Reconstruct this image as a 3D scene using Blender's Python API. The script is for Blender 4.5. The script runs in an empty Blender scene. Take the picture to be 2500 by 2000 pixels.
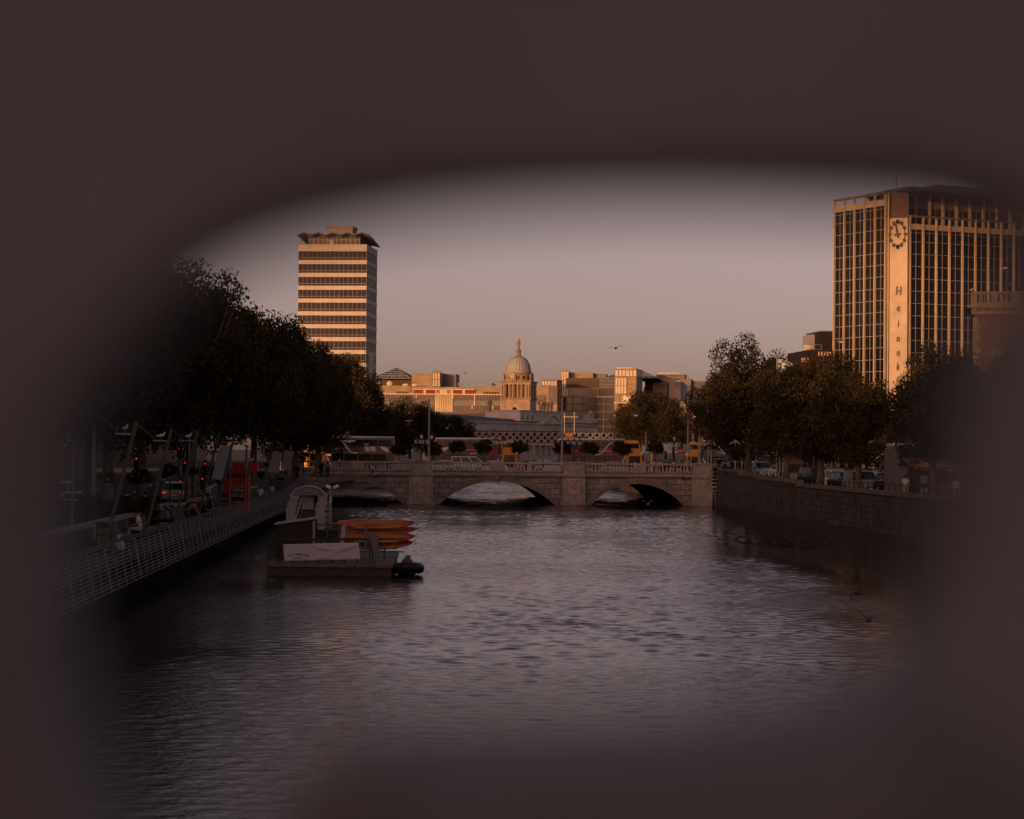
import bpy, bmesh, math, random
import numpy as np
from mathutils import Vector, Matrix
R = math.radians
scene = bpy.context.scene
C = scene.collection
random.seed(5)

# ---------------------------------------------------------------- camera, sky, sun, exposure
F = 5700.0                      # focal length in pixels of the 2500 px wide photograph
CAM = Vector((0.0, 0.0, 6.1))
PITCH = math.atan(102 / F)
ROLL = 0.0085
fw = Vector((0, math.cos(PITCH), math.sin(PITCH)))
r0, u0 = Vector((1, 0, 0)), Vector((0, -math.sin(PITCH), math.cos(PITCH)))
rt = r0 * math.cos(ROLL) + u0 * math.sin(ROLL)
up = u0 * math.cos(ROLL) - r0 * math.sin(ROLL)
cd = bpy.data.cameras.new('camera')
cam = bpy.data.objects.new('camera', cd); C.objects.link(cam)
cam.matrix_world = Matrix(((rt.x, up.x, -fw.x, CAM.x), (rt.y, up.y, -fw.y, CAM.y), (rt.z, up.z, -fw.z, CAM.z), (0, 0, 0, 1)))
cd.sensor_width = 36.0
cd.lens = F / 2500 * 36
cd.clip_start = 0.02
cd.clip_end = 20000
cd.dof.use_dof = True
cd.dof.focus_distance = 300
cd.dof.aperture_fstop = 4.9
scene.camera = cam

SUN_EL, SUN_AZ = 7.0, 38.0      # elevation; how far to the left of straight behind the camera
to_sun = Vector((-math.sin(R(SUN_AZ)), -math.cos(R(SUN_AZ)), math.tan(R(SUN_EL)))).normalized()
sl = bpy.data.lights.new('sun', 'SUN'); sun = bpy.data.objects.new('sun', sl); C.objects.link(sun)
sl.energy = 2.0; sl.angle = R(0.5); sl.color = (1.0, 0.50, 0.18)
sun.rotation_euler = (-to_sun).to_track_quat('-Z', 'Y').to_euler()
W = bpy.data.worlds.new('World'); scene.world = W; W.use_nodes = True
wn = W.node_tree.nodes; wl = W.node_tree.links; wn.clear()
sky = wn.new('ShaderNodeTexSky'); sky.sky_type = 'NISHITA'; sky.sun_disc = False
sky.sun_elevation = R(SUN_EL); sky.sun_rotation = math.atan2(to_sun.x, to_sun.y)
sky.air_density = 0.5; sky.dust_density = 1.8; sky.ozone_density = 1.0
hs = wn.new('ShaderNodeHueSaturation'); hs.inputs['Saturation'].default_value = 0.8
tint = wn.new('ShaderNodeMix'); tint.data_type = 'RGBA'; tint.blend_type = 'MULTIPLY'; tint.inputs[0].default_value = 1.0
tint.inputs[7].default_value = (1.0, 0.565, 0.46, 1)
bg = wn.new('ShaderNodeBackground'); bg.inputs[1].default_value = 0.15
wo = wn.new('ShaderNodeOutputWorld')
wl.new(sky.outputs[0], hs.inputs['Color']); wl.new(hs.outputs[0], tint.inputs[6]); wl.new(tint.outputs[2], bg.inputs[0]); wl.new(bg.outputs[0], wo.inputs[0])
vs = scene.view_settings
vs.view_transform = 'Standard'; vs.look = 'None'; vs.gamma = 1.0; vs.use_curve_mapping = False
vs.exposure = 0.22
scene.cycles.use_denoising = True
scene.cycles.use_adaptive_sampling = False

# ---------------------------------------------------------------- helpers
def at(px, py, Y):
    """the world point that photo pixel (px, py) shows at distance Y along the view"""
    d = fw + rt * ((px - 1250) / F) + up * ((1000 - py) / F)
    return CAM + d * (Y / d.y)
def atz(px, Y, z):
    return Vector((at(px, 1100, Y).x, Y, z))
def riv(a, Y, z=0.0):
    """a point at offset a across the river, Y along it"""
    return Vector((a - 0.0425 * Y, Y, z))
def lz(Y):                      # left quay ground level
    return 1.8 + 1.6 * min(1, max(0, (Y - 200) / 50))
def rz_(Y):                     # right quay ground level
    return 2.75 + 0.75 * min(1, max(0, (Y - 215) / 45))

_mats = {}
def mat(name, col, rough=0.7, var=0.15, scale=1.0, bump=0.0, metal=0.0, spec=0.3, emit=None, stretch=(1, 1, 1), brick=None, dirt=None):
    if name in _mats: return _mats[name]
    m = bpy.data.materials.new(name); m.use_nodes = True
    nt = m.node_tree; n = nt.nodes; l = nt.links
    b = n['Principled BSDF']
    b.inputs['Roughness'].default_value = rough; b.inputs['Metallic'].default_value = metal
    b.inputs['Specular IOR Level'].default_value = spec
    tc = n.new('ShaderNodeTexCoord'); mp = n.new('ShaderNodeMapping'); mp.inputs['Scale'].default_value = stretch
    l.new(tc.outputs['Object'], mp.inputs['Vector'])
    no = n.new('ShaderNodeTexNoise'); no.inputs['Scale'].default_value = scale; no.inputs['Detail'].default_value = 5
    l.new(mp.outputs[0], no.inputs['Vector'])
    rp = n.new('ShaderNodeValToRGB')
    rp.color_ramp.elements[0].position = 0.3; rp.color_ramp.elements[1].position = 0.7
    lo = tuple(max(0, c * (1 - var)) for c in col); hi = tuple(min(1, c * (1 + var)) for c in col)
    if dirt: lo = dirt
    rp.color_ramp.elements[0].color = (*lo, 1); rp.color_ramp.elements[1].color = (*hi, 1)
    l.new(no.outputs['Fac'], rp.inputs[0])
    out = rp.outputs[0]; hgt = no.outputs['Fac']
    if brick:                   # (block width, block height, joint colour)
        br = n.new('ShaderNodeTexBrick'); br.inputs['Scale'].default_value = 1.0
        sx = n.new('ShaderNodeSeparateXYZ'); cx = n.new('ShaderNodeCombineXYZ'); l.new(tc.outputs['Object'], sx.inputs[0])
        ad = n.new('ShaderNodeMath'); ad.operation = 'ADD'; l.new(sx.outputs[0], ad.inputs[0]); l.new(sx.outputs[1], ad.inputs[1])
        l.new(ad.outputs[0], cx.inputs[0]); l.new(sx.outputs[2], cx.inputs[1]); l.new(cx.outputs[0], br.inputs['Vector'])
        br.inputs['Brick Width'].default_value = brick[0]; br.inputs['Row Height'].default_value = brick[1]
        br.inputs['Mortar Size'].default_value = brick[3] if len(brick) > 3 else 0.03
        br.inputs['Mortar'].default_value = (*brick[2], 1)
        l.new(out, br.inputs['Color1'])
        dk = n.new('ShaderNodeMix'); dk.data_type = 'RGBA'; dk.blend_type = 'MULTIPLY'; dk.inputs[0].default_value = 1
        l.new(out, dk.inputs[6]); dk.inputs[7].default_value = (0.72, 0.72, 0.72, 1); l.new(dk.outputs[2], br.inputs['Color2'])
        out = br.outputs['Color']
    l.new(out, b.inputs['Base Color'])
    if bump:
        bp = n.new('ShaderNodeBump'); bp.inputs['Strength'].default_value = bump; bp.inputs['Distance'].default_value = 0.05
        l.new(hgt, bp.inputs['Height']); l.new(bp.outputs[0], b.inputs['Normal'])
    if emit:
        b.inputs['Emission Color'].default_value = (*emit[:3], 1); b.inputs['Emission Strength'].default_value = emit[3]
    _mats[name] = m
    return m

def tag(o, label=None, cat=None, group=None, kind=None):
    if label: o['label'] = label
    if cat: o['category'] = cat
    if group: o['group'] = group
    if kind: o['kind'] = kind
    return o
def thing(name, loc, label, cat, group=None, rz=0.0):
    o = bpy.data.objects.new(name, None); C.objects.link(o)
    o.location = loc; o.rotation_euler = (0, 0, rz); o.empty_display_size = 0.3
    return tag(o, label, cat, group)
def link(name, me, parent=None):
    o = bpy.data.objects.new(name, me); C.objects.link(o)
    if parent: o.parent = parent
    return o
def dup(o, parent=None):
    c = o.copy(); C.objects.link(c); c.parent = parent
    for ch in list(o.children): dup(ch, c)
    return c

class MB:
    """collects shapes (in the parent's own coordinates) and links them as one mesh object"""
    def __init__(s): s.v = []; s.f = []; s.m = []; s.cur = 0; s.sm = []; s.smooth = False
    def slot(s, i): s.cur = i; return s
    def face(s, idx): s.f.append(idx); s.m.append(s.cur); s.sm.append(s.smooth)
    def poly(s, pts):
        b = len(s.v); s.v += [tuple(p) for p in pts]; s.face(list(range(b, b + len(pts)))); return s
    def box(s, c, d, rz=0.0, rx=0.0, ry=0.0):
        b = len(s.v); M = Matrix.Rotation(rz, 3, 'Z') @ Matrix.Rotation(ry, 3, 'Y') @ Matrix.Rotation(rx, 3, 'X'); c = Vector(c)
        for x, y, z in ((-1,-1,-1),(1,-1,-1),(1,1,-1),(-1,1,-1),(-1,-1,1),(1,-1,1),(1,1,1),(-1,1,1)):
            s.v.append(tuple(c + M @ Vector((x * d[0] / 2, y * d[1] / 2, z * d[2] / 2))))
        for q in ((0,3,2,1),(4,5,6,7),(0,1,5,4),(1,2,6,5),(2,3,7,6),(3,0,4,7)): s.face([b + i for i in q])
        return s
    def b2(s, x0, x1, y0, y1, z0, z1): return s.box(((x0+x1)/2, (y0+y1)/2, (z0+z1)/2), (abs(x1-x0), abs(y1-y0), abs(z1-z0)))
    def bar(s, p, q, w, h=None):
        p, q = Vector(p), Vector(q); d = q - p; L = d.length
        if L < 1e-6: return s
        h = h or w; qm = d.to_track_quat('X', 'Z').to_matrix(); c = (p + q) / 2; b = len(s.v)
        for x, y, z in ((-1,-1,-1),(1,-1,-1),(1,1,-1),(-1,1,-1),(-1,-1,1),(1,-1,1),(1,1,1),(-1,1,1)):
            s.v.append(tuple(c + qm @ Vector((x * L / 2, y * w / 2, z * h / 2))))
        for f in ((0,3,2,1),(4,5,6,7),(0,1,5,4),(1,2,6,5),(2,3,7,6),(3,0,4,7)): s.face([b + i for i in f])
        return s
    def prism(s, pts, vec):
        """a flat outline pushed along vec"""
        n = len(pts); b = len(s.v); vec = Vector(vec)
        s.v += [tuple(p) for p in pts] + [tuple(Vector(p) + vec) for p in pts]
        s.face([b + i for i in range(n)][::-1]); s.face([b + n + i for i in range(n)])
        for i in range(n): j = (i + 1) % n; s.face([b + i, b + j, b + n + j, b + n + i])
        return s
    def lathe(s, prof, c=(0, 0, 0), n=16, a0=0.0):
        """rings of (radius, z) about a vertical axis"""
        b = len(s.v); c = Vector(c); k = len(prof)
        for r, z in prof:
            for i in range(n):
                a = a0 + 2 * math.pi * i / n; s.v.append((c.x + r * math.cos(a), c.y + r * math.sin(a), c.z + z))
        for j in range(k - 1):
            for i in range(n):
                i2 = (i + 1) % n; s.face([b + j*n + i, b + j*n + i2, b + (j+1)*n + i2, b + (j+1)*n + i])
        if prof[0][0] > 1e-4: s.face([b + i for i in range(n)][::-1])
        if prof[-1][0] > 1e-4: s.face([b + (k-1)*n + i for i in range(n)])
        return s
    def tube(s, pts, rad, n=8, ell=None):
        """a tapering tube along points; rad is a number or a list; ell squashes it"""
        pts = [Vector(p) for p in pts]; k = len(pts)
        if not isinstance(rad, (list, tuple)): rad = [rad] * k
        b = len(s.v); prev = None
        for j, p in enumerate(pts):
            t = (pts[min(j+1, k-1)] - pts[max(j-1, 0)])
            t = t.normalized() if t.length > 1e-9 else Vector((0, 0, 1))
            ref = Vector((0, 0, 1)) if abs(t.z) < 0.9 else Vector((0, 1, 0))
            x = t.cross(ref).normalized(); y = x.cross(t).normalized()
            e = ell or (1, 1)
            for i in range(n):
                a = 2 * math.pi * i / n; s.v.append(tuple(p + x * (rad[j] * e[0] * math.cos(a)) + y * (rad[j] * e[1] * math.sin(a))))
        for j in range(k - 1):
            for i in range(n):
                i2 = (i + 1) % n; s.face([b + j*n + i2, b + j*n + i, b + (j+1)*n + i, b + (j+1)*n + i2])
        s.face([b + i for i in range(n)]); s.face([b + (k-1)*n + i for i in range(n)][::-1])
        return s
    def ball(s, c, r, n=10, m=7):
        r = r if isinstance(r, (tuple, list)) else (r, r, r); b = len(s.v); c = Vector(c)
        for j in range(m + 1):
            t = math.pi * j / m
            for i in range(n):
                a = 2 * math.pi * i / n
                s.v.append((c.x + r[0]*math.sin(t)*math.cos(a), c.y + r[1]*math.sin(t)*math.sin(a), c.z - r[2]*math.cos(t)))
        for j in range(m):
            for i in range(n):
                i2 = (i + 1) % n; s.face([b + j*n + i, b + j*n + i2, b + (j+1)*n + i2, b + (j+1)*n + i])
        return s
    def mesh(s, name, mats):
        me = bpy.data.meshes.new(name); me.from_pydata(s.v, [], s.f)
        for m in (mats if isinstance(mats, (list, tuple)) else [mats]): me.materials.append(m)
        me.polygons.foreach_set('material_index', s.m); me.polygons.foreach_set('use_smooth', s.sm); me.update()
        return me
    def build(s, name, mats, parent=None, bevel=0):
        o = link(name, s.mesh(name, mats), parent)
        if bevel:
            bm = bmesh.new(); bm.from_mesh(o.data)
            bmesh.ops.remove_doubles(bm, verts=bm.verts, dist=1e-5)
            bmesh.ops.bevel(bm, geom=[e for e in bm.edges if len(e.link_faces) == 2 and e.calc_face_angle(0) > 0.6], offset=bevel, segments=2, affect='EDGES', profile=0.6)
            bm.to_mesh(o.data); bm.free()
        return o
def text(name, body, size, m, parent, loc, rot=(0, 0, 0), ext=0.01, align='CENTER', sx=1.0, shear=0.0):
    cu = bpy.data.curves.new(name, 'FONT'); cu.body = body; cu.size = size; cu.extrude = ext; cu.align_x = align; cu.align_y = 'CENTER'; cu.shear = shear
    cu.resolution_u = 3
    t = bpy.data.objects.new('tmp', cu); C.objects.link(t)
    me = bpy.data.meshes.new_from_object(t.evaluated_get(bpy.context.evaluated_depsgraph_get())); me.name = name
    bpy.data.objects.remove(t)
    me.materials.clear(); me.materials.append(m)
    o = link(name, me, parent); o.location = loc; o.rotation_euler = rot; o.scale = (sx, 1, 1)
    return o

# ---------------------------------------------------------------- shared materials
M_glass = mat('dark window glass', (0.012, 0.012, 0.014), 0.06, 0.2, spec=0.8)
M_black = mat('black paint', (0.012, 0.012, 0.013), 0.45, 0.2)
M_iron = mat('dark iron', (0.03, 0.03, 0.032), 0.5, 0.25, 2)
M_steel = mat('galvanised steel', (0.36, 0.35, 0.34), 0.45, 0.12, 3, metal=0.3)
M_white = mat('white paint', (0.72, 0.71, 0.69), 0.5, 0.06)
M_granite = mat('granite', (0.36, 0.325, 0.295), 0.85, 0.3, 0.7, bump=0.3, brick=(1.1, 0.62, (0.06, 0.05, 0.045), 0.035))
M_stone = mat('weathered stone', (0.38, 0.345, 0.315), 0.85, 0.28, 1.2, bump=0.2)
M_quay = mat('quay stone', (0.082, 0.07, 0.055), 0.9, 0.5, 0.9, bump=0.5, brick=(1.3, 0.45, (0.02, 0.018, 0.015), 0.03))
M_wet = mat('wet algae stone', (0.03, 0.032, 0.02), 0.7, 0.4, 1.5, bump=0.4)
M_asphalt = mat('asphalt', (0.04, 0.038, 0.037), 0.95, 0.2, 3, spec=0.05)
M_pave = mat('paving', (0.06, 0.056, 0.053), 0.95, 0.2, 2, brick=(0.6, 0.6, (0.08, 0.08, 0.075), 0.02))
M_rubber = mat('rubber', (0.012, 0.012, 0.012), 0.8, 0.2)
M_red = mat('lit red lamp', (0.3, 0.01, 0.01), 0.4, 0.05, emit=(1.0, 0.03, 0.03, 0.38))
M_head = mat('lit headlamp', (0.8, 0.75, 0.6), 0.3, 0.05, emit=(1.0, 0.78, 0.45, 3.0))
M_wood = mat('dark timber', (0.055, 0.042, 0.032), 0.75, 0.35, 4, stretch=(1, 1, 6))
# ---------------------------------------------------------------- ground, river, quay walls
LW, RW = -13.4, 33.8            # river edges (offsets across the river)
g = MB()
Ys = [-400, 0, 100, 200, 210, 220, 230, 240, 250, 262, 320, 520]
for sgn, a0, hz in ((-1, LW, lz), (1, RW, rz_)):
    for y0, y1 in zip(Ys, Ys[1:]):
        p = [riv(a0, y0, hz(y0)), riv(a0 + sgn * 900, y0, hz(y0)), riv(a0 + sgn * 900, y1, hz(y1)), riv(a0, y1, hz(y1))]
        g.poly(p if sgn < 0 else p[::-1])
e = riv(0, 520)
g.poly([(e.x - 6000, 520, 3.45), (e.x + 6000, 520, 3.45), (6000, 9000, 3.45), (-6000, 9000, 3.45)])
tag(g.build('ground', M_pave), kind='structure')
# roads: sheets just above the ground
r = MB()
for sgn, a0, a1, hz in ((-1, -19.0, -31.0, lz), (1, 40.5, 52, rz_)):
    for y0, y1 in zip(Ys, Ys[1:]):
        if y0 < 0: continue
        p = [riv(a0, y0, hz(y0) + 0.006), riv(a1, y0, hz(y0) + 0.006), riv(a1, y1, hz(y1) + 0.006), riv(a0, y1, hz(y1) + 0.006)]
        r.poly(p if sgn < 0 else p[::-1])
tag(r.build('road', M_asphalt), kind='structure')
k = MB()
for sgn, a0, hz in ((-1, -18.9, lz), (1, 40.4, rz_)):
    for y0, y1 in zip(Ys, Ys[1:]):
        if y0 < 0: continue
        k.bar(riv(a0, y0, hz(y0) + 0.06), riv(a0, y1, hz(y1) + 0.06), 0.2, 0.13)
tag(k.build('kerb', M_stone), kind='structure')
lm = MB()
for i in range(40):
    y = 60 + i * 6
    lm.poly([riv(-25.1, y, lz(y) + 0.012), riv(-24.95, y, lz(y) + 0.012), riv(-24.95, y + 2.5, lz(y + 2.5) + 0.012), riv(-25.1, y + 2.5, lz(y + 2.5) + 0.012)][::-1])
    lm.poly([riv(46.1, y, rz_(y) + 0.012), riv(46.25, y, rz_(y) + 0.012), riv(46.25, y + 2.5, rz_(y + 2.5) + 0.012), riv(46.1, y + 2.5, rz_(y + 2.5) + 0.012)])
tag(lm.build('road_marking', M_white), kind='structure')

# water: a sheet with fine wind ripples, calmer and rougher patches, and long low wakes
wm = bpy.data.materials.new('river water'); wm.use_nodes = True
nt = wm.node_tree; n = nt.nodes; l = nt.links; b = n['Principled BSDF']
b.inputs['Base Color'].default_value = (0.018, 0.017, 0.018, 1); b.inputs['Roughness'].default_value = 0.07
b.inputs['IOR'].default_value = 1.33; b.inputs['Specular IOR Level'].default_value = 0.2
tc = n.new('ShaderNodeTexCoord')
def noise(scale, st, detail, rough=0.55, dist=0.0):
    mp = n.new('ShaderNodeMapping'); mp.inputs['Scale'].default_value = st; mp.inputs['Rotation'].default_value = (0, 0, R(8))
    no = n.new('ShaderNodeTexNoise'); no.inputs['Scale'].default_value = scale; no.inputs['Detail'].default_value = detail
    no.inputs['Roughness'].default_value = rough; no.inputs['Distortion'].default_value = dist
    l.new(tc.outputs['Object'], mp.inputs[0]); l.new(mp.outputs[0], no.inputs['Vector']); return no.outputs['Fac']
def mth(op, a, c):
    q = n.new('ShaderNodeMath'); q.operation = op
    for i, v in ((0, a), (1, c)):
        if isinstance(v, (int, float)): q.inputs[i].default_value = v
        else: l.new(v, q.inputs[i])
    return q.outputs[0]
rip = noise(3.2, (0.85, 1.0, 1), 4, 0.6, 0.4)
mid = noise(0.8, (0.8, 1.0, 1), 3, 0.6, 0.5)
swell = noise(0.28, (0.75, 1.0, 1), 2)
patch = noise(0.035, (0.6, 1.0, 1), 3, 0.5, 0.8)
pr = n.new('ShaderNodeMapRange'); pr.inputs[1].default_value = 0.38; pr.inputs[2].default_value = 0.62; pr.inputs[3].default_value = 0.3; pr.inputs[4].default_value = 1.2
l.new(patch, pr.inputs[0])
sx = n.new('ShaderNodeSeparateXYZ'); l.new(tc.outputs['Object'], sx.inputs[0])
def ramp01(v, a, c):
    q = n.new('ShaderNodeMapRange'); q.interpolation_type = 'SMOOTHSTEP'; l.new(v, q.inputs[0]); q.inputs[1].default_value = a; q.inputs[2].default_value = c; return q.outputs[0]
off = mth('ADD', sx.outputs[0], mth('MULTIPLY', sx.outputs[1], 0.0425))
calm = mth('MULTIPLY', mth('MULTIPLY', ramp01(off, 17, 24), ramp01(sx.outputs[1], 66, 100)), mth('SUBTRACT', 1.0, ramp01(sx.outputs[1], 170, 205)))
farw = mth('ADD', 1.0, mth('MULTIPLY', ramp01(sx.outputs[1], 256, 268), 2.2))
hgt = mth('MULTIPLY', mth('ADD', rip, mth('MULTIPLY', mid, mth('MULTIPLY', ramp01(sx.outputs[1], 256, 268), 1.6))), mth('MULTIPLY', mth('MULTIPLY', mth('MULTIPLY', pr.outputs[0], farw), 0.03), mth('SUBTRACT', 1.0, mth('MULTIPLY', calm, 0.97))))
bp = n.new('ShaderNodeBump'); bp.inputs['Strength'].default_value = 1.0; bp.inputs['Distance'].default_value = 1.0
l.new(hgt, bp.inputs['Height']); l.new(bp.outputs[0], b.inputs['Normal'])
# real waves: a fine sheet displaced by many small crossing wave trains, choppier and calmer in patches
def wave_sheet():
    rg = np.random.default_rng(4)
    ys = np.concatenate([[-300.0, -60.0], np.arange(26, 140, 0.15), np.arange(140, 266, 0.25), np.arange(266, 470, 0.4), [500.0, 531.0]])
    aa = np.linspace(LW - 0.5, RW + 0.5, 290)
    Yg, Ag = np.meshgrid(ys, aa, indexing='ij'); Xg = Ag - 0.0425 * Yg
    def low(scale, seed):
        r_ = np.random.default_rng(seed); o_ = 0
        for q in range(7):
            k_ = 2 * np.pi / (scale * r_.uniform(.5, 1.6)); th = r_.uniform(0, np.pi); o_ = o_ + np.sin(k_ * (Xg * np.cos(th) * 1.6 + Yg * np.sin(th) * .6) + r_.uniform(0, 7))
        return o_ / 3.5
    gust = np.clip(0.75 + 0.45 * low(38, 1) + 0.2 * low(12, 2), .3, 1.45)
    sm = lambda v, a, c: (lambda t_: t_ * t_ * (3 - 2 * t_))(np.clip((v - a) / (c - a), 0, 1))
    wob = 2.2 * low(30, 3)
    calm = sm(Ag + wob, 17, 24) * sm(Yg, 66, 100) * (1 - sm(Yg, 185, 215))
    wake = 1 - sm(((Ag + wob * .6 - 25) / 5.5) ** 2 + ((Yg - 178) / 30) ** 2, .8, 1.1)
    lee = (1 - sm(Ag + wob, -9, 1)) * sm(Yg, 26, 40) * (1 - sm(Yg, 150, 190))
    amp = gust * (1 - .97 * calm) * (1 - .72 * lee) + .8 * wake * calm
    H = np.zeros_like(Xg)
    for q in range(64):
        lam = .42 * (1.1 / .42) ** rg.random(); th = rg.normal(0, .7) + np.pi / 2; k_ = 2 * np.pi / lam
        sl_ = rg.uniform(.5, 1.3) * .0165; ph = k_ * (Xg * np.cos(th) + Yg * np.sin(th)) + rg.uniform(0, 7)
        H += sl_ / k_ * np.sin(ph + .6 * np.sin(ph * .31 + Xg * .21 + 1))
    H *= amp * np.where((Yg > 25) & (Yg < 265), 1, 0)
    far = np.where((Yg >= 262) & (Yg < 470), 1, 0)
    for q in range(30):
        lam = 1.7 * (4.2 / 1.7) ** rg.random(); th = rg.normal(0, .8) + np.pi / 2; k_ = 2 * np.pi / lam
        H += far * rg.uniform(.5, 1.3) * .024 / k_ * np.sin(k_ * (Xg * np.cos(th) + Yg * np.sin(th)) + rg.uniform(0, 7) + .8 * np.sin(Xg * .3 + q))
    ny, nx = Xg.shape; v = np.stack([Xg, Yg, H], -1).reshape(-1, 3).astype('f4')
    idx = np.arange(ny * nx).reshape(ny, nx); q = np.stack([idx[:-1, :-1], idx[:-1, 1:], idx[1:, 1:], idx[1:, :-1]], -1).reshape(-1, 4).astype('i4'); nf = len(q)
    me = bpy.data.meshes.new('water'); me.vertices.add(len(v)); me.vertices.foreach_set('co', v.ravel()); me.loops.add(nf * 4); me.loops.foreach_set('vertex_index', q.ravel()); me.polygons.add(nf); me.polygons.foreach_set('loop_start', np.arange(0, nf * 4, 4, dtype='i4')); me.polygons.foreach_set('use_smooth', np.ones(nf, dtype=bool)); me.materials.append(wm); me.update(calc_edges=True)
    return me
tag(link('water', wave_sheet()), kind='structure')


# right quay wall: battered masonry, stepped coping rising to the bridge, river stair by the abutment
prof = [(-300, 3.3), (100, 3.42), (205, 3.52), (205.1, 3.8), (228, 3.85), (228.1, 4.05), (241, 4.1), (241.1, 4.38), (257.2, 4.45)]
def quay_wall(name, a, sgn, prof, label, batter=0.5, thick=0.8, wall_m=M_quay):
    t = thing(name, riv(a, 0, 0), label, 'quay wall')
    O = t.location
    fc = MB()
    for (y0, z0), (y1, z1) in zip(prof, prof[1:]):
        n_ = max(1, int((y1 - y0) / 30))
        for i in range(n_):
            ya, yb = y0 + (y1 - y0) * i / n_, y0 + (y1 - y0) * (i + 1) / n_
            za, zb = z0 + (z1 - z0) * i / n_, z0 + (z1 - z0) * (i + 1) / n_
            q = [riv(a, ya, -1.5) - O, riv(a, yb, -1.5) - O, riv(a + sgn * batter, yb, zb - 0.3) - O, riv(a + sgn * batter, ya, za - 0.3) - O]
            fc.poly(q if sgn > 0 else q[::-1])
    fc.build('wall_face', wall_m, t)
    cp = MB()
    for (y0, z0), (y1, z1) in zip(prof, prof[1:]):
        if y1 - y0 < 1: continue
        q0, q1 = riv(a + sgn * (batter + thick / 2 - 0.12), y0, z0 - 0.15) - O, riv(a + sgn * (batter + thick / 2 - 0.12), y1, z1 - 0.15) - O
        cp.bar(q0, q1, thick, 0.3)
        cp.bar(q0 + Vector((sgn * 0.12, 0, -0.95)), q1 + Vector((sgn * 0.12, 0, -0.95)), thick - 0.14, 1.58)
    cp.build('coping', mat('coping stone', (0.17, 0.145, 0.12), 0.85, 0.3, 1.5, bump=0.3, brick=(1.6, 3.0, (0.05, 0.045, 0.04), 0.02)), t)
    wb = MB()
    q = [riv(a - sgn * 0.02, -300, -1.5) - O, riv(a - sgn * 0.02, prof[-1][0], -1.5) - O, riv(a - sgn * 0.02 + sgn * batter * 0.36, prof[-1][0], 0.45) - O, riv(a - sgn * 0.02 + sgn * batter * 0.36, -300, 0.35) - O]
    wb.poly(q if sgn > 0 else q[::-1])
    wb.build('tide_band', M_wet, t)
    return t
rw = quay_wall('quay_wall', RW - 0.55, 1, prof, 'long battered stone quay wall below the street railings, stepping up towards the stone bridge')
O = rw.location
st = MB()                       # stair recess with treads between the wall end and the bridge
st.poly([riv(RW - 0.55, 257.2, -1.5) - O, riv(RW + 1.2, 257.2, -1.5) - O, riv(RW + 1.2, 257.2, 4.45) - O, riv(RW - 0.1, 257.2, 4.45) - O][::-1])
st.poly([riv(RW + 1.0, 257, -1.5) - O, riv(RW + 1.0, 266, -1.5) - O, riv(RW + 1.0, 266, 4.3) - O, riv(RW + 1.0, 257, 4.3) - O])
st.build('stair_recess', M_quay, rw)
s2 = MB()
for i in range(10): s2.box(riv(RW + 0.4, 258.6 + i * 0.55, 0.2 + i * 0.42) - O, (1.3, 0.55, 0.16))
s2.build('steps', M_stone, rw)
lw = quay_wall('quay_wall', LW + 0.3, -1, [(-300, 1.78), (200, 1.78), (250, 3.3), (267, 3.35)], 'dark stone quay wall in the shadow under the timber boardwalk', 0.25)

for sg, a in ((-1, LW + .3), (1, RW - .55)):     # banks beyond the bridge
    t = thing('quay_wall', riv(a, 316, 0), 'far quay wall beyond the bridge on the ' + ('custom house side, under dark trees' if sg < 0 else 'side of the clock building'), 'quay wall'); O3 = t.location
    b_ = MB(); b_.bar(riv(a + sg * .4, 314, 1.4) - O3, riv(a + sg * .4, 531, 1.4) - O3, .8, 6.0); b_.build('wall_face', M_quay, t)
    b_ = MB(); b_.bar(riv(a + sg * .4, 314, 4.46) - O3, riv(a + sg * .4, 531, 4.46) - O3, .95, .12); b_.build('coping', M_stone, t)
t = thing('quay_wall', riv(10, 531, 0), 'low quay wall closing the river far beyond the arches', 'quay wall'); MB().b2(-40, 40, 0, 1, -2, 3.6).build('wall_face', M_wet, t); MB().b2(-40, 40, -.1, 1.1, 3.6, 3.8).build('coping', M_stone, t)
# low railing along the right quay wall top
def railing(a, y0, y1, label):
    t = thing('quay_railing', riv(a, y0, 0), label, 'railing', 'railings along the right quay')
    O = t.location
    ra, po = MB(), []
    zt = lambda y: max(z for (yy, z) in prof if yy <= y + 0.01)
    ra.bar(riv(a, y0, zt(y0) + 0.52) - O, riv(a, y1, zt(y1 - 1) + 0.52) - O, 0.05, 0.05)
    ra.build('top_rail', M_iron, t)
    nn = int((y1 - y0) / 1.9)
    me = MB().b2(-0.035, 0.035, -0.035, 0.035, -0.02, 0.6).mesh('post', M_iron)
    for i in range(nn + 1):
        y = y0 + (y1 - y0) * i / nn; p = link('post', me, t); p.location = riv(a, y, zt(min(y, y1 - 1))) - O
    return t
railing(RW + 0.5, 128, 166, 'low black railing on the quay wall beside the bus shelter')
railing(RW + 0.5, 166, 204.5, 'low black railing on the quay wall in front of the waiting cars')
railing(RW + 0.5, 206, 227.5, 'low black railing on the first step of the quay wall coping')
railing(RW + 0.5, 229, 240.5, 'short black railing beside the tree on the upper step of the quay wall')
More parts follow.
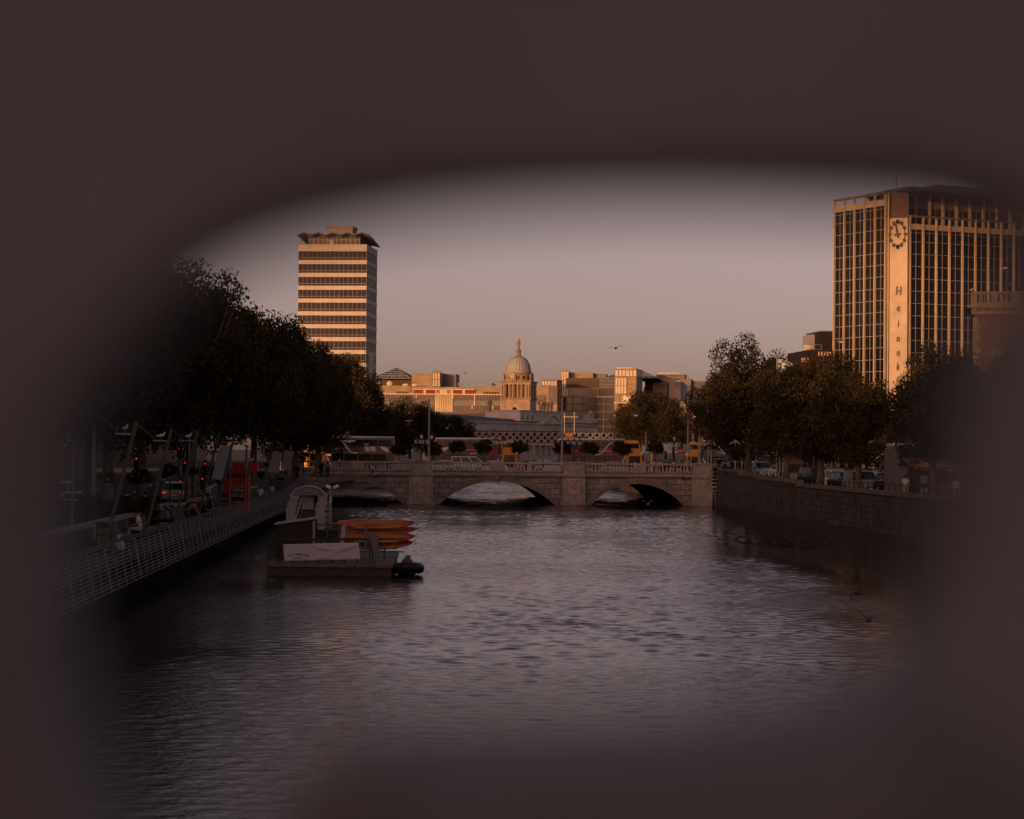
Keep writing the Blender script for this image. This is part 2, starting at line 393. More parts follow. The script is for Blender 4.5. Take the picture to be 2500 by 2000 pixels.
# ---------------------------------------------------------------- the footbridge one looks out from: pierced cast iron parapet
HOLE = [(139,1300),(150,1100),(200,980),(290,880),(378,760),(446,692),(555,620),(697,563),(848,523),(1000,494),(1200,472),(1400,460),(1600,456),(1800,459),(2000,468),(2200,478),(2330,502),(2440,560),(2490,630),(2475,720),(2435,820),(2380,930),(2345,1080),(2315,1250),(2290,1400),(2240,1540),(2140,1660),(1950,1740),(1700,1780),(1400,1795),(1150,1800),(950,1810),(830,1850),(765,1910),(740,1990),(760,2120),(720,2200),(560,2230),(400,2170),(300,2060),(220,1900),(165,1700),(140,1500)]
YP, TH = 0.36, 0.034
hp = [at(x, y, YP) for x, y in HOLE]
def catmull(pts, k=3):
    out = []; n_ = len(pts)
    for i in range(n_):
        p0, p1, p2, p3 = (pts[(i + j - 1) % n_] for j in range(4))
        for q in range(k):
            t = q / k
            out.append(0.5 * ((2 * p1) + (p2 - p0) * t + (2 * p0 - 5 * p1 + 4 * p2 - p3) * t * t + (3 * p1 - p0 - 3 * p2 + p3) * t ** 3))
    return out
hp = [(p.x, p.z - CAM.z) for p in catmull(hp)]
PX, PZ, NX = 0.2, 0.185, 6
fb = thing('footbridge', (0, 0.35, 5.12), 'shade toned pierced iron parapet of a footbridge, blurred because so close', 'footbridge')
cu = bpy.data.curves.new('parapet_panel', 'CURVE'); cu.dimensions = '2D'; cu.fill_mode = 'BOTH'; cu.extrude = TH / 2 - 0.004; cu.bevel_depth = 0.004; cu.bevel_resolution = 2
def spline(pts):
    sp = cu.splines.new('POLY'); sp.points.add(len(pts) - 1); sp.use_cyclic_u = True
    for q, (x, z) in zip(sp.points, pts): q.co = (x, z, 0, 1)
hw = PX * (NX + 0.5)
spline([(-hw, -0.86), (hw, -0.86), (hw, 0.20), (-hw, 0.20)])
for i in range(-NX, NX + 1):
    for j in range(-3, 1): spline([(x + i * PX, z + j * PZ) for x, z in hp])
tmp = bpy.data.objects.new('tmp', cu); C.objects.link(tmp)
pm = bpy.data.meshes.new_from_object(tmp.evaluated_get(bpy.context.evaluated_depsgraph_get())); pm.name = 'parapet_panel'
bpy.data.objects.remove(tmp)
M_para = mat('shade toned cast iron', (0.185, 0.187, 0.196), 0.6, 0.28, 14, bump=0.1)  # dark tone stands in for the shadow on the ironwork
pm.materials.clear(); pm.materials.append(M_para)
bx_ = (930, 1010, 1120, 1400, 1700, 2000, 2190, 2290); yn_ = (2090, 1990, 1930, 1900, 1885, 1860, 1800, 1720); yf_ = (1900, 1830, 1795, 1775, 1765, 1735, 1670, 1590)
near_ = [at(x, y, .21) for x, y in zip(bx_, yn_)]; far_ = [at(x, y, YP - TH + .003) for x, y in zip((880, 950, 1100, 1400, 1700, 1990, 2170, 2260), yf_)]
mb_ = MB(); n_ = len(near_); zz = Vector((0, -.35, -CAM.z)); dn3 = Vector((0, 0, -.014))
mb_.v = [tuple(p + zz) for p in near_] + [tuple(p + zz) for p in far_] + [tuple(p + zz + dn3) for p in near_] + [tuple(p + zz + dn3) for p in far_]
for i in range(n_ - 1):
    mb_.face([i, i + 1, n_ + i + 1, n_ + i]); mb_.face([2 * n_ + i, 3 * n_ + i, 3 * n_ + i + 1, 2 * n_ + i + 1]); mb_.face([i, 2 * n_ + i, 2 * n_ + i + 1, i + 1])
mb_.face([0, n_, 3 * n_, 2 * n_]); mb_.face([n_ - 1, 3 * n_ - 1, 4 * n_ - 1, 2 * n_ - 1][::-1])
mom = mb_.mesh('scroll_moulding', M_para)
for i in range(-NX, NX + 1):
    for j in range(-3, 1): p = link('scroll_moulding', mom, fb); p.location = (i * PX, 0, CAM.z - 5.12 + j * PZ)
for i in (-2, -1, 0, 1, 2):
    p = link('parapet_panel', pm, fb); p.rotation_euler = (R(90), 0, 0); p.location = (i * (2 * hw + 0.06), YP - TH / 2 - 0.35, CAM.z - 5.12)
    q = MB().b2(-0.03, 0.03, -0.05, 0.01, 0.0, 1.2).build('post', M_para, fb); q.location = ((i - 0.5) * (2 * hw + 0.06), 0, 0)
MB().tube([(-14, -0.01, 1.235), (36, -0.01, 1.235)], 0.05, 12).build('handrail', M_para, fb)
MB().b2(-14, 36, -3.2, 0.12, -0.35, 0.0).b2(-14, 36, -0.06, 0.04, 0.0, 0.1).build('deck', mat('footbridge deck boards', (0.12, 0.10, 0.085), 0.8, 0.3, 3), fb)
# ---------------------------------------------------------------- the three-arched stone bridge
S = 265 / F
BR = thing('stone_bridge', (at(1213, 1234, 265).x, 265, 0), 'wide stone bridge of three low arches with a balustrade, buses and cars on top', 'bridge', rz=R(2.0))
lx = lambda px: (px - 1213) * S
arches = [(861, 126, 2.68), (1213.5, 146.5, 2.68), (1556, 119, 2.5)]     # centre px, half span px, crown height
piers = [(998, 1057), (1373, 1428)]
XL, XR = lx(744), lx(1733)
ZC, ZP, ZT = 3.42, 3.92, 4.87                                            # cornice, plinth top, parapet top
def seg(c, hs, crown, foot=-0.25, n_=24):
    h = crown - foot; Rr = (hs * hs + h * h) / (2 * h); pts = []
    for i in range(n_ + 1):
        x = -hs + 2 * hs * i / n_; pts.append((c + x, foot + math.sqrt(max(0, Rr * Rr - x * x)) - (Rr - h)))
    return pts
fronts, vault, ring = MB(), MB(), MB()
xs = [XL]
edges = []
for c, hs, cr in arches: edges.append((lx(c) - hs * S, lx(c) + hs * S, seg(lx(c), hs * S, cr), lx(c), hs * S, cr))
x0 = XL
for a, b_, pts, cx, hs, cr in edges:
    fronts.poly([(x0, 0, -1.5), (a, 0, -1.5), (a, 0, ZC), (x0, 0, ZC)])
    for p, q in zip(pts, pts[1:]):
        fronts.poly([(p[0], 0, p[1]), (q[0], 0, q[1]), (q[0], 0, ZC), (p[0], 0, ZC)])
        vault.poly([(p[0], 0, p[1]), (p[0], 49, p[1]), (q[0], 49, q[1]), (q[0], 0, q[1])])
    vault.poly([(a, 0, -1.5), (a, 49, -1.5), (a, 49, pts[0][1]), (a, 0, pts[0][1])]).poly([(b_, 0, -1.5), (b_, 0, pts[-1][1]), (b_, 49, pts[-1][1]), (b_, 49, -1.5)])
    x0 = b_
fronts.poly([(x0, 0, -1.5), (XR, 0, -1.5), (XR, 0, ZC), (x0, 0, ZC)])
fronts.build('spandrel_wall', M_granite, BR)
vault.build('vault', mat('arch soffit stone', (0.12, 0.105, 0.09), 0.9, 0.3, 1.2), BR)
M_ring = mat('voussoir stone', (0.27, 0.235, 0.205), 0.85, 0.25, 1.5, bump=0.25)
for a, b_, pts, cx, hs, cr in edges:
    rg = MB(); o1 = seg(cx, hs + 0.34, cr + 0.36, -0.32); o2 = seg(cx, hs + 0.75, cr + 0.66, -0.4)
    for A, B, y in ((pts, o1, -0.10), (o1, o2, -0.17)):
        for i in range(len(A) - 1):
            (p, q, q2, p2) = (A[i], A[i+1], B[i+1], B[i]); g_ = 0.012
            rg.poly([(p[0] + g_, y, p[1]), (q[0] - g_, y, q[1]), (q2[0] - g_, y, q2[1]), (p2[0] + g_, y, p2[1])])
            rg.poly([(p2[0], y, p2[1]), (q2[0], y, q2[1]), (q2[0], 0, q2[1]), (p2[0], 0, p2[1])])
            rg.poly([(p[0], 0, p[1]), (q[0], 0, q[1]), (q[0], y, q[1]), (p[0], y, p[1])])
    rg.build('arch_ring', M_ring, BR)
# keystone with a carved bearded head on the middle arch
ks = MB(); ks.prism([(-0.22, -0.3, 2.55), (0.22, -0.3, 2.55), (0.32, -0.3, 3.38), (-0.32, -0.3, 3.38)], (0, 0.3, 0)); ks.smooth = True
ks.ball((0, -0.36, 2.98), (0.2, 0.2, 0.3)); ks.ball((0, -0.44, 2.72), (0.14, 0.13, 0.2)); ks.ball((0, -0.55, 2.98), (0.045, 0.06, 0.08), 6, 5)
o = ks.build('keystone_head', M_ring, BR); o.location.x = lx(1213)
# piers with carved panels
for i, (pa, pb) in enumerate(piers):
    pr_ = MB(); a, b_ = lx(pa), lx(pb); m_ = (a + b_) / 2; hw_ = (b_ - a) / 2
    pr_.b2(a, b_, -0.55, 0, 0.25, ZC - 0.15); pr_.b2(a - 0.2, b_ + 0.2, -0.75, 0, -1.5, 0.25); pr_.b2(a - 0.1, b_ + 0.1, -0.78, 0, ZC - 0.15, ZC + 0.12)
    pr_.b2(a + 0.1, b_ - 0.1, -0.6, 0.4, ZC + 0.12, ZT - 0.06)
    pr_.b2(a, b_, -0.7, 0.5, ZT - 0.06, ZT + 0.1)
    pr_.build('pier', M_stone, BR)
    cp = MB(); h = hw_ - 0.42
    cp.prism([(m_ - h, -0.68, 0.5), (m_ + h, -0.68, 0.5), (m_ + h, -0.68, 3.15), (m_ - h, -0.68, 3.15)], (0, 0.14, 0))
    cp.prism([(m_ - h - .12, -0.72, 0.27), (m_ + h + .12, -0.72, 0.27), (m_ + h, -0.72, 0.5), (m_ - h, -0.72, 0.5)], (0, 0.14, 0))
    for xx, zz, sx, sz in ((m_, 2.45, 0.62, 0.5), (m_ - h * .6, 1.5, .3, .3), (m_ + h * .6, 1.5, .3, .3), (m_, 1.35, .5, .22), (m_, 0.95, 0.1, 0.3)):
        cp.ball((xx, -0.68, zz), (sx, 0.07, sz), 8, 5)
    for xx in (m_ - h + .07, m_ + h - .07): cp.b2(xx - .05, xx + .05, -0.73, -0.66, 1.5, 2.9)
    cp.build('carved_panel', mat('carved pale stone', (0.45, 0.38, 0.32), 0.85, 0.25, 2, bump=0.3), BR)
# abutment pilaster, patched with pale render
ab = MB(); a, b_ = lx(1690), lx(1733)
ab.b2(a, b_ + 0.3, -0.5, 0.5, -1.5, ZC - 0.2); ab.b2(a - 0.1, b_ + 0.4, -0.62, 0.5, ZC - 0.2, ZC + 0.1); ab.b2(a + .05, b_ + .25, -0.5, 0.5, ZC + 0.1, ZT - 0.06); ab.b2(a - .05, b_ + .35, -0.6, 0.6, ZT - 0.06, ZT + 0.08)
ab.build('abutment_pilaster', M_stone, BR)
MB().prism([(a + .1, -0.53, 1.2), (a + .45, -0.53, 0.95), (a + 1.0, -0.53, 1.5), (a + 1.25, -0.53, 2.3), (a + 1.1, -0.53, 3.1), (a + .1, -0.53, 3.15)], (0, 0.03, 0)).build('render_patch', mat('pale render', (0.42, 0.37, 0.32), 0.85, 0.15, 2), BR)
# cornice with dentils, plinth, handrail, balusters
co = MB(); co.b2(XL, XR, -0.32, 0, ZC, ZC + 0.14); co.b2(XL, XR, -0.22, 0, ZC - 0.1, ZC)
nd = 190
for i in range(nd):
    x = XL + (XR - XL) * (i + .5) / nd; co.b2(x - 0.06, x + 0.06, -0.29, -0.2, ZC - 0.16, ZC - 0.02)
co.build('dentil_cornice', M_stone, BR)
MB().b2(XL, XR, -0.2, 0.35, ZC + 0.14, ZP).build('plinth', M_granite, BR)
MB().b2(XL, XR, -0.16, 0.3, ZT - 0.2, ZT).build('coping', mat('bridge coping', (0.50, 0.44, 0.39), 0.8, 0.2, 1.5, brick=(2.2, 9, (0.08, 0.07, 0.06), 0.02)), BR)
peds = [(861, 888), (1194, 1233), (1546, 1574)]
for pa, pb in peds: MB().b2(lx(pa), lx(pb), -0.18, 0.32, ZP, ZT - 0.2).build('pedestal', M_stone, BR)
bal = MB(); bal.smooth = True
bal.lathe([(0.13, 0), (0.13, 0.07), (0.08, 0.1), (0.125, 0.22), (0.115, 0.3), (0.06, 0.5), (0.055, 0.62), (0.1, 0.66), (0.1, 0.75)], n=10)
bme = bal.mesh('baluster', mat('baluster stone', (0.50, 0.43, 0.37), 0.8, 0.2, 4))
solid = [(lx(a), lx(b_)) for a, b_ in piers + peds] + [(lx(1684), 99)]
x = XL + 0.6; nb = 0
while x < XR - 1 and nb < 100:
    if not any(a - 0.16 < x < b_ + 0.16 for a, b_ in solid):
        o = link('baluster', bme, BR); o.location = (x, 0.07, ZP); nb += 1
    x += 0.405
MB().b2(XL - 9, XL, 0.03, 49, -1.5, 3.3).build('abutment', M_granite, BR)
MB().b2(XR + .3, XR + 10, 0.7, 49, -1.5, 3.3).build('abutment', M_granite, BR)
# roadway on the bridge, far parapet
MB().b2(XL - 8, XR + 14, 0.35, 49, 3.3, 3.52).build('roadway', M_asphalt, BR)
MB().b2(XL, XR, 48.6, 49.1, 2.4, 4.75).build('far_parapet', M_stone, BR)
for yk in (3.4, 44): MB().b2(XL, XR, yk, yk + .2, 3.5, 3.63).build('kerbstone', M_stone, BR)
MB().tube([(lx(1668), -0.2, 3.35), (lx(1668), -0.3, 3.0)], 0.12, 8).build('drain_outlet', M_iron, BR)
# ---------------------------------------------------------------- buildings
class OF:
    """a building frame: x along its front, y into it, z up; placed where the photo shows its front"""
    def __init__(s, pxl, pxr, d, alpha, name, label, cat='building', group=None):
        a = R(alpha); P = at(pxl, 1100, d); s.d = d; s.pxl = pxl
        k = (pxr - 1250) / F; ca, sa = math.cos(a), math.sin(a)
        s.L = (k * d - P.x) / (ca + k * sa)
        s.P = Vector((P.x, d, 0)); s.a = a
        s.t = thing(name, s.P, label, cat, group, rz=-a)
    def z(s, py): return at(s.pxl, py, s.d).z
    def x(s, px):
        k = (px - 1250) / F
        return (k * s.d - s.P.x) / (math.cos(s.a) + k * math.sin(s.a))
M_conc = mat('pale concrete', (0.50, 0.45, 0.38), 0.8, 0.12, 0.4)
M_spand = mat('pale mosaic spandrel', (0.56, 0.50, 0.42), 0.7, 0.08, 0.5)
M_mull = mat('aluminium mullion', (0.24, 0.205, 0.17), 0.5, 0.1)
# ---- the tall office tower with a folded roof
o = OF(723.5, 892, 603, 5.4, 'office_tower', 'tall slim office tower of pale bands and dark glass with a wavy folded roof', 'tower')
L, D, zt = o.L, o.L, o.z(596.7)
core = MB(); core.b2(0.35, L - 0.35, 0.35, D - 0.35, 3.4, zt - 0.4)
core.build('core', mat('tower inner wall', (0.05, 0.045, 0.04), 0.8), o.t)
per = 31.3
nfl = 17
zs = [(o.z(596.7), o.z(613.5))] + [(o.z(634.9 + per * i), o.z(644.8 + per * i)) for i in range(nfl)]
zs[-1] = (zs[-1][0], 3.4)
for i, (za, zb) in enumerate(zs):
    MB().b2(0, L, 0, D, zb, za).build('spandrel_band', M_spand, o.t)
for i in range(nfl):
    za, zb = zs[i][1], zs[i + 1][0]
    wdw = MB().b2(0.12, L - 0.12, 0.12, D - 0.12, zb + 0.004, za - 0.004).build('ribbon_window', mat('bronze tinted glass', (0.014, 0.010, 0.008), 0.12, 0.3, 0.3, spec=0.2), o.t)
    fr = MB()
    for j in range(16):
        x = 0.06 + (L - 0.16) * j / 15; fr.b2(x - 0.045, x + 0.045, 0.03, 0.12, zb, za)
    fr.b2(0.1, L - 0.1, 0.0, 0.12, zb + 0.5, zb + 0.64); fr.b2(L - 0.12, L - 0.02, 0.1, D - 0.1, zb + 0.5, zb + 0.64)
    for j in range(12): y = 0.3 + (D - 0.6) * j / 11; fr.b2(L - 0.12, L - 0.03, y - 0.05, y + 0.05, zb, za)
    fr.build('window_frame', M_mull, wdw)
MB().b2(L - 0.2, L + 0.06, 4.5, 12.5, 3.4, o.z(860)).build('stair_panel', M_spand, o.t)
p0, p1 = 2.4, L - 2.2
pv = MB(); pv.b2(p0, p1, 2.2, D - 2.2, zt, zt + 2.6); pv.build('roof_pavilion', mat('pavilion glass', (0.10, 0.075, 0.05), 0.2, 0.3), o.t)
pf = MB()
for j in range(12):
    x = p0 + (p1 - p0) * j / 11; pf.b2(x - .07, x + .07, 2.08, 2.2, zt, zt + 2.6)
pf.b2(p0, p1, 2.05, 2.2, zt + 1.3, zt + 1.42); pf.b2(p0 + 5.4, p0 + 6.4, 2.0, 2.2, zt, zt + 1.3)
pf.build('pavilion_frame', M_conc, o.t)
cn = MB(); Wv = L + 0.9; nz_ = 5
def fold(x): return 0.55 * abs(((x / (Wv / nz_)) % 1) * 2 - 1)
NN = 20
for i in range(NN):
    for j in range(20):
        xa, xb = Wv * i / NN - .3, Wv * (i + 1) / NN - .3; ya, yb = (D + 1) * j / 20 - .5, (D + 1) * (j + 1) / 20 - .5
        hh = lambda x, y: zt + 2.35 + fold(x + .3 + Wv / 10) + 0.5 * abs(((y / (D / 6)) % 1) * 2 - 1) - 0.09 * max(0, y) + 0.0
        q = [(xa, ya, hh(xa, ya)), (xb, ya, hh(xb, ya)), (xb, yb, hh(xb, yb)), (xa, yb, hh(xa, yb))]
        cn.poly(q); cn.poly([(a, b_, c - 0.3) for a, b_, c in q][::-1])
        if j == 0: cn.poly([q[0], (q[0][0], q[0][1], q[0][2] - .3), (q[1][0], q[1][1], q[1][2] - .3), q[1]][::-1])
        if i == NN - 1: cn.poly([q[1], (q[1][0], q[1][1], q[1][2] - .3), (q[2][0], q[2][1], q[2][2] - .3), q[2]][::-1])
cn.build('folded_roof', mat('folded roof concrete', (0.33, 0.28, 0.23), 0.8), o.t)
pl = MB(); xa, xb = o.x(785), o.x(849); pl.b2(xa, xb, 5, 12, zt + 2, o.z(551)); pl.b2(xa - .2, xb + .2, 4.8, 12.2, o.z(551), o.z(547.5)); pl.b2(xa + 5.6, xa + 6.6, 4.9, 5, o.z(571), o.z(566))
pl.build('plant_room', mat('plant room panel', (0.36, 0.32, 0.28), 0.7), o.t)
MB().b2(L - 1.4, L - 1.3, 3, 3.1, zt, zt + 1.4).b2(0.4, 0.5, 1, 1.1, zt, zt + 1).build('roof_mast', M_iron, o.t)

# ---- the big clock-cornered office block on the right
def V2(px, d): p = at(px, 1100, d); return Vector((p.x, d, 0))
A, B = V2(2036, 341.5), V2(2161, 330.6)
Cc, Dd = V2(2169.6, 330.0), V2(2213, 329.0)
E0 = V2(2217, 329.6); uR = Vector((math.cos(R(26)), math.sin(R(26)), 0)); E1 = E0 + uR * 32
OB = thing('office_block', (Cc.x, Cc.y, 0), 'big golden office block of tall glass strips with a clock on its corner panel', 'office block')
O = OB.location
zc = lambda py, d=330: 6.1 + (1110.5 - py) * d / F
M_fin = mat('pale stone fin', (0.50, 0.39, 0.26), 0.7, 0.1, 0.6)
M_obg = mat('smoked curtain glass', (0.010, 0.008, 0.007), 0.09, 0.3, 0.2, spec=0.35)
M_bar = mat('grey glazing bar', (0.27, 0.24, 0.22), 0.5, 0.1)
M_panel = mat('corner panel limestone', (0.55, 0.44, 0.31), 0.8, 0.14, 0.5)
def facade(P, Q, nb, zbot, zglass, zpar, ztop, nsub, rows, finw, depth, dz):
    """fins, glass strips and glazing bars between two ground points"""
    u = (Q - P).normalized(); nrm = Vector((u.y, -u.x, 0)); Lf = (Q - P).length
    ang = math.atan2(u.y, u.x)
    for i in range(nb + 1):
        c = P + u * (Lf * i / nb) + nrm * (depth / 2) - O
        MB().box((c.x, c.y, (zbot + ztop) / 2), (finw, depth, ztop - zbot), ang).build('stone_fin', M_fin, OB)
    for i in range(nb):
        a_, b_ = P + u * (Lf * i / nb + finw / 2) - O, P + u * (Lf * (i + 1) / nb - finw / 2) - O
        c = (a_ + b_) / 2; wl_ = (b_ - a_).length
        gs = MB().box((c.x - nrm.x * .06, c.y - nrm.y * .06, (zbot + zglass) / 2), (wl_ + .04, 0.1, zglass - zbot), ang).build('glass_strip', M_obg, OB)
        bb = MB(); mid = c + nrm * 0.03
        for k_ in range(1, nsub):
            q = a_ + u * (wl_ * k_ / nsub) + nrm * 0.03; bb.box((q.x, q.y, (zbot + zglass) / 2), (0.07, 0.08, zglass - zbot), ang)
        for k_ in range(rows):
            bb.box((mid.x, mid.y, zglass - dz * (k_ + (0.25 if k_ == 0 else 1.0 * 0))), (wl_, 0.085, 0.07), ang) if k_ == 0 else bb.box((mid.x, mid.y, zglass - dz * k_), (wl_, 0.085, 0.085), ang)
        bb.build('glazing_bars', M_bar, gs)
        MB().box((c.x, c.y, (zglass + zpar) / 2), (wl_ + .03, 0.3, zpar - zglass - .02), ang).build('parapet_panel', mat('parapet stone', (0.50, 0.40, 0.28), 0.8, 0.15, 0.6), OB)
    c = (P + Q) / 2 + nrm * 0.1 - O
    MB().box((c.x, c.y, ztop + 0.12), (Lf + finw + .1, depth + 0.15, 0.24), ang).build('roof_rail', mat('roof rail', (0.22, 0.165, 0.11), 0.7), OB)
facade(A, B, 5, 3.4, zc(520, 341), zc(505, 341), zc(492, 341), 2, 20, 0.22, 0.3, 1.68)
facade(E0, E1, 14, 3.4, zc(560), zc(546), zc(530), 2, 20, 0.26, 0.3, 1.745)
cr = MB()
cr.prism([tuple(A - O + Vector((0.3, .4, 3.4))), tuple(B - O + Vector((.3, .6, 3.4))), tuple(Cc - O + Vector((0, .8, 3.4))), tuple(E0 - O + Vector((-.1, .8, 3.4))), tuple(E1 - O + Vector((-.3, .6, 3.4))), tuple(E1 - O + Vector((-8, 26, 3.4))), tuple(A - O + Vector((8, 30, 3.4)))], (0, 0, zc(562) - 3.4 - 0.1))
cr.build('block_core', mat('block inner wall', (0.06, 0.05, 0.04), 0.8), OB)
pn = MB(); u = (Dd - Cc).normalized(); n_ = Vector((u.y, -u.x, 0))
q = [Cc - O, Dd - O, Dd - O - n_ * 1.2, Cc - O - n_ * 1.2]
pn.prism([(p.x, p.y, 3.4) for p in q], (0, 0, zc(533) - 3.4)); pn.build('clock_panel', M_panel, OB)
rt_ = MB(); q = [B - O + Vector((.15, .1, 0)), Cc - O + Vector((-.06, .35, 0)), Cc - O + Vector((.1, 2.5, 0)), B - O + Vector((1.5, 3, 0))]
rt_.prism([(p.x, p.y, 3.4) for p in q], (0, 0, zc(470) - 3.4)); rt_.build('corner_pier', M_fin, OB)
q = [Dd - O + Vector((.03, .05, 0)), E0 - O + Vector((-.22, -.1, 0)), E0 - O + Vector((-.2, 1.2, 0)), Dd - O + Vector((.03, 1.3, 0))]
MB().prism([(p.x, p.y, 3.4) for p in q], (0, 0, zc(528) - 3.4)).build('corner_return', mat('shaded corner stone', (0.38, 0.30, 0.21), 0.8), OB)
# brick lift core and set-back top storey with an overhanging roof slab
q = [Cc - O + Vector((-.5, 1.0, 0)), Dd - O + Vector((.3, 1.0, 0)), Dd - O + Vector((.3, 8, 0)), Cc - O + Vector((-.5, 8, 0))]
MB().prism([(p.x, p.y, zc(562)) for p in q], (0, 0, zc(466) - zc(562))).build('lift_core', mat('brown brick', (0.19, 0.12, 0.075), 0.85, 0.25, 2, brick=(0.5, 0.16, (0.1, 0.07, 0.05), 0.02)), OB)
nR = Vector((uR.y, -uR.x, 0)); S0 = E0 - nR * 3.2 + uR * 0.8; S1 = E1 - nR * 3.2; angR = math.atan2(uR.y, uR.x)
ps = MB(); c = (S0 + S1) / 2 - nR * 4 - O; ps.box((c.x, c.y, (zc(562) + zc(468)) / 2), ((S1 - S0).length, 8, zc(468) - zc(562)), angR); ps.build('top_storey', mat('top storey wall', (0.22, 0.17, 0.11), 0.8, 0.1), OB)
nb = 13; Ls = (S1 - S0).length
for i in range(nb):
    c = S0 + uR * (Ls * (i + .5) / nb) + nR * 0.04 - O
    wv = MB().box((c.x, c.y, zc(520)), (Ls / nb - .5, 0.1, zc(500) - zc(540)), angR).build('top_window', M_obg, OB)
    MB().box((c.x + nR.x * .08, c.y + nR.y * .08, zc(520)), (0.08, 0.06, zc(500) - zc(540)), angR).build('window_bar', M_bar, wv)
    MB().box((c.x, c.y, zc(477)), (Ls / nb - .7, 0.1, zc(471) - zc(483)), angR).build('clerestory_window', M_obg, OB)
    e_ = S0 + uR * (Ls * i / nb) + nR * 0.2 - O
    MB().box((e_.x, e_.y, (zc(545) + zc(468)) / 2), (0.36, 0.4, zc(468) - zc(545)), angR).build('stone_fin', M_fin, OB)
uL = (B - A).normalized(); nL = Vector((uL.y, -uL.x, 0))
rs = MB(); q = [V2(2112, 338) - O, V2(2214, 327.5) - O, E1 + nR * 1.0 - O, E1 - nR * 12 - O, V2(2160, 356) - O]
rs.prism([(p.x, p.y, zc(468)) for p in q], (0, 0, zc(459) - zc(468)))
rs.prism([(p.x * .7 + 5, p.y * .7 + 3, zc(459)) for p in q], (0, 0, zc(447) - zc(459)))
rs.build('roof_slab', mat('dark roof slab', (0.09, 0.075, 0.06), 0.85), OB)
ae = MB(); ae.tube([tuple(V2(2185, 331) - O + Vector((0, 0, zc(470)))), tuple(V2(2185, 331) - O + Vector((0, 0, zc(418))))], 0.06, 6)
for px, h in ((2243, 22), (2250, 16), (2256, 20), (2305, 26), (2330, 18), (2345, 14), (2420, 20)): p = V2(px, 343) - O; ae.bar(p + Vector((0, 0, zc(455))), p + Vector((0.3, 0, zc(447 - h))), 0.08)
ae.build('aerials', M_iron, OB)
# clock: ring of blocks and two hands
ck = MB(); cc = Cc + (Dd - Cc) * 0.44 + n_ * 0.18 - O; cz = zc(572.5); rr = 1.78; up3 = Vector((0, 0, 1))
for i in range(12):
    a = math.pi * 2 * i / 12; p = cc + u * (math.sin(a) * rr * 0.62) + up3 * (cz + math.cos(a) * rr)
    dv = u * (math.sin(a) * 0.62) + up3 * math.cos(a); ck.bar(p - dv * 0.28, p + dv * 0.28, 0.36, 0.3)
    a2 = math.pi * 2 * (i + 1) / 12; ck.bar(p, cc + u * (math.sin(a2) * rr * 0.62) + up3 * (cz + math.cos(a2) * rr), 0.07)
ck.build('clock_markers', M_iron, OB)
hd = MB(); z3 = up3 * cz
hd.bar(cc + z3 - (u * -.16 + up3 * 1).normalized() * .5, cc + z3 + (u * -.2 + up3 * 1).normalized() * 1.45, 0.2, 0.2); hd.bar(cc + z3 + u * -.42 - up3 * .1, cc + z3 + u * .4 + up3 * .05, 0.26, 0.26)
hd.build('clock_hands', M_iron, OB)
lp = (Cc + Dd) / 2 + n_ * 0.12 - O; ah = math.atan2(u.y, u.x)
for ch, py in zip('Heineken', (712, 753, 791, 827, 862, 897, 932, 967)):
    text('letter', ch, 1.55 if ch != 'H' else 1.8, mat('sign letters', (0.17, 0.12, 0.075), 0.6), OB, (lp.x, lp.y, zc(py)), (R(90), 0, ah), 0.1, sx=0.66, shear=0.12)

# ---- stone corner building in front of it
vb = OF(2368, 2600, 255, 11, 'corner_building', 'old stone and brick corner building with a balustraded parapet on the right', 'building')
zt = vb.z(712); L = vb.L
M_vst = mat('warm limestone', (0.15, 0.115, 0.085), 0.85, 0.2, 1.2)
MB().b2(0.4, L, 0.4, 14, 3.2, vb.z(757)).build('wall', mat('red brick wall', (0.09, 0.055, 0.04), 0.9, 0.25, 1.5, brick=(0.45, 0.15, (0.12, 0.09, 0.07), 0.02)), vb.t)
q = MB()
for i in range(24): q.b2(0.25, 1.15 if i % 2 else 0.85, 0.25, 0.5, vb.z(775) - 0.66 * (i + 1) + .02, vb.z(775) - 0.66 * i)
q.build('quoins', M_vst, vb.t)
cn = MB(); cn.b2(0.1, L, 0.1, 14, vb.z(768), vb.z(752)); cn.b2(-0.35, L, -0.35, 14, vb.z(752), vb.z(745))
for i in range(14): cn.b2(0.4 + i * .9, 0.75 + i * .9, -0.3, 0.1, vb.z(757), vb.z(752.2))
cn.build('cornice', M_vst, vb.t)
bl = MB(); bl.b2(0, L, 0, 0.5, vb.z(745), vb.z(738)); bl.b2(0, L, 0, 0.5, vb.z(717), zt)
for x in (0.0, 2.2, 4.4, 6.6, 8.8): bl.b2(x, x + 0.7, 0.02, 0.48, vb.z(738), vb.z(717))
bl.build('parapet', M_vst, vb.t)
bb = MB().lathe([(.1, 0), (.06, .1), (.11, .3), (.05, .7), (.1, .8), (.1, .94)], n=8).mesh('baluster', M_vst)
for k_ in range(4):
    for j in range(5): x = link('baluster', bb, vb.t); x.location = (0.95 + k_ * 2.2 + j * .27, .25, vb.z(738))
for j in range(3):
    for i in range(3):
        wv = MB().b2(2.2 + i * 2.6, 3.5 + i * 2.6, .32, .42, 15.2 - j * 3.9, 17.5 - j * 3.9).build('window', M_glass, vb.t)
        MB().b2(2.0 + i * 2.6, 3.7 + i * 2.6, .25, .36, 17.5 - j * 3.9, 17.8 - j * 3.9).b2(2.0 + i * 2.6, 3.7 + i * 2.6, .25, .36, 15.0 - j * 3.9, 15.2 - j * 3.9).build('stone_surround', M_vst, wv)
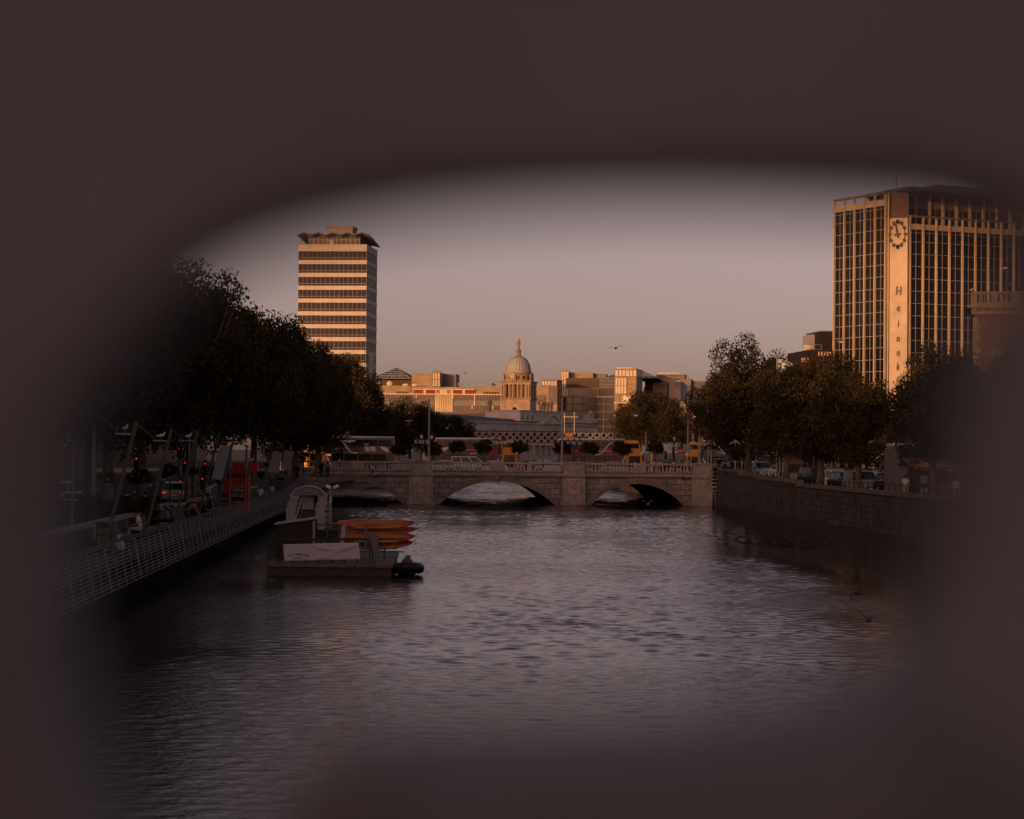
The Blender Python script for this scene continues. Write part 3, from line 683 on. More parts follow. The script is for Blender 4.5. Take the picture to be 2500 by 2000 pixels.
MB().b2(3.6, 4.6, .1, .3, 15.6, 15.9).b2(3.9, 4.1, .1, .3, 15.6, 19.6).b2(4.6, 6.8, 0, .1, 19.4, 19.5).b2(4.6, 6.8, 0, .1, 18.2, 18.3).build('roof_ladder', M_vst, vb.t)
MB().b2(9.5, 12.5, 3, 5, zt, zt + 1.2).build('chimney', M_vst, vb.t)
# ---------------------------------------------------------------- trees
M_bark = mat('plane bark', (0.12, 0.09, 0.065), 0.9, 0.4, 3, bump=0.4)
leafm = [mat('leaf dark', (0.028, 0.025, 0.013), 0.85, 0.4, 0.8, spec=.08), mat('leaf mid', (0.046, 0.039, 0.020), 0.85, 0.35, 0.8, spec=.08), mat('leaf olive', (0.068, 0.052, 0.027), 0.85, 0.3, 0.8, spec=.08)]
def crown_mesh(seed, nclump=95, nleaf=400, size=0.027, dense=1.0):
    """a crown of radius one: uneven clumps of small leaves with gaps between them"""
    rg = np.random.default_rng(seed); V, I = [], []
    cl = []
    while len(cl) < nclump:
        p = rg.normal(size=3); p /= np.linalg.norm(p); rr = rg.uniform(0.15, 0.9) ** 0.5 if rg.random() < .8 else rg.uniform(0, .6)
        p = p * rr; 
        if p[2] < -0.72: continue
        p[2] *= 1.0
        cl.append((p, rg.uniform(0.14, 0.32)))
    verts, mi = [], []
    for p, r_ in cl:
        m = int(nleaf * (r_ / 0.22) ** 2)
        d = rg.normal(size=(m, 3)); d /= np.linalg.norm(d, axis=1)[:, None]
        c = p + d * (r_ * rg.uniform(0.55, 1.08, size=(m, 1)) )
        a = rg.normal(size=(m, 3)); a /= np.linalg.norm(a, axis=1)[:, None]
        nn = d * 0.7 + rg.normal(size=(m, 3)) * 0.6
        b_ = np.cross(nn, a); b_ /= np.linalg.norm(b_, axis=1)[:, None] + 1e-9
        a2 = np.cross(b_, nn); a2 /= np.linalg.norm(a2, axis=1)[:, None] + 1e-9
        s_ = size * rg.uniform(0.5, 1.25, size=(m, 1))
        q = np.stack([c - a2 * s_ , c + b_ * s_ * .55, c + a2 * s_, c - b_ * s_ * .55], axis=1)
        verts.append(q.reshape(-1, 3)); base = rg.choice([0, 1, 2], p=[.35, .45, .2])
        mi.append(np.where(rg.random(m) < .6, base, rg.choice([0, 1, 2], size=m)))
    v = np.concatenate(verts); mi = np.concatenate(mi); nf = len(v) // 4
    me = bpy.data.meshes.new('crown'); me.vertices.add(len(v)); me.vertices.foreach_set('co', v.astype('f4').ravel())
    me.loops.add(nf * 4); me.loops.foreach_set('vertex_index', np.arange(nf * 4, dtype='i4'))
    me.polygons.add(nf); me.polygons.foreach_set('loop_start', np.arange(0, nf * 4, 4, dtype='i4'))
    for m in leafm: me.materials.append(m)
    me.polygons.foreach_set('material_index', mi.astype('i4')); me.update(calc_edges=True)
    return me
crowns = [crown_mesh(s) for s in (1, 2, 3, 4)]
crowns_fine = [crown_mesh(s, 46, 110, 0.07) for s in (11, 12)]
def limbs(h, rx, rz_c, seed, r0_):
    rg = random.Random(seed); b_ = MB(); b_.smooth = True; hc = h - rz_c * 2 * 0.82
    b_.tube([(0, 0, 0), (0.04, 0, 0.3), (0.05, .03, hc * .6), (rg.uniform(-.2, .2), rg.uniform(-.2, .2), hc * 1.05), (rg.uniform(-.4, .4), rg.uniform(-.4, .4), hc + rz_c * .9)], [r0_ * 1.35, r0_ * 1.05, r0_ * .85, r0_ * .7, r0_ * .2], 9)
    for i in range(7):
        a = i * 2.4 + rg.random(); k = rg.uniform(.5, .85)
        b_.tube([(0, 0, hc * rg.uniform(.75, 1.05)), (math.cos(a) * rx * k * .4, math.sin(a) * rx * k * .4, hc + rz_c * rg.uniform(.2, .6)), (math.cos(a) * rx * k, math.sin(a) * rx * k, hc + rz_c * rg.uniform(.7, 1.5))], [r0_ * .5, r0_ * .3, r0_ * .08], 6)
    return b_
def tree(px, d, ytop, rx, zbase, label, group, seed, hbot=3.2, a=None, name='plane_tree', trunk=0.3, ry=None, fine=False):
    p = atz(px, d, zbase) if a is None else riv(a, d, zbase)
    h = at(px, ytop, d).z - zbase
    rz_c = (h - hbot) / 2
    t = thing(name, p, label, 'tree', group)
    limbs(h, rx, rz_c, seed, trunk).build('trunk', M_bark, t)
    c = link('crown', (crowns_fine if fine else crowns)[seed % (2 if fine else 4)], t)
    c.location = (0, 0, hbot + rz_c); c.scale = (rx, ry or rx, rz_c / .95); c.rotation_euler = (0, 0, seed * 1.3)
    return t
GL = 'plane trees along the left quay'
LT = [(262, 126, 525, 3.4, 'unseen tall narrow plane tree at the left, added to darken the reflection'), (130, 118, 470, 5.6, 'unseen very tall plane tree at the far left, added to darken the reflection'), (215, 132, 585, 6.2, 'broad dark plane tree nearest the iron parapet, half lost in the blur'),  # first two are unseen trees, added to blacken the river reflection
      (345, 150, 655, 5.6, 'tallest dark plane tree on the left quay, its top against the sky'),
      (462, 172, 668, 5.2, 'dark plane tree beside the tallest one, a notch lower'),
      (545, 188, 735, 5.4, 'dark plane tree behind the three leaning white banners'),
      (618, 205, 752, 5.2, 'dark plane tree behind the red kiosk'),
      (668, 222, 812, 5.0, 'dark plane tree whose top meets the lower left of the office tower'),
      (720, 240, 842, 4.8, 'dark plane tree in front of the foot of the office tower'),
      (775, 262, 862, 5.2, 'dark plane tree rising above the near end of the bridge'),
      (800, 325, 858, 7.0, 'dark tree behind the grey bus with the yellow nose'),
      (862, 342, 895, 5.4, 'dark tree right of the office tower, ending the left row')]
for i, (px, d, yt, rx, lab) in enumerate(LT): tree(px, d, yt, rx, lz(d), lab, GL, i, hbot=3.9 if d < 230 else 1.6, trunk=0.34)
for i, (px, d, yt, rx) in enumerate([(748, 400, 930, 6.5), (790, 430, 935, 6.5), (826, 470, 950, 6.5), (858, 500, 965, 6.5), (890, 520, 985, 6.5), (915, 400, 1000, 4.5)]): tree(px, d, yt, rx, 3.45, ['dark quay tree half hidden behind the foot of the office tower side', 'dark quay tree beyond the bridge in front of the tower base', 'low dark tree behind the roof of the grey bus', 'dark tree closing the far left quay behind the grey bus', 'dark tree where the left tree row ends', 'small dark tree just left of the tall lamp pole'][i], GL, 60 + i, hbot=0.8)
GM = 'sunlit trees beyond the bridge'
for i, (px, d, yt, rx, lab) in enumerate([(1000, 445, 978, 6.2, 'warm lit tree behind the tall grey lamp pole on the bridge'), (948, 430, 1010, 4.6, 'low dark tree between the first two buses'), (1062, 452, 1000, 4.6, 'dim tree just right of the tall lamp pole, below the glass offices'), (1112, 460, 1020, 4.8, 'dim tree that touches the left end of the lattice rail bridge'),
                                          (1700, 420, 1022, 5.2, 'small warm lit tree between the flagpoles and the biggest right hand tree'), (1735, 400, 1035, 4.5, 'small dim tree tucked below the biggest right hand tree')]):
    tree(px, d, yt, rx, 3.45, lab, GM, 20 + i, hbot=2.2)
tree(1592, 350, 962, 6.0, 3.45, 'round sunlit tree right of the yellow bus, below the lit stone office tower', 'plane trees along the right quay', 31, hbot=3.2, ry=5)
tree(1540, 362, 985, 3.6, 3.45, 'narrow sunlit tree at the left edge of the round one beside the lit office tower', 'plane trees along the right quay', 32, hbot=3.2)
GR = 'plane trees along the right quay'
for i, (px, d, yt, rx, lab, tr) in enumerate([(1826, 250, 838, 4.3, 'tallest tree on the right quay, its trunk behind the stepped wall top', .42), (1775, 262, 905, 3.6, 'tree leaning out over the end of the bridge on the right', .25), (1920, 232, 885, 3.6, 'tree in front of the left glass face of the clock block', .3),
                                              (2003, 206, 878, 4.4, 'tree with a forked trunk behind the waiting cars', .36), (2095, 190, 925, 3.3, 'dark tree that hides the lowest sign letters', .3), (2278, 165, 862, 3.3, 'dark tree beside the bus shelter, in front of the glass strips', .34), (2345, 158, 905, 3.4, 'dim tree below the stone corner building', .3), (2470, 150, 880, 4.2, 'hazy tree at the right edge behind the blur', .34)]):
    tree(px, d, yt, rx * 1.18, rz_(d), lab, GR, 40 + i, hbot=2.2, trunk=tr)
# ---------------------------------------------------------------- terraces along the quays
M_brick = [mat('dark red brick', (0.13, 0.062, 0.045), 0.9, 0.3, 1, brick=(0.45, 0.15, (0.10, 0.08, 0.07), 0.02)), mat('brown brick wall', (0.14, 0.095, 0.065), 0.9, 0.3, 1, brick=(0.45, 0.15, (0.1, 0.085, 0.07), 0.02)), mat('painted render', (0.09, 0.08, 0.07), 0.85, 0.15, 0.6), mat('grey render', (0.07, 0.067, 0.063), 0.85, 0.15, 0.6)]
M_slate = mat('roof slate', (0.06, 0.06, 0.065), 0.8, 0.25, 2)
def townhouse(w, h, depth, bm_, storeys, nwin):
    """front on y=0 facing -y"""
    t = thing('townhouse', (0, 0, 0), 'x', 'townhouse')
    MB().b2(0, w, 0, depth, 0, h).build('wall', bm_, t)
    rf = MB(); rf.prism([(0, -.1, h), (0, depth, h), (0, depth / 2, h + 3.2)], (w, 0, 0)); rf = rf.build('roof', M_slate, t)
    ch = MB(); ch.b2(0.2, 1.2, depth * .3, depth * .7, h, h + 5)
    for i in range(5): ch.lathe([(.16, h + 5), (.12, h + 5.9)], (.7, depth * .34 + i * depth * .08, 0), 8)
    ch.build('chimney', M_brick[0], rf)
    MB().b2(-.02, w + .02, -.25, 0.05, h - .35, h + .15).build('cornice', M_stone, t)
    MB().b2(0.1, w - .1, -.12, 0.0, 0, 3.4).build('shopfront', M_black, t)
    sh = (h - 4.2) / (storeys - 1)
    wme = MB().b2(-.55, .55, -.02, 0.1, 0, 1).mesh('window', M_glass); sme = MB().b2(-.68, .68, -.1, .02, -.12, 0).b2(-.68, .68, -.06, .02, 1, 1.16).b2(-.03, .03, -.05, 0, 0, 1).mesh('frame', M_white)
    for s in range(storeys - 1):
        for i in range(nwin):
            wv = link('window', wme, t); wv.location = (w * (i + .5) / nwin, -.02, 4.4 + s * sh); wv.scale = (1, 1, min(2.1, sh * .62)); link('frame', sme, wv)
    return t
protos = [townhouse(15, 18.5, 14, M_brick[0], 5, 5), townhouse(17, 20, 14, M_brick[1], 5, 5), townhouse(14, 17.5, 14, M_brick[2], 4, 4), townhouse(19, 21, 15, M_brick[3], 6, 6)]
def place_house(k_, P, rz, first=[True] * 4):
    if first[k_]: first[k_] = False; t = protos[k_]
    else: t = dup(protos[k_])
    t.location = P; t.rotation_euler = (0, 0, rz)
    t['group'] = 'terraced houses along the quays'
    t['label'] = ['red brick terraced house with sash windows over a dark shopfront on the quay', 'brown brick terraced house with sash windows over a dark shopfront on the quay', 'cream rendered terraced house above a dark shopfront on the quay', 'tall grey rendered quayside house of six storeys above a shopfront'][k_]
    return t
rgh = random.Random(3); y = -330.0; widths = [15, 17, 14, 19]
ang = math.atan2(1, -0.0425)
while y < 236:
    k_ = rgh.choice([0, 1, 2, 3, 1, 3]); w_ = widths[k_]
    place_house(k_, riv(-33.5, y, lz(y) - .1), ang)
    y += w_ + 0.05
y = 300.0
while y < 520:
    k_ = rgh.choice([0, 1, 2, 3]); place_house(k_, riv(-47, y, 3.4), ang); y += widths[k_] + 0.05
# ---------------------------------------------------------------- people
def skin(name, verts, edges, m, parent=None, sub=1):
    """one continuous surface grown round a jointed skeleton; verts are (x, y, z, radius x[, radius y])"""
    me = bpy.data.meshes.new('sk'); me.from_pydata([v[:3] for v in verts], edges, [])
    o = bpy.data.objects.new('sk', me); C.objects.link(o)
    md = o.modifiers.new('s', 'SKIN'); md.use_smooth_shade = True
    if not me.skin_vertices: 
        bm = bmesh.new(); bm.from_mesh(me); bm.verts.layers.skin.verify(); bm.to_mesh(me); bm.free()
    for i, v in enumerate(verts):
        sv = me.skin_vertices[0].data[i]; sv.radius = (v[3], v[4] if len(v) > 4 else v[3]); sv.use_root = (i == 0)
    sb = o.modifiers.new('u', 'SUBSURF'); sb.levels = sub; sb.render_levels = sub
    bpy.context.view_layer.update()
    r_ = bpy.data.meshes.new_from_object(o.evaluated_get(bpy.context.evaluated_depsgraph_get())); r_.name = name
    bpy.data.objects.remove(o); bpy.data.meshes.remove(me)
    r_.materials.clear(); r_.materials.append(m)
    return r_
SKIN = [mat('skin light', (0.42, 0.27, 0.2), 0.6), mat('skin brown', (0.14, 0.08, 0.055), 0.6)]
HAIR = [mat('hair dark', (0.012, 0.01, 0.008), 0.6), mat('hair brown', (0.06, 0.035, 0.02), 0.6), mat('hair grey', (0.3, 0.29, 0.28), 0.7)]
CLOTH = {k_: mat('cloth ' + k_, c, 0.85, 0.2, 6) for k_, c in dict(black=(0.010, 0.010, 0.012), navy=(0.016, 0.02, 0.04), white=(0.62, 0.61, 0.6), grey=(0.19, 0.185, 0.18), mustard=(0.32, 0.16, 0.05), red=(0.35, 0.03, 0.03), tan=(0.26, 0.18, 0.11), blue=(0.14, 0.17, 0.22), denim=(0.06, 0.08, 0.13), pale=(0.42, 0.4, 0.38)).items()}
def pose(kind):
    """joint positions facing -y: pelvis, chest, neck, head, and for both sides shoulder, elbow, wrist, hip, knee, ankle, toe"""
    J = dict(pel=(0, 0, .95), chest=(0, 0, 1.30), neck=(0, 0, 1.47), head=(0, -.02, 1.62))
    for s, sg in (('l', -1), ('r', 1)):
        J[s + 'sh'] = (.185 * sg, 0, 1.42); J[s + 'el'] = (.235 * sg, .03, 1.14); J[s + 'wr'] = (.235 * sg, -.06, .90)
        J[s + 'hip'] = (.09 * sg, 0, .90); J[s + 'kn'] = (.10 * sg, -.02, .5); J[s + 'an'] = (.11 * sg, .03, .08); J[s + 'to'] = (.12 * sg, -.15, .04)
    def st(**k_): J.update(k_)
    if kind == 'walk':
        st(lkn=(-.09, -.20, .52), lan=(-.09, -.34, .12), lto=(-.09, -.52, .13), rkn=(.09, .06, .48), ran=(.09, .34, .16), rto=(.09, .2, .04),
           lel=(-.23, .14, 1.16), lwr=(-.22, .16, .92), rel=(.23, -.10, 1.15), rwr=(.21, -.30, 1.0))
    if kind == 'phone':
        st(rel=(.25, -.02, 1.14), rwr=(.08, -.26, 1.28), lel=(-.25, .02, 1.13), lwr=(-.12, -.22, 1.1), head=(0, -.06, 1.60))
    if kind == 'sit':
        st(pel=(0, 0, .50), chest=(0, -.06, .85), neck=(0, -.12, 1.02), head=(0, -.18, 1.16))
        for s, sg in (('l', -1), ('r', 1)):
            st(**{s + 'sh': (.185 * sg, -.08, .97), s + 'el': (.24 * sg, -.12, .70), s + 'wr': (.13 * sg, -.36, .64), s + 'hip': (.10 * sg, -.05, .49), s + 'kn': (.13 * sg, -.50, .50), s + 'an': (.12 * sg, -.50, .09), s + 'to': (.12 * sg, -.68, .04)})
    if kind == 'lean':
        st(pel=(0, .12, .92), chest=(0, -.12, 1.18), neck=(0, -.28, 1.26), head=(0, -.40, 1.30))
        for s, sg in (('l', -1), ('r', 1)):
            st(**{s + 'sh': (.185 * sg, -.22, 1.24), s + 'el': (.22 * sg, -.36, 1.0), s + 'wr': (.15 * sg, -.5, .82), s + 'hip': (.09 * sg, .1, .88), s + 'an': (.11 * sg, .1, .08), s + 'to': (.12 * sg, -.08, .04), s + 'kn': (.10 * sg, .0, .5)})
    return J
def make_person(kind, long_sleeve=True, coat=False, hair_long=False):
    J = pose(kind); V, E = [], []
    def add(p, r, par=None):
        V.append((*p, *(r if isinstance(r, tuple) else (r,)))); i = len(V) - 1
        if par is not None: E.append((par, i))
        return i
    pel = add(J['pel'], (.13, .095)); ch = add(J['chest'], (.14, .10), pel); nk = add(J['neck'], .055, ch)
    h = Vector(J['head']); dn = (h - Vector(J['neck'])).normalized(); f_ = Vector((0, -1, 0)); f_ = (f_ - dn * f_.dot(dn)).normalized()
    h0 = add(h - dn * .06, (.062, .07), nk); h1 = add(h, (.078, .098), h0); h2 = add(h + dn * .075, (.06, .075), h1)
    add(h + f_ * .118 - dn * .01, .013, h1); add(h + f_ * .092 - dn * .062, .03, h0)
    for sg in (-1, 1): add(h + Vector((sg * .092, 0, 0)), .018, h1)
    for s, sg in (('l', -1), ('r', 1)):
        a = add(J[s + 'sh'], .052, ch); b_ = add(J[s + 'el'], .04, a); w_ = add(J[s + 'wr'], .027, b_)
        d = (Vector(J[s + 'wr']) - Vector(J[s + 'el'])).normalized(); pm = Vector(J[s + 'wr']) + d * .07; pa = add(pm, (.036, .02), w_)
        sd = Vector((0, 1, 0)).cross(d).normalized() if abs(d.y) < .8 else Vector((1, 0, 0)); cr = d.cross(sd)
        for q, ln in ((-1.5, .065), (-.5, .08), (.5, .085), (1.5, .075)):
            k1 = add(pm + d * .035 + cr * (q * .017), .009, pa); k2 = add(pm + d * (.035 + ln * .55) + cr * (q * .018) - sd * .012 * sg, .008, k1); add(pm + d * (.03 + ln * .9) + cr * (q * .018) - sd * .035 * sg, .007, k2)
        t1 = add(pm - d * .03 + cr * .038, .010, pa); add(pm + d * .02 + cr * .055 - sd * .015 * sg, .008, t1)
        hp_ = add(J[s + 'hip'], .075, pel); kn = add(J[s + 'kn'], .055, hp_); an = add(J[s + 'an'], .038, kn); add(J[s + 'to'], (.04, .03), an)
    me_body = skin('body', V, E, SKIN[0])
    V, E = [], []
    pel = add(Vector(J['pel']) + Vector((0, 0, -.03)), (.165, .125)); ch = add(J['chest'], (.168, .125), pel); add(Vector(J['neck']) - dn * .03, .075, ch)
    for s in 'lr':
        a = add(J[s + 'sh'], .078, ch); b_ = add(Vector(J[s + 'el']) if long_sleeve else Vector(J[s + 'sh']).lerp(Vector(J[s + 'el']), .75), .062, a)
        if long_sleeve: add(Vector(J[s + 'el']).lerp(Vector(J[s + 'wr']), .92), .044, b_)
        if coat: add(Vector(J[s + 'hip']) + Vector((0, 0, -.14)), .115, pel)
    me_top = skin('top', V, E, CLOTH['black'])
    V, E = [], []
    pel = add(Vector(J['pel']) + Vector((0, 0, -.02)), (.145, .11))
    for s in 'lr':
        hp_ = add(J[s + 'hip'], .098, pel); kn = add(J[s + 'kn'], .078, hp_); add(Vector(J[s + 'kn']).lerp(Vector(J[s + 'an']), .93), .062, kn)
    me_tr = skin('trousers', V, E, CLOTH['denim'])
    shoes = MB(); shoes.smooth = True
    for s in 'lr':
        a, b_ = Vector(J[s + 'an']), Vector(J[s + 'to']); shoes.tube([a + (a - b_) * .25 + Vector((0, 0, -.02)), a.lerp(b_, .4), b_ + (b_ - a) * .12], [.05, .055, .035], 8)
    me_sh = shoes.mesh('shoes', M_black)
    hb = MB(); hb.smooth = True; hc = h + dn * .03 - f_ * .018
    hb.ball(hc, (.096, .112, .098), 10, 7)
    if hair_long: hb.ball(hc - dn * .13 - f_ * .045, (.088, .06, .17), 8, 6)
    me_hair = hb.mesh('hair', HAIR[0])
    t = thing('person', (0, 0, -50), 'x', 'person')
    for nm, me in (('body', me_body), ('top', me_top), ('trousers', me_tr), ('shoes', me_sh), ('hair', me_hair)):
        o = link(nm, me, t)
        o.material_slots[0].link = 'OBJECT'; o.material_slots[0].material = me.materials[0]
    return t
PP = {'stand': make_person('stand', False), 'coat': make_person('stand', True, True), 'walk': make_person('walk', True), 'walkshort': make_person('walk', False, False, True), 'phone': make_person('phone', True, False, True), 'sit': make_person('sit', False), 'sitcoat': make_person('sit', True, False, True), 'lean': make_person('lean', True)}
_used = set()
def person(kind, P, rz, top, trousers, label, hair=0, sk=0, group=None, h=1.0):
    """rz: 0 faces the camera, 180 faces away"""
    if kind in _used: t = dup(PP[kind])
    else: t = PP[kind]; _used.add(kind)
    t.location = P; t.rotation_euler = (0, 0, R(rz)); t.scale = (h, h, h)
    t['label'] = label
    if group: t['group'] = group
    elif 'group' in t: del t['group']
    for ch in t.children:
        nm = ch.name.split('.')[0]
        ch.material_slots[0].link = 'OBJECT'
        ch.material_slots[0].material = {'body': SKIN[sk], 'top': CLOTH[top], 'trousers': CLOTH[trousers], 'hair': HAIR[hair], 'shoes': M_black}[nm]
    return t
# along the left boardwalk and street
bx = lambda px, a: a / ((px - 1250) / F + 0.0425)       # distance at which the line at offset a shows at pixel px
def left_person(kind, px, a, rz, top, tr, label, hair=0, sk=0, h=1.0, dz=0.0, dd=0):
    d = bx(px, a) + dd; return person(kind, riv(a, d, (1.76 if d < 200 else lz(d)) + dz), rz, top, tr, label, hair, sk, None, h)
left_person('coat', 284, -15.2, 15, 'black', 'black', 'man in a dark open jacket and pale shirt walking behind the bench wall', 0)
left_person('stand', 356, -15.4, 175, 'black', 'black', 'broad man in black seen from behind, walking beside a second man in black', 0, 0, 1.06)
left_person('coat', 382, -15.6, 185, 'black', 'black', 'shorter man in black seen from behind, left of the pale estate car', 0)
left_person('sit', 346, -12.85, -88, 'white', 'pale', 'person in white shirt and pale trousers sitting alone on the timber bench', 0, 0, 1.08)
left_person('sitcoat', 414, -12.9, -75, 'grey', 'black', 'person in grey sitting hunched on the bench left of the mustard jacket', 0)
left_person('sitcoat', 428, -12.85, -65, 'blue', 'black', 'person in pale blue top sitting on the bench behind the hunched one', 0)
left_person('lean', 464, -12.2, -250, 'mustard', 'denim', 'person in a mustard jacket bending over the people on the bench', 0, 0, 1.02)
left_person('sitcoat', 500, -12.9, -80, 'black', 'black', 'person in black with a white cap sitting on the farther bench', 2)
left_person('sitcoat', 517, -12.9, -80, 'black', 'black', 'dark haired person in black on the bench in front of the red kiosk', 0)
left_person('walk', 508, -15.5, 178, 'white', 'black', 'person in white shirt with black backpack walking away from the bench', 0)
left_person('stand', 488, -15.6, 170, 'tan', 'denim', 'person in tan top standing left of the white shirt with backpack', 1)
left_person('sit', 637, -11.6, 165, 'white', 'black', 'person in a white shirt and black waistcoat sitting with back turned, beyond the kiosk', 0, dz=.25)
left_person('sit', 665, -11.5, 170, 'pale', 'black', 'long haired person in pale shirt sitting by the boardwalk mesh, back turned', 0, dz=.25)
left_person('phone', 727, -11.5, 185, 'black', 'black', 'dark figure standing in front of the cream shelter panel', 0)
left_person('walk', 662, -13.2, 10, 'grey', 'denim', 'person in grey walking between the kiosk and the cream panel', 1)
left_person('stand', 676, -13.6, 0, 'navy', 'denim', 'person in navy standing near the third litter bin', 1)
person('coat', riv(-9.6, 247, 3.15), 190, 'black', 'black', 'dark clothed person standing at the flared far end of the boardwalk')
person('phone', riv(-9.0, 248, 3.15), 200, 'tan', 'black', 'person in tan leaning at the flared boardwalk end by the bridge', 1)
# on the bridge, behind the balustrade
GB = 'people on the stone bridge'
cols = ['white', 'black', 'navy', 'pale', 'red', 'tan', 'blue', 'grey', 'black', 'white']
kn = ['walk', 'stand', 'walkshort', 'phone', 'coat']
where = {829: 'beside the first bus', 946: 'right of the first bus', 1283: 'below the nose of the second bus', 1303: 'before the pale columns', 1325: 'before the pale columns', 1412: 'at the right hand pier', 1447: 'beside the third bus', 1550: 'at the yellow nose of the third bus'}
for i, px in enumerate([829, 946, 1283, 1303, 1325, 1412, 1447, 1550, 1583, 1597, 1610, 1622, 1634, 1646, 1655, 1664, 1673, 1682, 1692, 1703, 1728]):
    d = 267.3 + (i * 7 % 5) * .45; c_ = cols[i % 10]
    P = Vector((at(px, 1120, d).x, d, 3.52))
    person(kn[i % 5], P, (80, -90, 20, 170, -100)[i % 5], c_, ['denim', 'black', 'navy'][i % 3],
           f'person in {c_} on the bridge {where[px]}' if px in where else f'person in {c_} crossing the right end of the bridge', i % 3, i % 4 == 3, GB)
person('coat', Vector((at(1746, 1130, 256).x, 256, rz_(256) + .02)), 180, 'grey', 'black', 'grey coated person seen from behind at the top of the river stair', 2, 0, None, 1.05)
person('coat', Vector((at(1770, 1130, 254).x, 254, rz_(254) + .02)), 150, 'black', 'black', 'person in black leaning by the cars next to the grey coated one', 0)
# crowd on the right pavement
GC = 'crowd on the right hand corner'
for i, (px, d) in enumerate([(1962, 280), (1972, 276), (2005, 285), (2013, 279), (2030, 288), (2040, 282), (2047, 285), (2058, 274), (2066, 281), (2074, 270), (2081, 286), (2090, 279), (2097, 284), (2108, 280), (2127, 262), (2143, 266), (2150, 270), (2158, 259), (2166, 262), (2171, 268), (2185, 270), (2200, 265), (1850, 262), (1862, 256), (1890, 258)]):
    c_ = cols[(i * 3 + 1) % 10]; place = 'by the white barriers' if px < 2000 else ('under the dark awning' if px < 2110 else 'before the pale lit wall')
    if px < 1900: place = 'beside the white four wheel drive'
    person(kn[(i * 2) % 5], Vector((at(px, 1130, d).x, d, 3.42 if d > 258 else rz_(d))), (60, -70, 160, 10, -120)[i % 5], c_, ['black', 'denim', 'navy', 'pale'][i % 4], f'person in {c_} standing {place}' if i % 2 else f'person in {c_} walking {place}', i % 3, i % 5 == 2, GC)
person('stand', riv(RW + 1.6, bx(2212, RW + 1.6), 2.9), 175, 'white', 'pale', 'person with black backpack and pale trousers beside the bus shelter', 0)
person('stand', riv(RW + 1.7, bx(2335, RW + 1.7), 2.9), 185, 'white', 'pale', 'blurred person in white shirt by the railing right of the shelter', 0)
for k_, t in PP.items():
    if k_ not in _used: print('unused', k_)
# ---------------------------------------------------------------- boardwalk and its furniture on the left
AO, AI, DK = -10.8, -13.4, 1.76
bw = thing('boardwalk', riv(AO, 20, 0), 'timber boardwalk hung along the left quay behind a long leaning wire mesh parapet', 'boardwalk')
O = bw.location; angR_ = math.atan2(1, -0.0425)
M_mesh = mat('grey mesh wire', (0.27, 0.25, 0.25), 0.5, 0.1)
M_deck = mat('boardwalk decking', (0.032, 0.025, 0.02), 0.8, 0.35, 3, stretch=(1, 6, 1))
def zb(y): return 1.25 * min(1, max(0, (y - 205) / 42))
LP_ = 9.2
pm_ = MB(); rows = 13; ZB, ZTOP, LEAN = 0.92, 2.62, 0.30
for i in range(rows):
    f_ = i / (rows - 1); pm_.bar((0, LEAN * f_, ZB + (ZTOP - .12 - ZB) * f_), (LP_, LEAN * f_, ZB + (ZTOP - .12 - ZB) * f_), 0.02, 0.02)
for i in range(4):
    x = LP_ * i / 4 + .1; pm_.tube([(x, 0.01, ZB), (x, LEAN, ZTOP - .12)], .018 if i else .034, 6)
pme = pm_.mesh('mesh_panel', M_mesh)
hr = MB().bar((0, LEAN + .03, ZTOP - .03), (LP_, LEAN + .03, ZTOP - .03), 0.16, 0.07).mesh('handrail', M_wood)
dk = MB().b2(0, LP_, 0.42, 2.62, DK - .18, DK)
for k_ in range(6): dk.b2(.2 + k_ * 1.5, .4 + k_ * 1.5, 0.45, 2.5, ZB + .1, DK - .18)
dkm = dk.mesh('deck', M_deck)
for i in range(25):
    y0 = 20 + i * LP_ * .9991; z0, z1 = zb(y0), zb(y0 + LP_)
    P0, P1 = riv(AO, y0, z0) - O, riv(AO, y0 + LP_, z1) - O
    pit = math.atan2(z1 - z0, LP_)
    M4 = Matrix.Translation(P0) @ Matrix.Rotation(angR_, 4, 'Z') @ Matrix.Rotation(-pit, 4, 'Y')
    for nm, me in (('mesh_panel', pme), ('handrail', hr), ('deck', dkm)): link(nm, me, bw).matrix_basis = M4
# flared end by the bridge
fl = MB(); a0, a1 = riv(AO, 248, 0) - O, riv(-8.4, 250.5, 0) - O
for i in range(16):
    z = 1.15 + 2.3 * i / 15; k_ = 0.22 * (1 - i / 15); fl.bar(a0 + Vector((0, 0, z + .0)), a1 + Vector((-k_ * 2 - .1 * (i > 12), 0, z + .25)), 0.03, 0.035)
for i in range(6): f_ = i / 5; p = a0.lerp(a1, f_); fl.bar(p + Vector((0, 0, 1.15)), p + Vector((0, 0, 3.55)), 0.04)
fl.build('flared_mesh_end', M_mesh, bw)
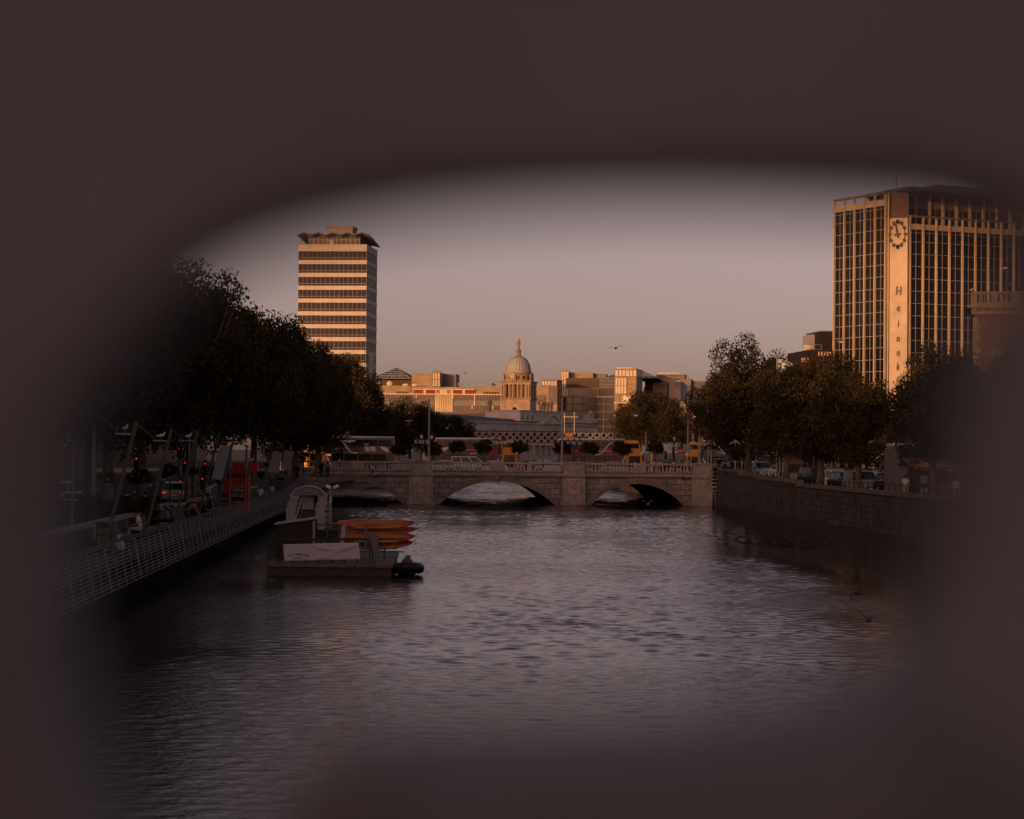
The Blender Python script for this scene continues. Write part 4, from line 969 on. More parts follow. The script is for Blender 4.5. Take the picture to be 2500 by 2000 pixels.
# planter wall with the benches in front of it
pw = thing('planter_wall', riv(AI - .2, 40, 0), 'long low stone planter wall behind the boardwalk benches', 'low wall'); O2 = pw.location
q = MB(); c2 = MB()
for ya, yb in ((40, 140), (146, 160), (178, 205)):
    q.bar(riv(AI - .45, ya, 2.2) - O2, riv(AI - .45, yb, 2.2) - O2, .5, 1.1); c2.bar(riv(AI - .45, ya, 2.81) - O2, riv(AI - .45, yb, 2.81) - O2, .66, .12)
q.build('wall_body', M_quay, pw); c2.build('coping', mat('wall coping', (0.24, 0.21, 0.19), 0.8, 0.2, 2), pw)
def make_bench():
    t = thing('bench', (0, 0, 0), 'x', 'bench')
    s_ = MB(); b_ = MB()
    for i in range(6): s_.b2(0, 4.6, -.06 - i * .085, .01 - i * .085, .43, .47)
    for i in range(5): b_.box((2.3, .06 + i * .025, .58 + i * .1), (4.6, .03, .075))
    M_sl = mat('bench slat', (0.16, 0.125, 0.10), 0.7, 0.3, 4); s_.build('seat', M_sl, t); b_.build('backrest', M_sl, t)
    lg = MB().b2(-.06, .06, -.48, .1, 0, .43).b2(-.05, .05, .04, .12, .4, 1.05).mesh('leg', M_iron)
    for x in (.3, 2.3, 4.3): link('leg', lg, t).location.x = x
    return t
b0 = make_bench()
for i, (y, lab) in enumerate([(96.5, 'long slatted timber bench beside the first litter bin, pale clothed sitter on it'), (101.3, 'slatted bench with a huddle of people at its far end'), (117.5, 'slatted bench just beyond the person in the mustard jacket'), (147, 'slatted timber bench against the wall before the red kiosk'), (152, 'slatted timber bench beside the second litter bin'), (112.5, 'slatted bench below the mustard jacket')]):
    t = b0 if i == 0 else dup(b0)
    t.location = riv(AI + .22, y, DK + .003); t.rotation_euler = (0, 0, angR_); t['label'] = lab; t['group'] = 'slatted benches on the boardwalk'
def make_bin():
    t = thing('litter_bin', (0, 0, 0), 'x', 'litter bin')
    MB().b2(-.33, .33, -.33, .33, .06, 1.2).build('body', M_black, t, .02); MB().b2(-.37, .37, -.37, .37, 1.2, 1.3).build('lid', M_iron, t, .02)
    MB().b2(-.28, .28, -.345, -.33, .15, .72).build('poster', mat('bin poster', (0.12, 0.095, 0.085), 0.7, .5, 6), t)
    sl_ = MB()
    for k_ in range(3): sl_.b2(-.26, .26, -.345, -.33, .83 + k_ * .08, .87 + k_ * .08)
    sl_.build('lettering', mat('bin lettering', (0.26, 0.24, 0.23), .7), t); MB().b2(-.3, .3, -.3, .3, 0, .06).build('base', M_black, t)
    return t
bn = make_bin()
for i, (px, a, lab) in enumerate([(262, -12.6, 'black litter bin with a poster at the near end of the benches'), (549, -12.8, 'black litter bin with pale lettering in front of the red kiosk'), (687, -12.3, 'black litter bin with poster between the kiosk and the shelter')]):
    t = bn if i == 0 else dup(bn); d = bx(px, a); t.location = riv(a, d, DK + zb(d) + .003); t['label'] = lab; t['group'] = 'black litter bins'; t.rotation_euler = (0, 0, R(-4))
d = bx(300, -12.2); bg_ = MB(); bg_.smooth = True; bg_.lathe([(.18, 0), (.27, .1), (.25, .3), (.1, .5), (.05, .55), (.12, .68)], n=9); t = bg_.build('carrier_bag', mat('white plastic bag', (0.5, 0.5, 0.52), .5, .2, 8)); t.location = riv(-12.3, d, DK + .02); tag(t, 'white knotted plastic bag standing in front of the bench', 'bag')
# red kiosk with furled parasols
d = bx(580, -12.4); kp = riv(-12.4, d, DK); kk = thing('kiosk', kp, 'red coffee kiosk with a serving hatch on the boardwalk', 'kiosk', rz=R(3))
M_kr = mat('kiosk red', (0.33, 0.012, 0.016), .5, .15, 2); M_gold = mat('gold lettering', (0.42, 0.27, 0.09), .5)
MB().b2(-.88, .82, 0, 2.2, 0, 2.75).build('body', M_kr, kk); MB().b2(-.95, 1.4, -.06, 2.2, 2.75, 3.35).build('fascia', M_kr, kk)
MB().b2(-.9, .95, -.4, 0, 2.5, 2.6).build('awning', mat('kiosk awning', (0.10, .05, .035), .7), kk)
hz_ = MB().b2(-.36, .5, -.03, .02, .62, 1.62).build('hatch', M_black, kk); MB().b2(-.28, .48, -.05, -.031, 1.3, 1.55).b2(-.3, .48, -.05, -.031, .95, 1.08).build('menu_photo', mat('menu photo', (0.2, .2, .24), .5, .6, 7), hz_)
MB().b2(-.4, .55, -.07, -.01, 1.62, 1.68).b2(-.38, .52, -.07, -.01, 1.14, 1.19).b2(-.4, .52, -.07, -.01, .56, .62).b2(-.4, .4, -.07, -.01, .05, .1).build('ledge', M_gold, kk)
text('lettering', 'Sandwiches & Coffees', .17, M_gold, kk, (-.05, -.02, 2.2), (R(90), 0, 0), .008)
text('lettering', 'HOT DRINKS', .16, M_gold, kk, (.05, -.02, 1.86), (R(90), 0, 0), .008)
for i, (px, yt, lab) in enumerate([(563, 1083, 'furled grey parasol in front of the left end of the kiosk fascia'), (602, 1086, 'furled grey parasol in front of the right end of the kiosk fascia')]):
    dd = d - 2.6; p = Vector((at(px, 1100, dd).x, dd, DK)); t = thing('furled_parasol', p, lab, 'parasol', 'furled parasols by the kiosk'); hh = at(px, yt, dd).z - DK
    MB().tube([(0, 0, 0), (0, 0, hh)], .03, 8).build('pole', mat('parasol pole', (.3, .24, .15), .6), t); c = MB(); c.smooth = True; c.lathe([(.17, hh - 1.9), (.14, hh - 1.5), (.1, hh - .6), (.05, hh - .1), (.01, hh)], n=9); c.build('canopy', mat('parasol cloth', (.19, .19, .21), .85, .3, 5), t); MB().lathe([(.28, 0), (.28, .06), (.06, .1)], n=12).build('base', M_iron, t)
d = bx(722, -12.6); t = thing('shelter', riv(-12.6, d, DK + zb(d)), 'black framed shelter with a cream back panel beside the bridge end', 'shelter', rz=R(2))
MB().b2(-.9, .9, .02, .08, 0, 1.75).build('back_panel', mat('cream panel', (.30, .25, .19), .7), t); MB().b2(-1, 1, -.3, .9, 1.75, 2.35).build('roof', M_black, t); MB().b2(-.95, -.85, -.1, .1, 0, 1.8).build('post', M_black, t); MB().b2(.85, .95, -.1, .1, 0, 1.8).build('post', M_black, t)
MB().b2(.2, .55, -.32, -.3, 1.95, 2.05).build('number_plate', M_white, t)
# leaning lamp masts, some with white banners
M_mast = mat('mast steel', (.075, .07, .07), .5, .1)
def lean_mast(px, yt, label, banner=None, a=-12.6):
    d = bx(px - 14, a); P = riv(a, d, DK + zb(d)); h = at(px, yt, d).z - P.z; k_ = .24
    t = thing('leaning_mast', P, label, 'lamp mast', 'leaning masts along the boardwalk')
    MB().bar((0, 0, 0), (h * k_, 0, h), .17, .12).build('mast', M_mast, t)
    MB().bar((h * k_ - .05, 0, h * .9), (h * k_ - .85, 0, h * .9 + .03), .09, .06).build('crossbar', mat('crossbar', (.33, .32, .32), .5), t)
    MB().bar((h * k_ - .8, 0, h * .93), (h * k_ - 1.75, .5, h * 1.06), .05).bar((h * k_ - .8, 0, h * .9), (h * k_ - .75, 0, h * .99), .04).build('strut', M_mast, t)
    if banner:
        w_, z0, z1 = banner; o_ = .22
        MB().prism([(o_ + z0 * k_, -.06, z0), (o_ + z0 * k_ + w_, -.06, z0 - .15 * w_), (o_ + z1 * k_ + w_, -.06, z1 - .22 * w_), (o_ + z1 * k_, -.06, z1)], (0, .02, 0)).build('banner', mat('banner cloth', (.36, .35, .36), .8, .08, 1), t)
    return Vector((P.x + h * k_, d, P.z + h * .9))
mast_tops = [lean_mast(270, 1028, 'leaning steel mast nearest the blur, above the dark walking man'), lean_mast(368, 1050, 'tall leaning steel mast with a crossbar and a gull, above the estate car'), lean_mast(438, 1052, 'leaning mast behind the pair of red signal lamps'), lean_mast(497, 1058, 'leaning mast carrying the widest white banner', (.62, 2.6, 4.6)), lean_mast(540, 1061, 'leaning mast left of the furled parasols'), lean_mast(645, 1076, 'leaning mast with a white banner right of the kiosk', (.8, 2.5, 4.2)), lean_mast(678, 1079, 'leaning mast with the rightmost white banner', (.8, 2.5, 4.2))]
# upright poles, flower baskets
def pole(px, a, yt, yb, rad, label, name='lamp_pole', cat='pole', group=None, m=M_steel, d=None, zb_=None):
    d = d or bx(px, a); zg = (lz(d) if a is not None and a < 0 else rz_(d)) if zb_ is None else zb_
    P = Vector((at(px, 1100, d).x, d, zg)); h = at(px, yt, d).z - zg; t = thing(name, P, label, cat, group)
    MB().tube([(0, 0, 0), (0, 0, .6), (0, 0, .65), (0, 0, h)], [rad * 1.5, rad * 1.5, rad, rad * .7], 10).build('shaft', m, t); return t, h
M_gp = mat('grey painted pole', (.24, .225, .225), .55, .1)
t, h = pole(262, -16.5, 755, 1250, .1, 'very tall pale flagpole with a limp flag before the leftmost trees', 'flagpole', m=M_gp)
fl_ = MB(); fl_.smooth = True
def flag_mesh(w_, h_, seed, drop=.9):
    b_ = MB(); b_.smooth = True; n1, n2 = 10, 8; rg = random.Random(seed); G = []
    for i in range(n1 + 1):
        u_ = i / n1
        for j in range(n2 + 1): v_ = j / n2; G.append((u_ * w_ * (1 - .25 * drop * v_), .12 * math.sin(u_ * 9 + v_ * 2 + seed) * u_ + .05 * math.sin(v_ * 8), -v_ * h_ - u_ * u_ * drop * h_ * .7))
    b0_ = len(b_.v); b_.v += G
    for i in range(n1):
        for j in range(n2): b_.cur = (i * 3 // n1) % 3; b_.face([b0_ + i * (n2 + 1) + j, b0_ + (i + 1) * (n2 + 1) + j, b0_ + (i + 1) * (n2 + 1) + j + 1, b0_ + i * (n2 + 1) + j + 1])
    return b_
M_fgreen, M_fwhite, M_forange = mat('flag green', (.02, .12, .04), .8), mat('flag white', (.6, .58, .55), .8), mat('flag orange', (.5, .16, .02), .8)
o = flag_mesh(.62, 1.9, 1, .3).build('flag', [M_fwhite, M_forange, M_fwhite], t); o.location = (.05, 0, h - .6)
for i, (px, yt, rad, lab) in enumerate([(228, 1030, .13, 'stout grey pole behind the hedge, nearest the left blur'), (259, 1182, .1, 'short grey pole between the hedge and the walking man'), (462, 1078, .09, 'slim grey pole right of the estate car'), (478, 1063, .13, 'stout grey pole left of the widest banner'), (486, 1168, .09, 'short pale pole left of the kiosk'), (536, 1160, .06, 'thin dark pole at the left edge of the kiosk'), (686, 1120, .07, 'thin grey pole beyond the rightmost banner'), (692, 1085, .05, 'thin pole next to the black shelter'), (178, 1088, .06, 'thin signal pole in the blur above the parked cars')]): pole(px, -16.2, yt, 0, rad, lab, 'street_pole', 'pole', 'grey street poles on the left', M_gp)
ball = crowns_fine[0]; M_fl = mat('basket flowers', (.30, .22, .2), .7, .5, 9)
for i, (px, y, rad, lab) in enumerate([(258, 1166, .55, 'flower basket ball hanging at the second pole'), (340, 1165, .72, 'largest dark flower basket, left of the estate car'), (415, 1150, .75, 'dark flower basket above the estate car roof'), (470, 1150, .55, 'flower basket behind the widest banner'), (512, 1150, .72, 'pale flecked flower basket left of the kiosk'), (636, 1160, .6, 'flower basket right of the kiosk'), (655, 1135, .5, 'small flower basket between the two far banners')]):
    d = bx(px, -15.4); p = at(px, y, d); t = thing('flower_basket', p, lab, 'flower basket', 'hanging flower baskets'); c = link('foliage', ball, t); c.scale = (rad, rad, rad * .8); c.rotation_euler = (0, 0, i)
    rg = random.Random(i); fb_ = MB()
    for k_ in range(26):
        v = Vector((rg.gauss(0, 1), rg.gauss(0, 1), rg.gauss(0, 1))).normalized() * rad * .9; fb_.ball((v.x, v.y, v.z * .8), .045, 5, 4)
    fb_.build('blossoms', M_fl, t); hg = p.z - lz(d); MB().tube([(0, .1, -hg), (0, .1, .5)], .045, 7).build('post', M_iron, t)
hedge = thing('hedge', riv(-16.0, bx(215, -16), 1.8), 'dark clipped hedge behind the bench wall near the left blur', 'hedge')
for i in range(7): c = link('foliage', crowns_fine[i % 2], hedge); c.location = (-2.5 + i * .8, i * .4, .95); c.scale = (1.0, 1.0, 1.0)
# traffic lights
def signal(px, y, d, zg, label, lit=M_red, grp='traffic signals', face=0):
    P = Vector((at(px, 1100, d).x, d, zg)); zl = at(px, y, d).z - zg; t = thing('traffic_light', P, label, 'traffic light', grp, rz=R(face))
    MB().tube([(0, .12, 0), (0, .12, zl + .3)], .05, 8).build('pole', M_iron, t); MB().b2(-.16, .16, -.1, .1, zl - .75, zl + .22).build('signal_head', M_black, t, .03)
    for k_, m in ((0, lit), (-.28, M_black), (-.56, M_black)):
        l_ = MB(); l_.tube([(0, -.1, zl + k_), (0, -.13, zl + k_)], .07, 12); l_.build('lamp', m, t); v = MB(); v.tube([(0, -.1, zl + k_ + .03), (0, -.26, zl + k_ + .05)], .13, 10); 
    return t
for px, y, dd, lab in [(334, 1120, 140, 'red traffic light above the flower basket at the left'), (437, 1095, 190, 'left one of the pair of high red traffic lights'), (446, 1097, 190, 'right one of the pair of high red traffic lights'), (452, 1130, 165, 'red traffic light hanging by the slim grey pole'), (502, 1132, 170, 'red traffic light at the foot of the widest banner'), (495, 1169, 160, 'low red traffic light above the white shirt with backpack'), (535, 1155, 160, 'red traffic light at the left edge of the kiosk'), (441, 1174, 200, 'red light just above the roof of the pale estate car')]: signal(px, y, dd, lz(dd), lab)
# ---------------------------------------------------------------- kayak pontoon
d0 = 113.0; X0, X1 = at(652, 1400, d0).x, at(955, 1400, d0).x; Wd = X1 - X0
pt = thing('pontoon', (X0, d0, 0), 'low timber pontoon with a railed deck moored beside the boardwalk', 'pontoon', rz=R(1.5))
pz = lambda py, d=d0: at(800, py, d).z
MB().b2(0, Wd, 0, 13, -.3, .42).build('float', mat('float timber', (.075, .06, .05), .8, .35, 2, stretch=(1, 1, 8)), pt)
MB().b2(-.08, Wd + .08, -.08, 13, .42, .6).build('deck', mat('pontoon deck', (.16, .135, .115), .8, .3, 3), pt)
px_ = lambda px: at(px, 1100, d0).x - X0
fx0, fx1 = px_(667), px_(905); zt = pz(1319)
fr = MB(); fr.bar((fx0, .1, zt), (fx1, .1, zt + .06), .1, .12)
for i in range(9): fr.bar((fx0 + (fx1 - fx0) * i / 8 - .25 * (1 - i / 8), -.02, .6), (fx0 + (fx1 - fx0) * i / 8, .1, zt), .06)
for i in range(7): z = .72 + i * .135; fr.bar((fx0 - .2 + i * .03, 0, z), (fx1, 0.02, z), .018)
fr.bar((fx1, .1, zt), (px_(915), .05, .62), .07, .05); fr.build('railing', M_wood, pt)
q = [(px_(693), -.08, pz(1330)), (px_(697), -.12, pz(1371)), (px_(882), -.12, pz(1365)), (px_(878), -.08, pz(1324))]
bnm = MB(); bnm.smooth = True; n1, n2 = 36, 12; b0_ = 0; A_, B_, C_, D_ = map(Vector, q)
for i in range(n1 + 1):
    for j in range(n2 + 1):
        u_, v_ = i / n1, j / n2; p = A_.lerp(D_, u_).lerp(B_.lerp(C_, u_), v_)
        fold_ = 0
        if u_ > .38: s_ = (u_ - .38) / .62; fold_ = .06 * math.exp(-((v_ - (.1 + .35 * s_ * (1 - s_) * 4 * .8)) / .07) ** 2) * min(1, 3 * (1 - s_)) + .05 * math.exp(-((v_ - (1.0 - .9 * s_)) / .09) ** 2)
        p.y -= fold_ + .008 * math.sin(u_ * 40); bnm.v.append(tuple(p))
for i in range(n1):
    for j in range(n2): bnm.face([i * (n2 + 1) + j, i * (n2 + 1) + j + 1, (i + 1) * (n2 + 1) + j + 1, (i + 1) * (n2 + 1) + j])
bno = bnm.build('banner', mat('white vinyl banner', (.60, .575, .58), .6, .05, 1)); bno.location = pt.location; bno.rotation_euler = pt.rotation_euler
sol = bno.modifiers.new('t', 'SOLIDIFY'); sol.thickness = .004
tag(bno, 'white vinyl banner lettered CITY KAYAKING DUBLIN tied on the pontoon railing', 'banner')
M_nv = mat('navy letters', (.03, .035, .06), .6)
cxb = px_(731); s_ = 'CITY KAYAKING'
for i, ch in enumerate(s_):
    if ch == ' ': continue
    u_ = (i - (len(s_) - 1) / 2) / len(s_); text('letter', ch, .14, M_nv, bno, (cxb + u_ * 1.0, -.135, pz(1354) - u_ * u_ * .28), (R(90), -u_ * -.55, 0), .003)
text('lettering', 'DUBLIN', .12, M_nv, bno, (cxb, -.135, pz(1363)), (R(90), 0, 0), .003)
d1 = 117.0
def local(px, py, d): p = at(px, py, d) - pt.location; return Vector((p.x, p.y, p.z))
a_, b_ = local(675, 1318, d1), local(768, 1318, d1)
sh = thing('shed', pt.location + Vector((a_.x, a_.y, .6)), 'small dark timber shed with a sloping pale edged roof on the pontoon', 'shed', rz=R(1.5)); w_ = b_.x - a_.x
h0_, h1_ = at(675, 1281, d1).z - .6, at(768, 1267, d1).z - .6
MB().prism([(0, 0, 0), (w_, 0, 0), (w_, 0, h1_), (0, 0, h0_)], (0, 2.4, 0)).build('wall', mat('shed boards', (.035, .03, .028), .8, .3, 3, stretch=(8, 1, 1)), sh)
MB().prism([(-.12, -.12, h0_ - .01), (w_ + .1, -.12, h1_ + .0), (w_ + .1, -.12, h1_ + .07), (-.12, -.12, h0_ + .06)], (0, 2.7, 0)).build('roof', mat('shed roof edge', (.34, .33, .35), .5), sh)
MB().b2(1.2, 1.55, -.03, 0, .42, .66).build('sign', M_white, sh).scale = (1, 1, 1); MB().b2(1.24, 1.51, -.035, -.028, .46, .62).build('sign_face', M_black, sh); text('sign_text', 'OPEN', .09, M_white, sh, (1.375, -.037, .54), (R(90), 0, 0), .001)
MB().tube([(w_ - .05, -.05, 0), (w_ - .05, -.05, h1_ - .1)], .06, 8).build('drainpipe', M_steel, sh)
ck_ = thing('storage_rack', pt.location + local(770, 1318, 117.2) + Vector((0, 0, -local(770, 1318, 117.2).z + .6)), 'open dark frame rack of gear between the shed and the kayaks', 'rack'); wr = local(826, 1318, 117.2).x - local(770, 1318, 117.2).x; hr_ = at(800, 1282, 117.2).z - .6
r_ = MB()
for x in (0, wr / 2, wr):
    for y in (0, 1.0): r_.b2(x - .03, x + .03, y - .03, y + .03, 0, hr_)
for z in (.05, hr_ * .5, hr_): r_.b2(0, wr, -.03, .03, z - .03, z + .02).b2(0, wr, .97, 1.03, z - .03, z + .02)
r_.build('frame', mat('rack steel', (.09, .08, .08), .6), ck_); MB().b2(.05, wr - .05, .1, .9, .08, hr_ * .4).b2(.05, wr - .05, .1, .9, hr_ * .55, hr_ * .85).build('gear', mat('dark gear', (.03, .03, .034), .8, .5, 6), ck_)
MB().bar((wr + .1, -.1, 0), (wr + .28, -.1, hr_), .05, .2).build('side_board', M_steel, ck_); MB().tube([(.7, -.05, hr_ + .06), (1.25, -.05, hr_ + .06)], .05, 8).build('life_buoy', mat('buoy orange', (.5, .1, .04), .5), ck_)
# security lamp pole
dl = 119.0; P = Vector((at(806, 1282, dl).x, dl, .6)); lp_ = thing('lamp_pole', P, 'grey pole with two white floodlights at the back of the pontoon', 'lamp pole'); hl = at(806, 1187, dl).z - .6
MB().tube([(0, 0, 0), (0, 0, hl)], .075, 8).build('shaft', M_gp, lp_)
for sx_, rt_l in ((-.1, .5), (.28, -.5)): MB().box((sx_, -.1, hl - .02), (.26, .2, .14), 0, 0, rt_l).build('floodlight', M_white, lp_)
MB().box((.02, -.05, hl - .7), (.12, .12, .35)).build('camera_box', M_steel, lp_)
# arched gangway gate and the ramp behind it
dg = 127.0; P = Vector((at(752, 1380, dg).x, dg, .5)); gt = thing('gangway_gate', P, 'pale arched gangway gate with a rounded top panel at the pontoon', 'gate', rz=R(2)); sg = dg / F
gx = lambda px: (px - 752) * sg
gz = lambda py: at(752, py, dg).z - .5
lg = []
def leg(xs): 
    b_ = MB(); b_.bar((gx(xs[0]), 0, gz(1275)), (gx(xs[0]), 0, gz(1240)), .22, .5); b_.bar((gx(xs[0]), 0, gz(1240)), (gx(xs[1]), 0, gz(1222)), .2, .5); b_.bar((gx(xs[1]), 0, gz(1222)), (gx(xs[1]), 0, gz(1205)), .2, .5); return b_
M_gt = mat('gate pale metal', (.34, .335, .36), .5, .1)
leg((709, 717)).bar((gx(709), 0, 0), (gx(709), 0, gz(1275)), .22, .5).build('leg', M_gt, gt); leg((780, 786)).bar((gx(780), 0, 0), (gx(780), 0, gz(1275)), .22, .5).build('leg', M_gt, gt)
arc = [(gx(713), gz(1209))]
for i in range(13): a = math.pi * (1 - i / 12); arc.append((gx(751) + math.cos(a) * 38 * sg, gz(1207) + math.sin(a) * 20 * sg))
arc.append((gx(789), gz(1209)))
MB().prism([(x, -.15, z) for x, z in arc], (0, .3, 0)).build('arch_panel', mat('gate grey panel', (.20, .195, .205), .6), gt)
rim_ = MB()
for p, q in zip(arc[1:-1], arc[2:]): rim_.bar((p[0], 0, p[1]), (q[0], 0, q[1]), .5, .06)
rim_.build('arch_rim', mat('gate rim', (.42, .40, .39), .5), gt)
e_ = MB(); e_.tube([(gx(749), -.16, gz(1199)), (gx(749), -.17, gz(1199))], .01, 8); el = [(gx(749) + math.cos(k_ * .314) * .22, -.16, gz(1199) + math.sin(k_ * .314) * .09) for k_ in range(20)]; MB().prism(el, (0, -.01, 0)).build('oval_emblem', mat('emblem blue', (.15, .16, .26), .6), gt)
for k_ in range(2): MB().b2(gx(749) - .15, gx(749) + .15, -.185, -.172, gz(1199) - .05 + k_ * .06, gz(1199) - .02 + k_ * .06).build('emblem_line', M_gt, gt)
MB().b2(gx(733), gx(763), .8, .84, gz(1245), gz(1215)).build('notice_board', mat('pale notice', (.36, .35, .37), .6, .1, 3, stretch=(20, 1, 1)), gt)
MB().prism([(gx(718), .3, gz(1280)), (gx(776), .3, gz(1280)), (gx(772), .9, gz(1245)), (gx(728), .9, gz(1245))], (0, .05, 0)).build('ramp', mat('ramp rubber', (.075, .065, .065), .8), gt)
MB().bar((gx(719), .2, gz(1272)), (gx(733), .7, gz(1216)), .05).build('handrail', M_white, gt)
MB().bar((gx(726), .3, gz(1275)), (gx(736), .9, gz(1240)), .04).bar((gx(771), .3, gz(1275)), (gx(768), .9, gz(1230)), .04).build('handrail', M_gp, gt)
gw = thing('gangway', Vector((at(797, 1230, 130).x, 130, .5)), 'narrow ribbed gangway standing behind the floodlight pole', 'gangway'); MB().bar((0, 0, .2), (-.15, 2, 2.7), .55, .12).build('tread', M_gp, gw)
q = MB()
for i in range(9): f_ = i / 8; q.bar((-.25 - .15 * f_, 2 * f_ - .06, .2 + 2.5 * f_ + .05), (.25 - .15 * f_, 2 * f_ - .06, .2 + 2.5 * f_ + .05), .05)
q.build('ribs', M_iron, gw)
# kayaks
kr_ = bpy.data.materials.new('kayak plastic'); kr_.use_nodes = True
nt = kr_.node_tree; n = nt.nodes; l = nt.links; b = n['Principled BSDF']; b.inputs['Roughness'].default_value = .35
tc = n.new('ShaderNodeTexCoord'); mp = n.new('ShaderNodeMapping'); mp.inputs['Scale'].default_value = (.55, 1.5, 5.5); no = n.new('ShaderNodeTexNoise'); no.inputs['Scale'].default_value = 1.6; no.inputs['Detail'].default_value = 4
rp = n.new('ShaderNodeValToRGB'); rp.color_ramp.elements[0].position = .38; rp.color_ramp.elements[0].color = (.36, .028, .02, 1); rp.color_ramp.elements[1].position = .5; rp.color_ramp.elements[1].color = (.46, .17, .028, 1)
l.new(tc.outputs['Object'], mp.inputs[0]); l.new(mp.outputs[0], no.inputs['Vector']); l.new(no.outputs['Fac'], rp.inputs[0]); l.new(rp.outputs[0], b.inputs['Base Color'])
def kayak_mesh():
    b_ = MB(); b_.smooth = True; N, Q = 22, 14; Lk = 4.0
    for i in range(N + 1):
        u_ = i / N * 2 - 1; w_ = .36 * (1 - abs(u_) ** 2.6) ** .75 + .012; dp = .15 * (1 - abs(u_) ** 4) ** .6 + .02; rk = .14 * abs(u_) ** 2.4
        for j in range(Q): a = 2 * math.pi * j / Q; b_.v.append((u_ * Lk / 2, w_ * math.cos(a), rk + dp * math.sin(a) * (1.0 if math.sin(a) < 0 else .62)))
    for i in range(N):
        for j in range(Q): j2 = (j + 1) % Q; b_.face([i * Q + j, (i + 1) * Q + j, (i + 1) * Q + j2, i * Q + j2])
    return b_.mesh('hull', kr_)
km = kayak_mesh(); M_kr2 = mat('kayak rack steel', (.16, .155, .17), .6)
dk_ = 118.5; KY = [(918, 1280, 0, 36, 'uppermost orange kayak with red streaks tilted on the rack'), (924, 1295, .35, 30, 'red kayak squeezed between the upper and lower ones'), (918, 1312, -.25, 50, 'lower broad orange kayak with its side turned to the river'), (914, 1328, .05, 42, 'lowest orange kayak partly hidden behind the banner')]
for i, (px, py, dy, tilt, lab) in enumerate(KY):
    t = thing('kayak', at(px, py, dk_ + dy), lab, 'kayak', 'stacked orange kayaks'); o = link('hull', km, t); o.rotation_euler = (R(tilt), 0, R(1))
    MB().tube([(1.98, 0, .1), (2.1, 0, .2), (2.12, 0, .02), (2.0, 0, 0)], .022, 6).build('carry_handle', M_black, t)
    for xa, xb in ((-1.1, -.1), (.9, 1.15)): o3 = MB().b2(xa, xb, -.36, -.345, -.03, .05).build('decal', mat('pale decal', (.32, .29, .28), .5, .5, 14), t); o3.rotation_euler = (R(tilt), 0, R(1))
kr = thing('kayak_rack', at(893, 1335, 117.6), 'grey steel kayak rack whose post and panel stand before the orange kayaks', 'rack'); kr.location.z = .6
hk = at(893, 1277, 117.6).z - .6
MB().b2(-.06, .06, -.06, .06, 0, hk).build('post', M_kr2, kr)
MB().prism([(.2, -.05, hk * .05), (.7, -.05, 0), (.62, -.05, hk * .7), (.1, -.05, hk * .75)], (0, .08, 0)).build('panel', M_kr2, kr)
for z in (.35, 1.0): MB().b2(-1.4, 1.9, .4, .48, z, z + .06).b2(-1.4, -1.32, .4, .48, 0, z).build('arm', M_iron, kr)
MB().b2(.9, .98, -.1, .0, -.2, .6).build('brace', M_iron, kr)
MB().b2(.5, 1.5, -1.4, -.2, 0, .04).build('ramp_plate', M_kr2, kr)
# inflatable dinghy
dd_ = 113.6; P = Vector((at(997, 1400, dd_).x, dd_, 0)); dn_ = thing('dinghy', P, 'black inflatable dinghy with a covered motor moored at the pontoon corner', 'dinghy', rz=R(8))
tb = MB(); tb.smooth = True; tb.tube([(-.55, 2.6, .3), (-.6, 1.2, .3), (-.55, .3, .36), (-.28, -.15, .42), (0, -.25, .44), (.28, -.15, .42), (.55, .3, .36), (.6, 1.2, .3), (.55, 2.6, .3)], [.2, .26, .27, .25, .24, .25, .27, .26, .2], 12); tb.build('tube', mat('black hypalon', (.018, .017, .018), .5, .2), dn_)
fl2 = MB(); fl2.smooth = True; fl2.ball((0, 1.0, .15), (.5, 1.3, .28)); fl2.build('hull', M_black, dn_)
mc = MB(); mc.smooth = True; mc.lathe([(.3, .45), (.32, .6), (.22, .78), (.12, .86), (.02, .9)], (-.02, .5, 0), 10); mc.build('motor_cover', mat('grey cover', (.10, .095, .10), .7, .4, 5), dn_)
MB().ball((.02, .5, .93), (.16, .14, .07), 8, 5).build('bow_bag', M_gp, dn_); MB().tube([(-.6, -.1, .5), (-.95, .4, .62)], .012, 5).build('mooring_line', M_gp, dn_)
# ---------------------------------------------------------------- skyline beyond the bridge
M_tan = mat('tan cladding', (0.38, 0.28, 0.18), .8, .12, .25, brick=(2.4, 0.8, (.28, .2, .13), .02))
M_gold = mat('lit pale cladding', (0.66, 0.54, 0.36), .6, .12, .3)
M_dkg = mat('dark office glass', (0.035, 0.028, 0.022), .12, .4, .12, spec=.6)
M_refl = mat('reflecting office glass', (0.075, 0.06, 0.045), .12, .45, .09, spec=.6)
M_frm = mat('office frame', (0.22, 0.18, 0.14), .6)
M_pyr = mat('pyramid glass', (0.14, 0.16, 0.20), .25, .2, .5)
def blk(o, x0, x1, y0, y1, dep, m, name, dy=0.0, parent=None):
    """a block between photo columns x0..x1 and rows y0..y1 on the front of frame o, dy in front of it"""
    return MB().b2(o.x(x0), o.x(x1), -dy, dep, o.z(y1), o.z(y0)).build(name, m, parent or o.t)
def grid(o, x0, x1, y0, y1, nx, ny, m, w_, dy, parent):
    b_ = MB(); xa, xb, za, zb_ = o.x(x0), o.x(x1), o.z(y1), o.z(y0)
    for i in range(nx + 1): x = xa + (xb - xa) * i / nx; b_.b2(x - w_ / 2, x + w_ / 2, -dy, 0, za, zb_)
    for i in range(ny + 1): z = za + (zb_ - za) * i / ny; b_.b2(xa, xb, -dy + .03, 0, z - w_ / 2, z + w_ / 2)
    return b_.build('window_grid', m, parent)
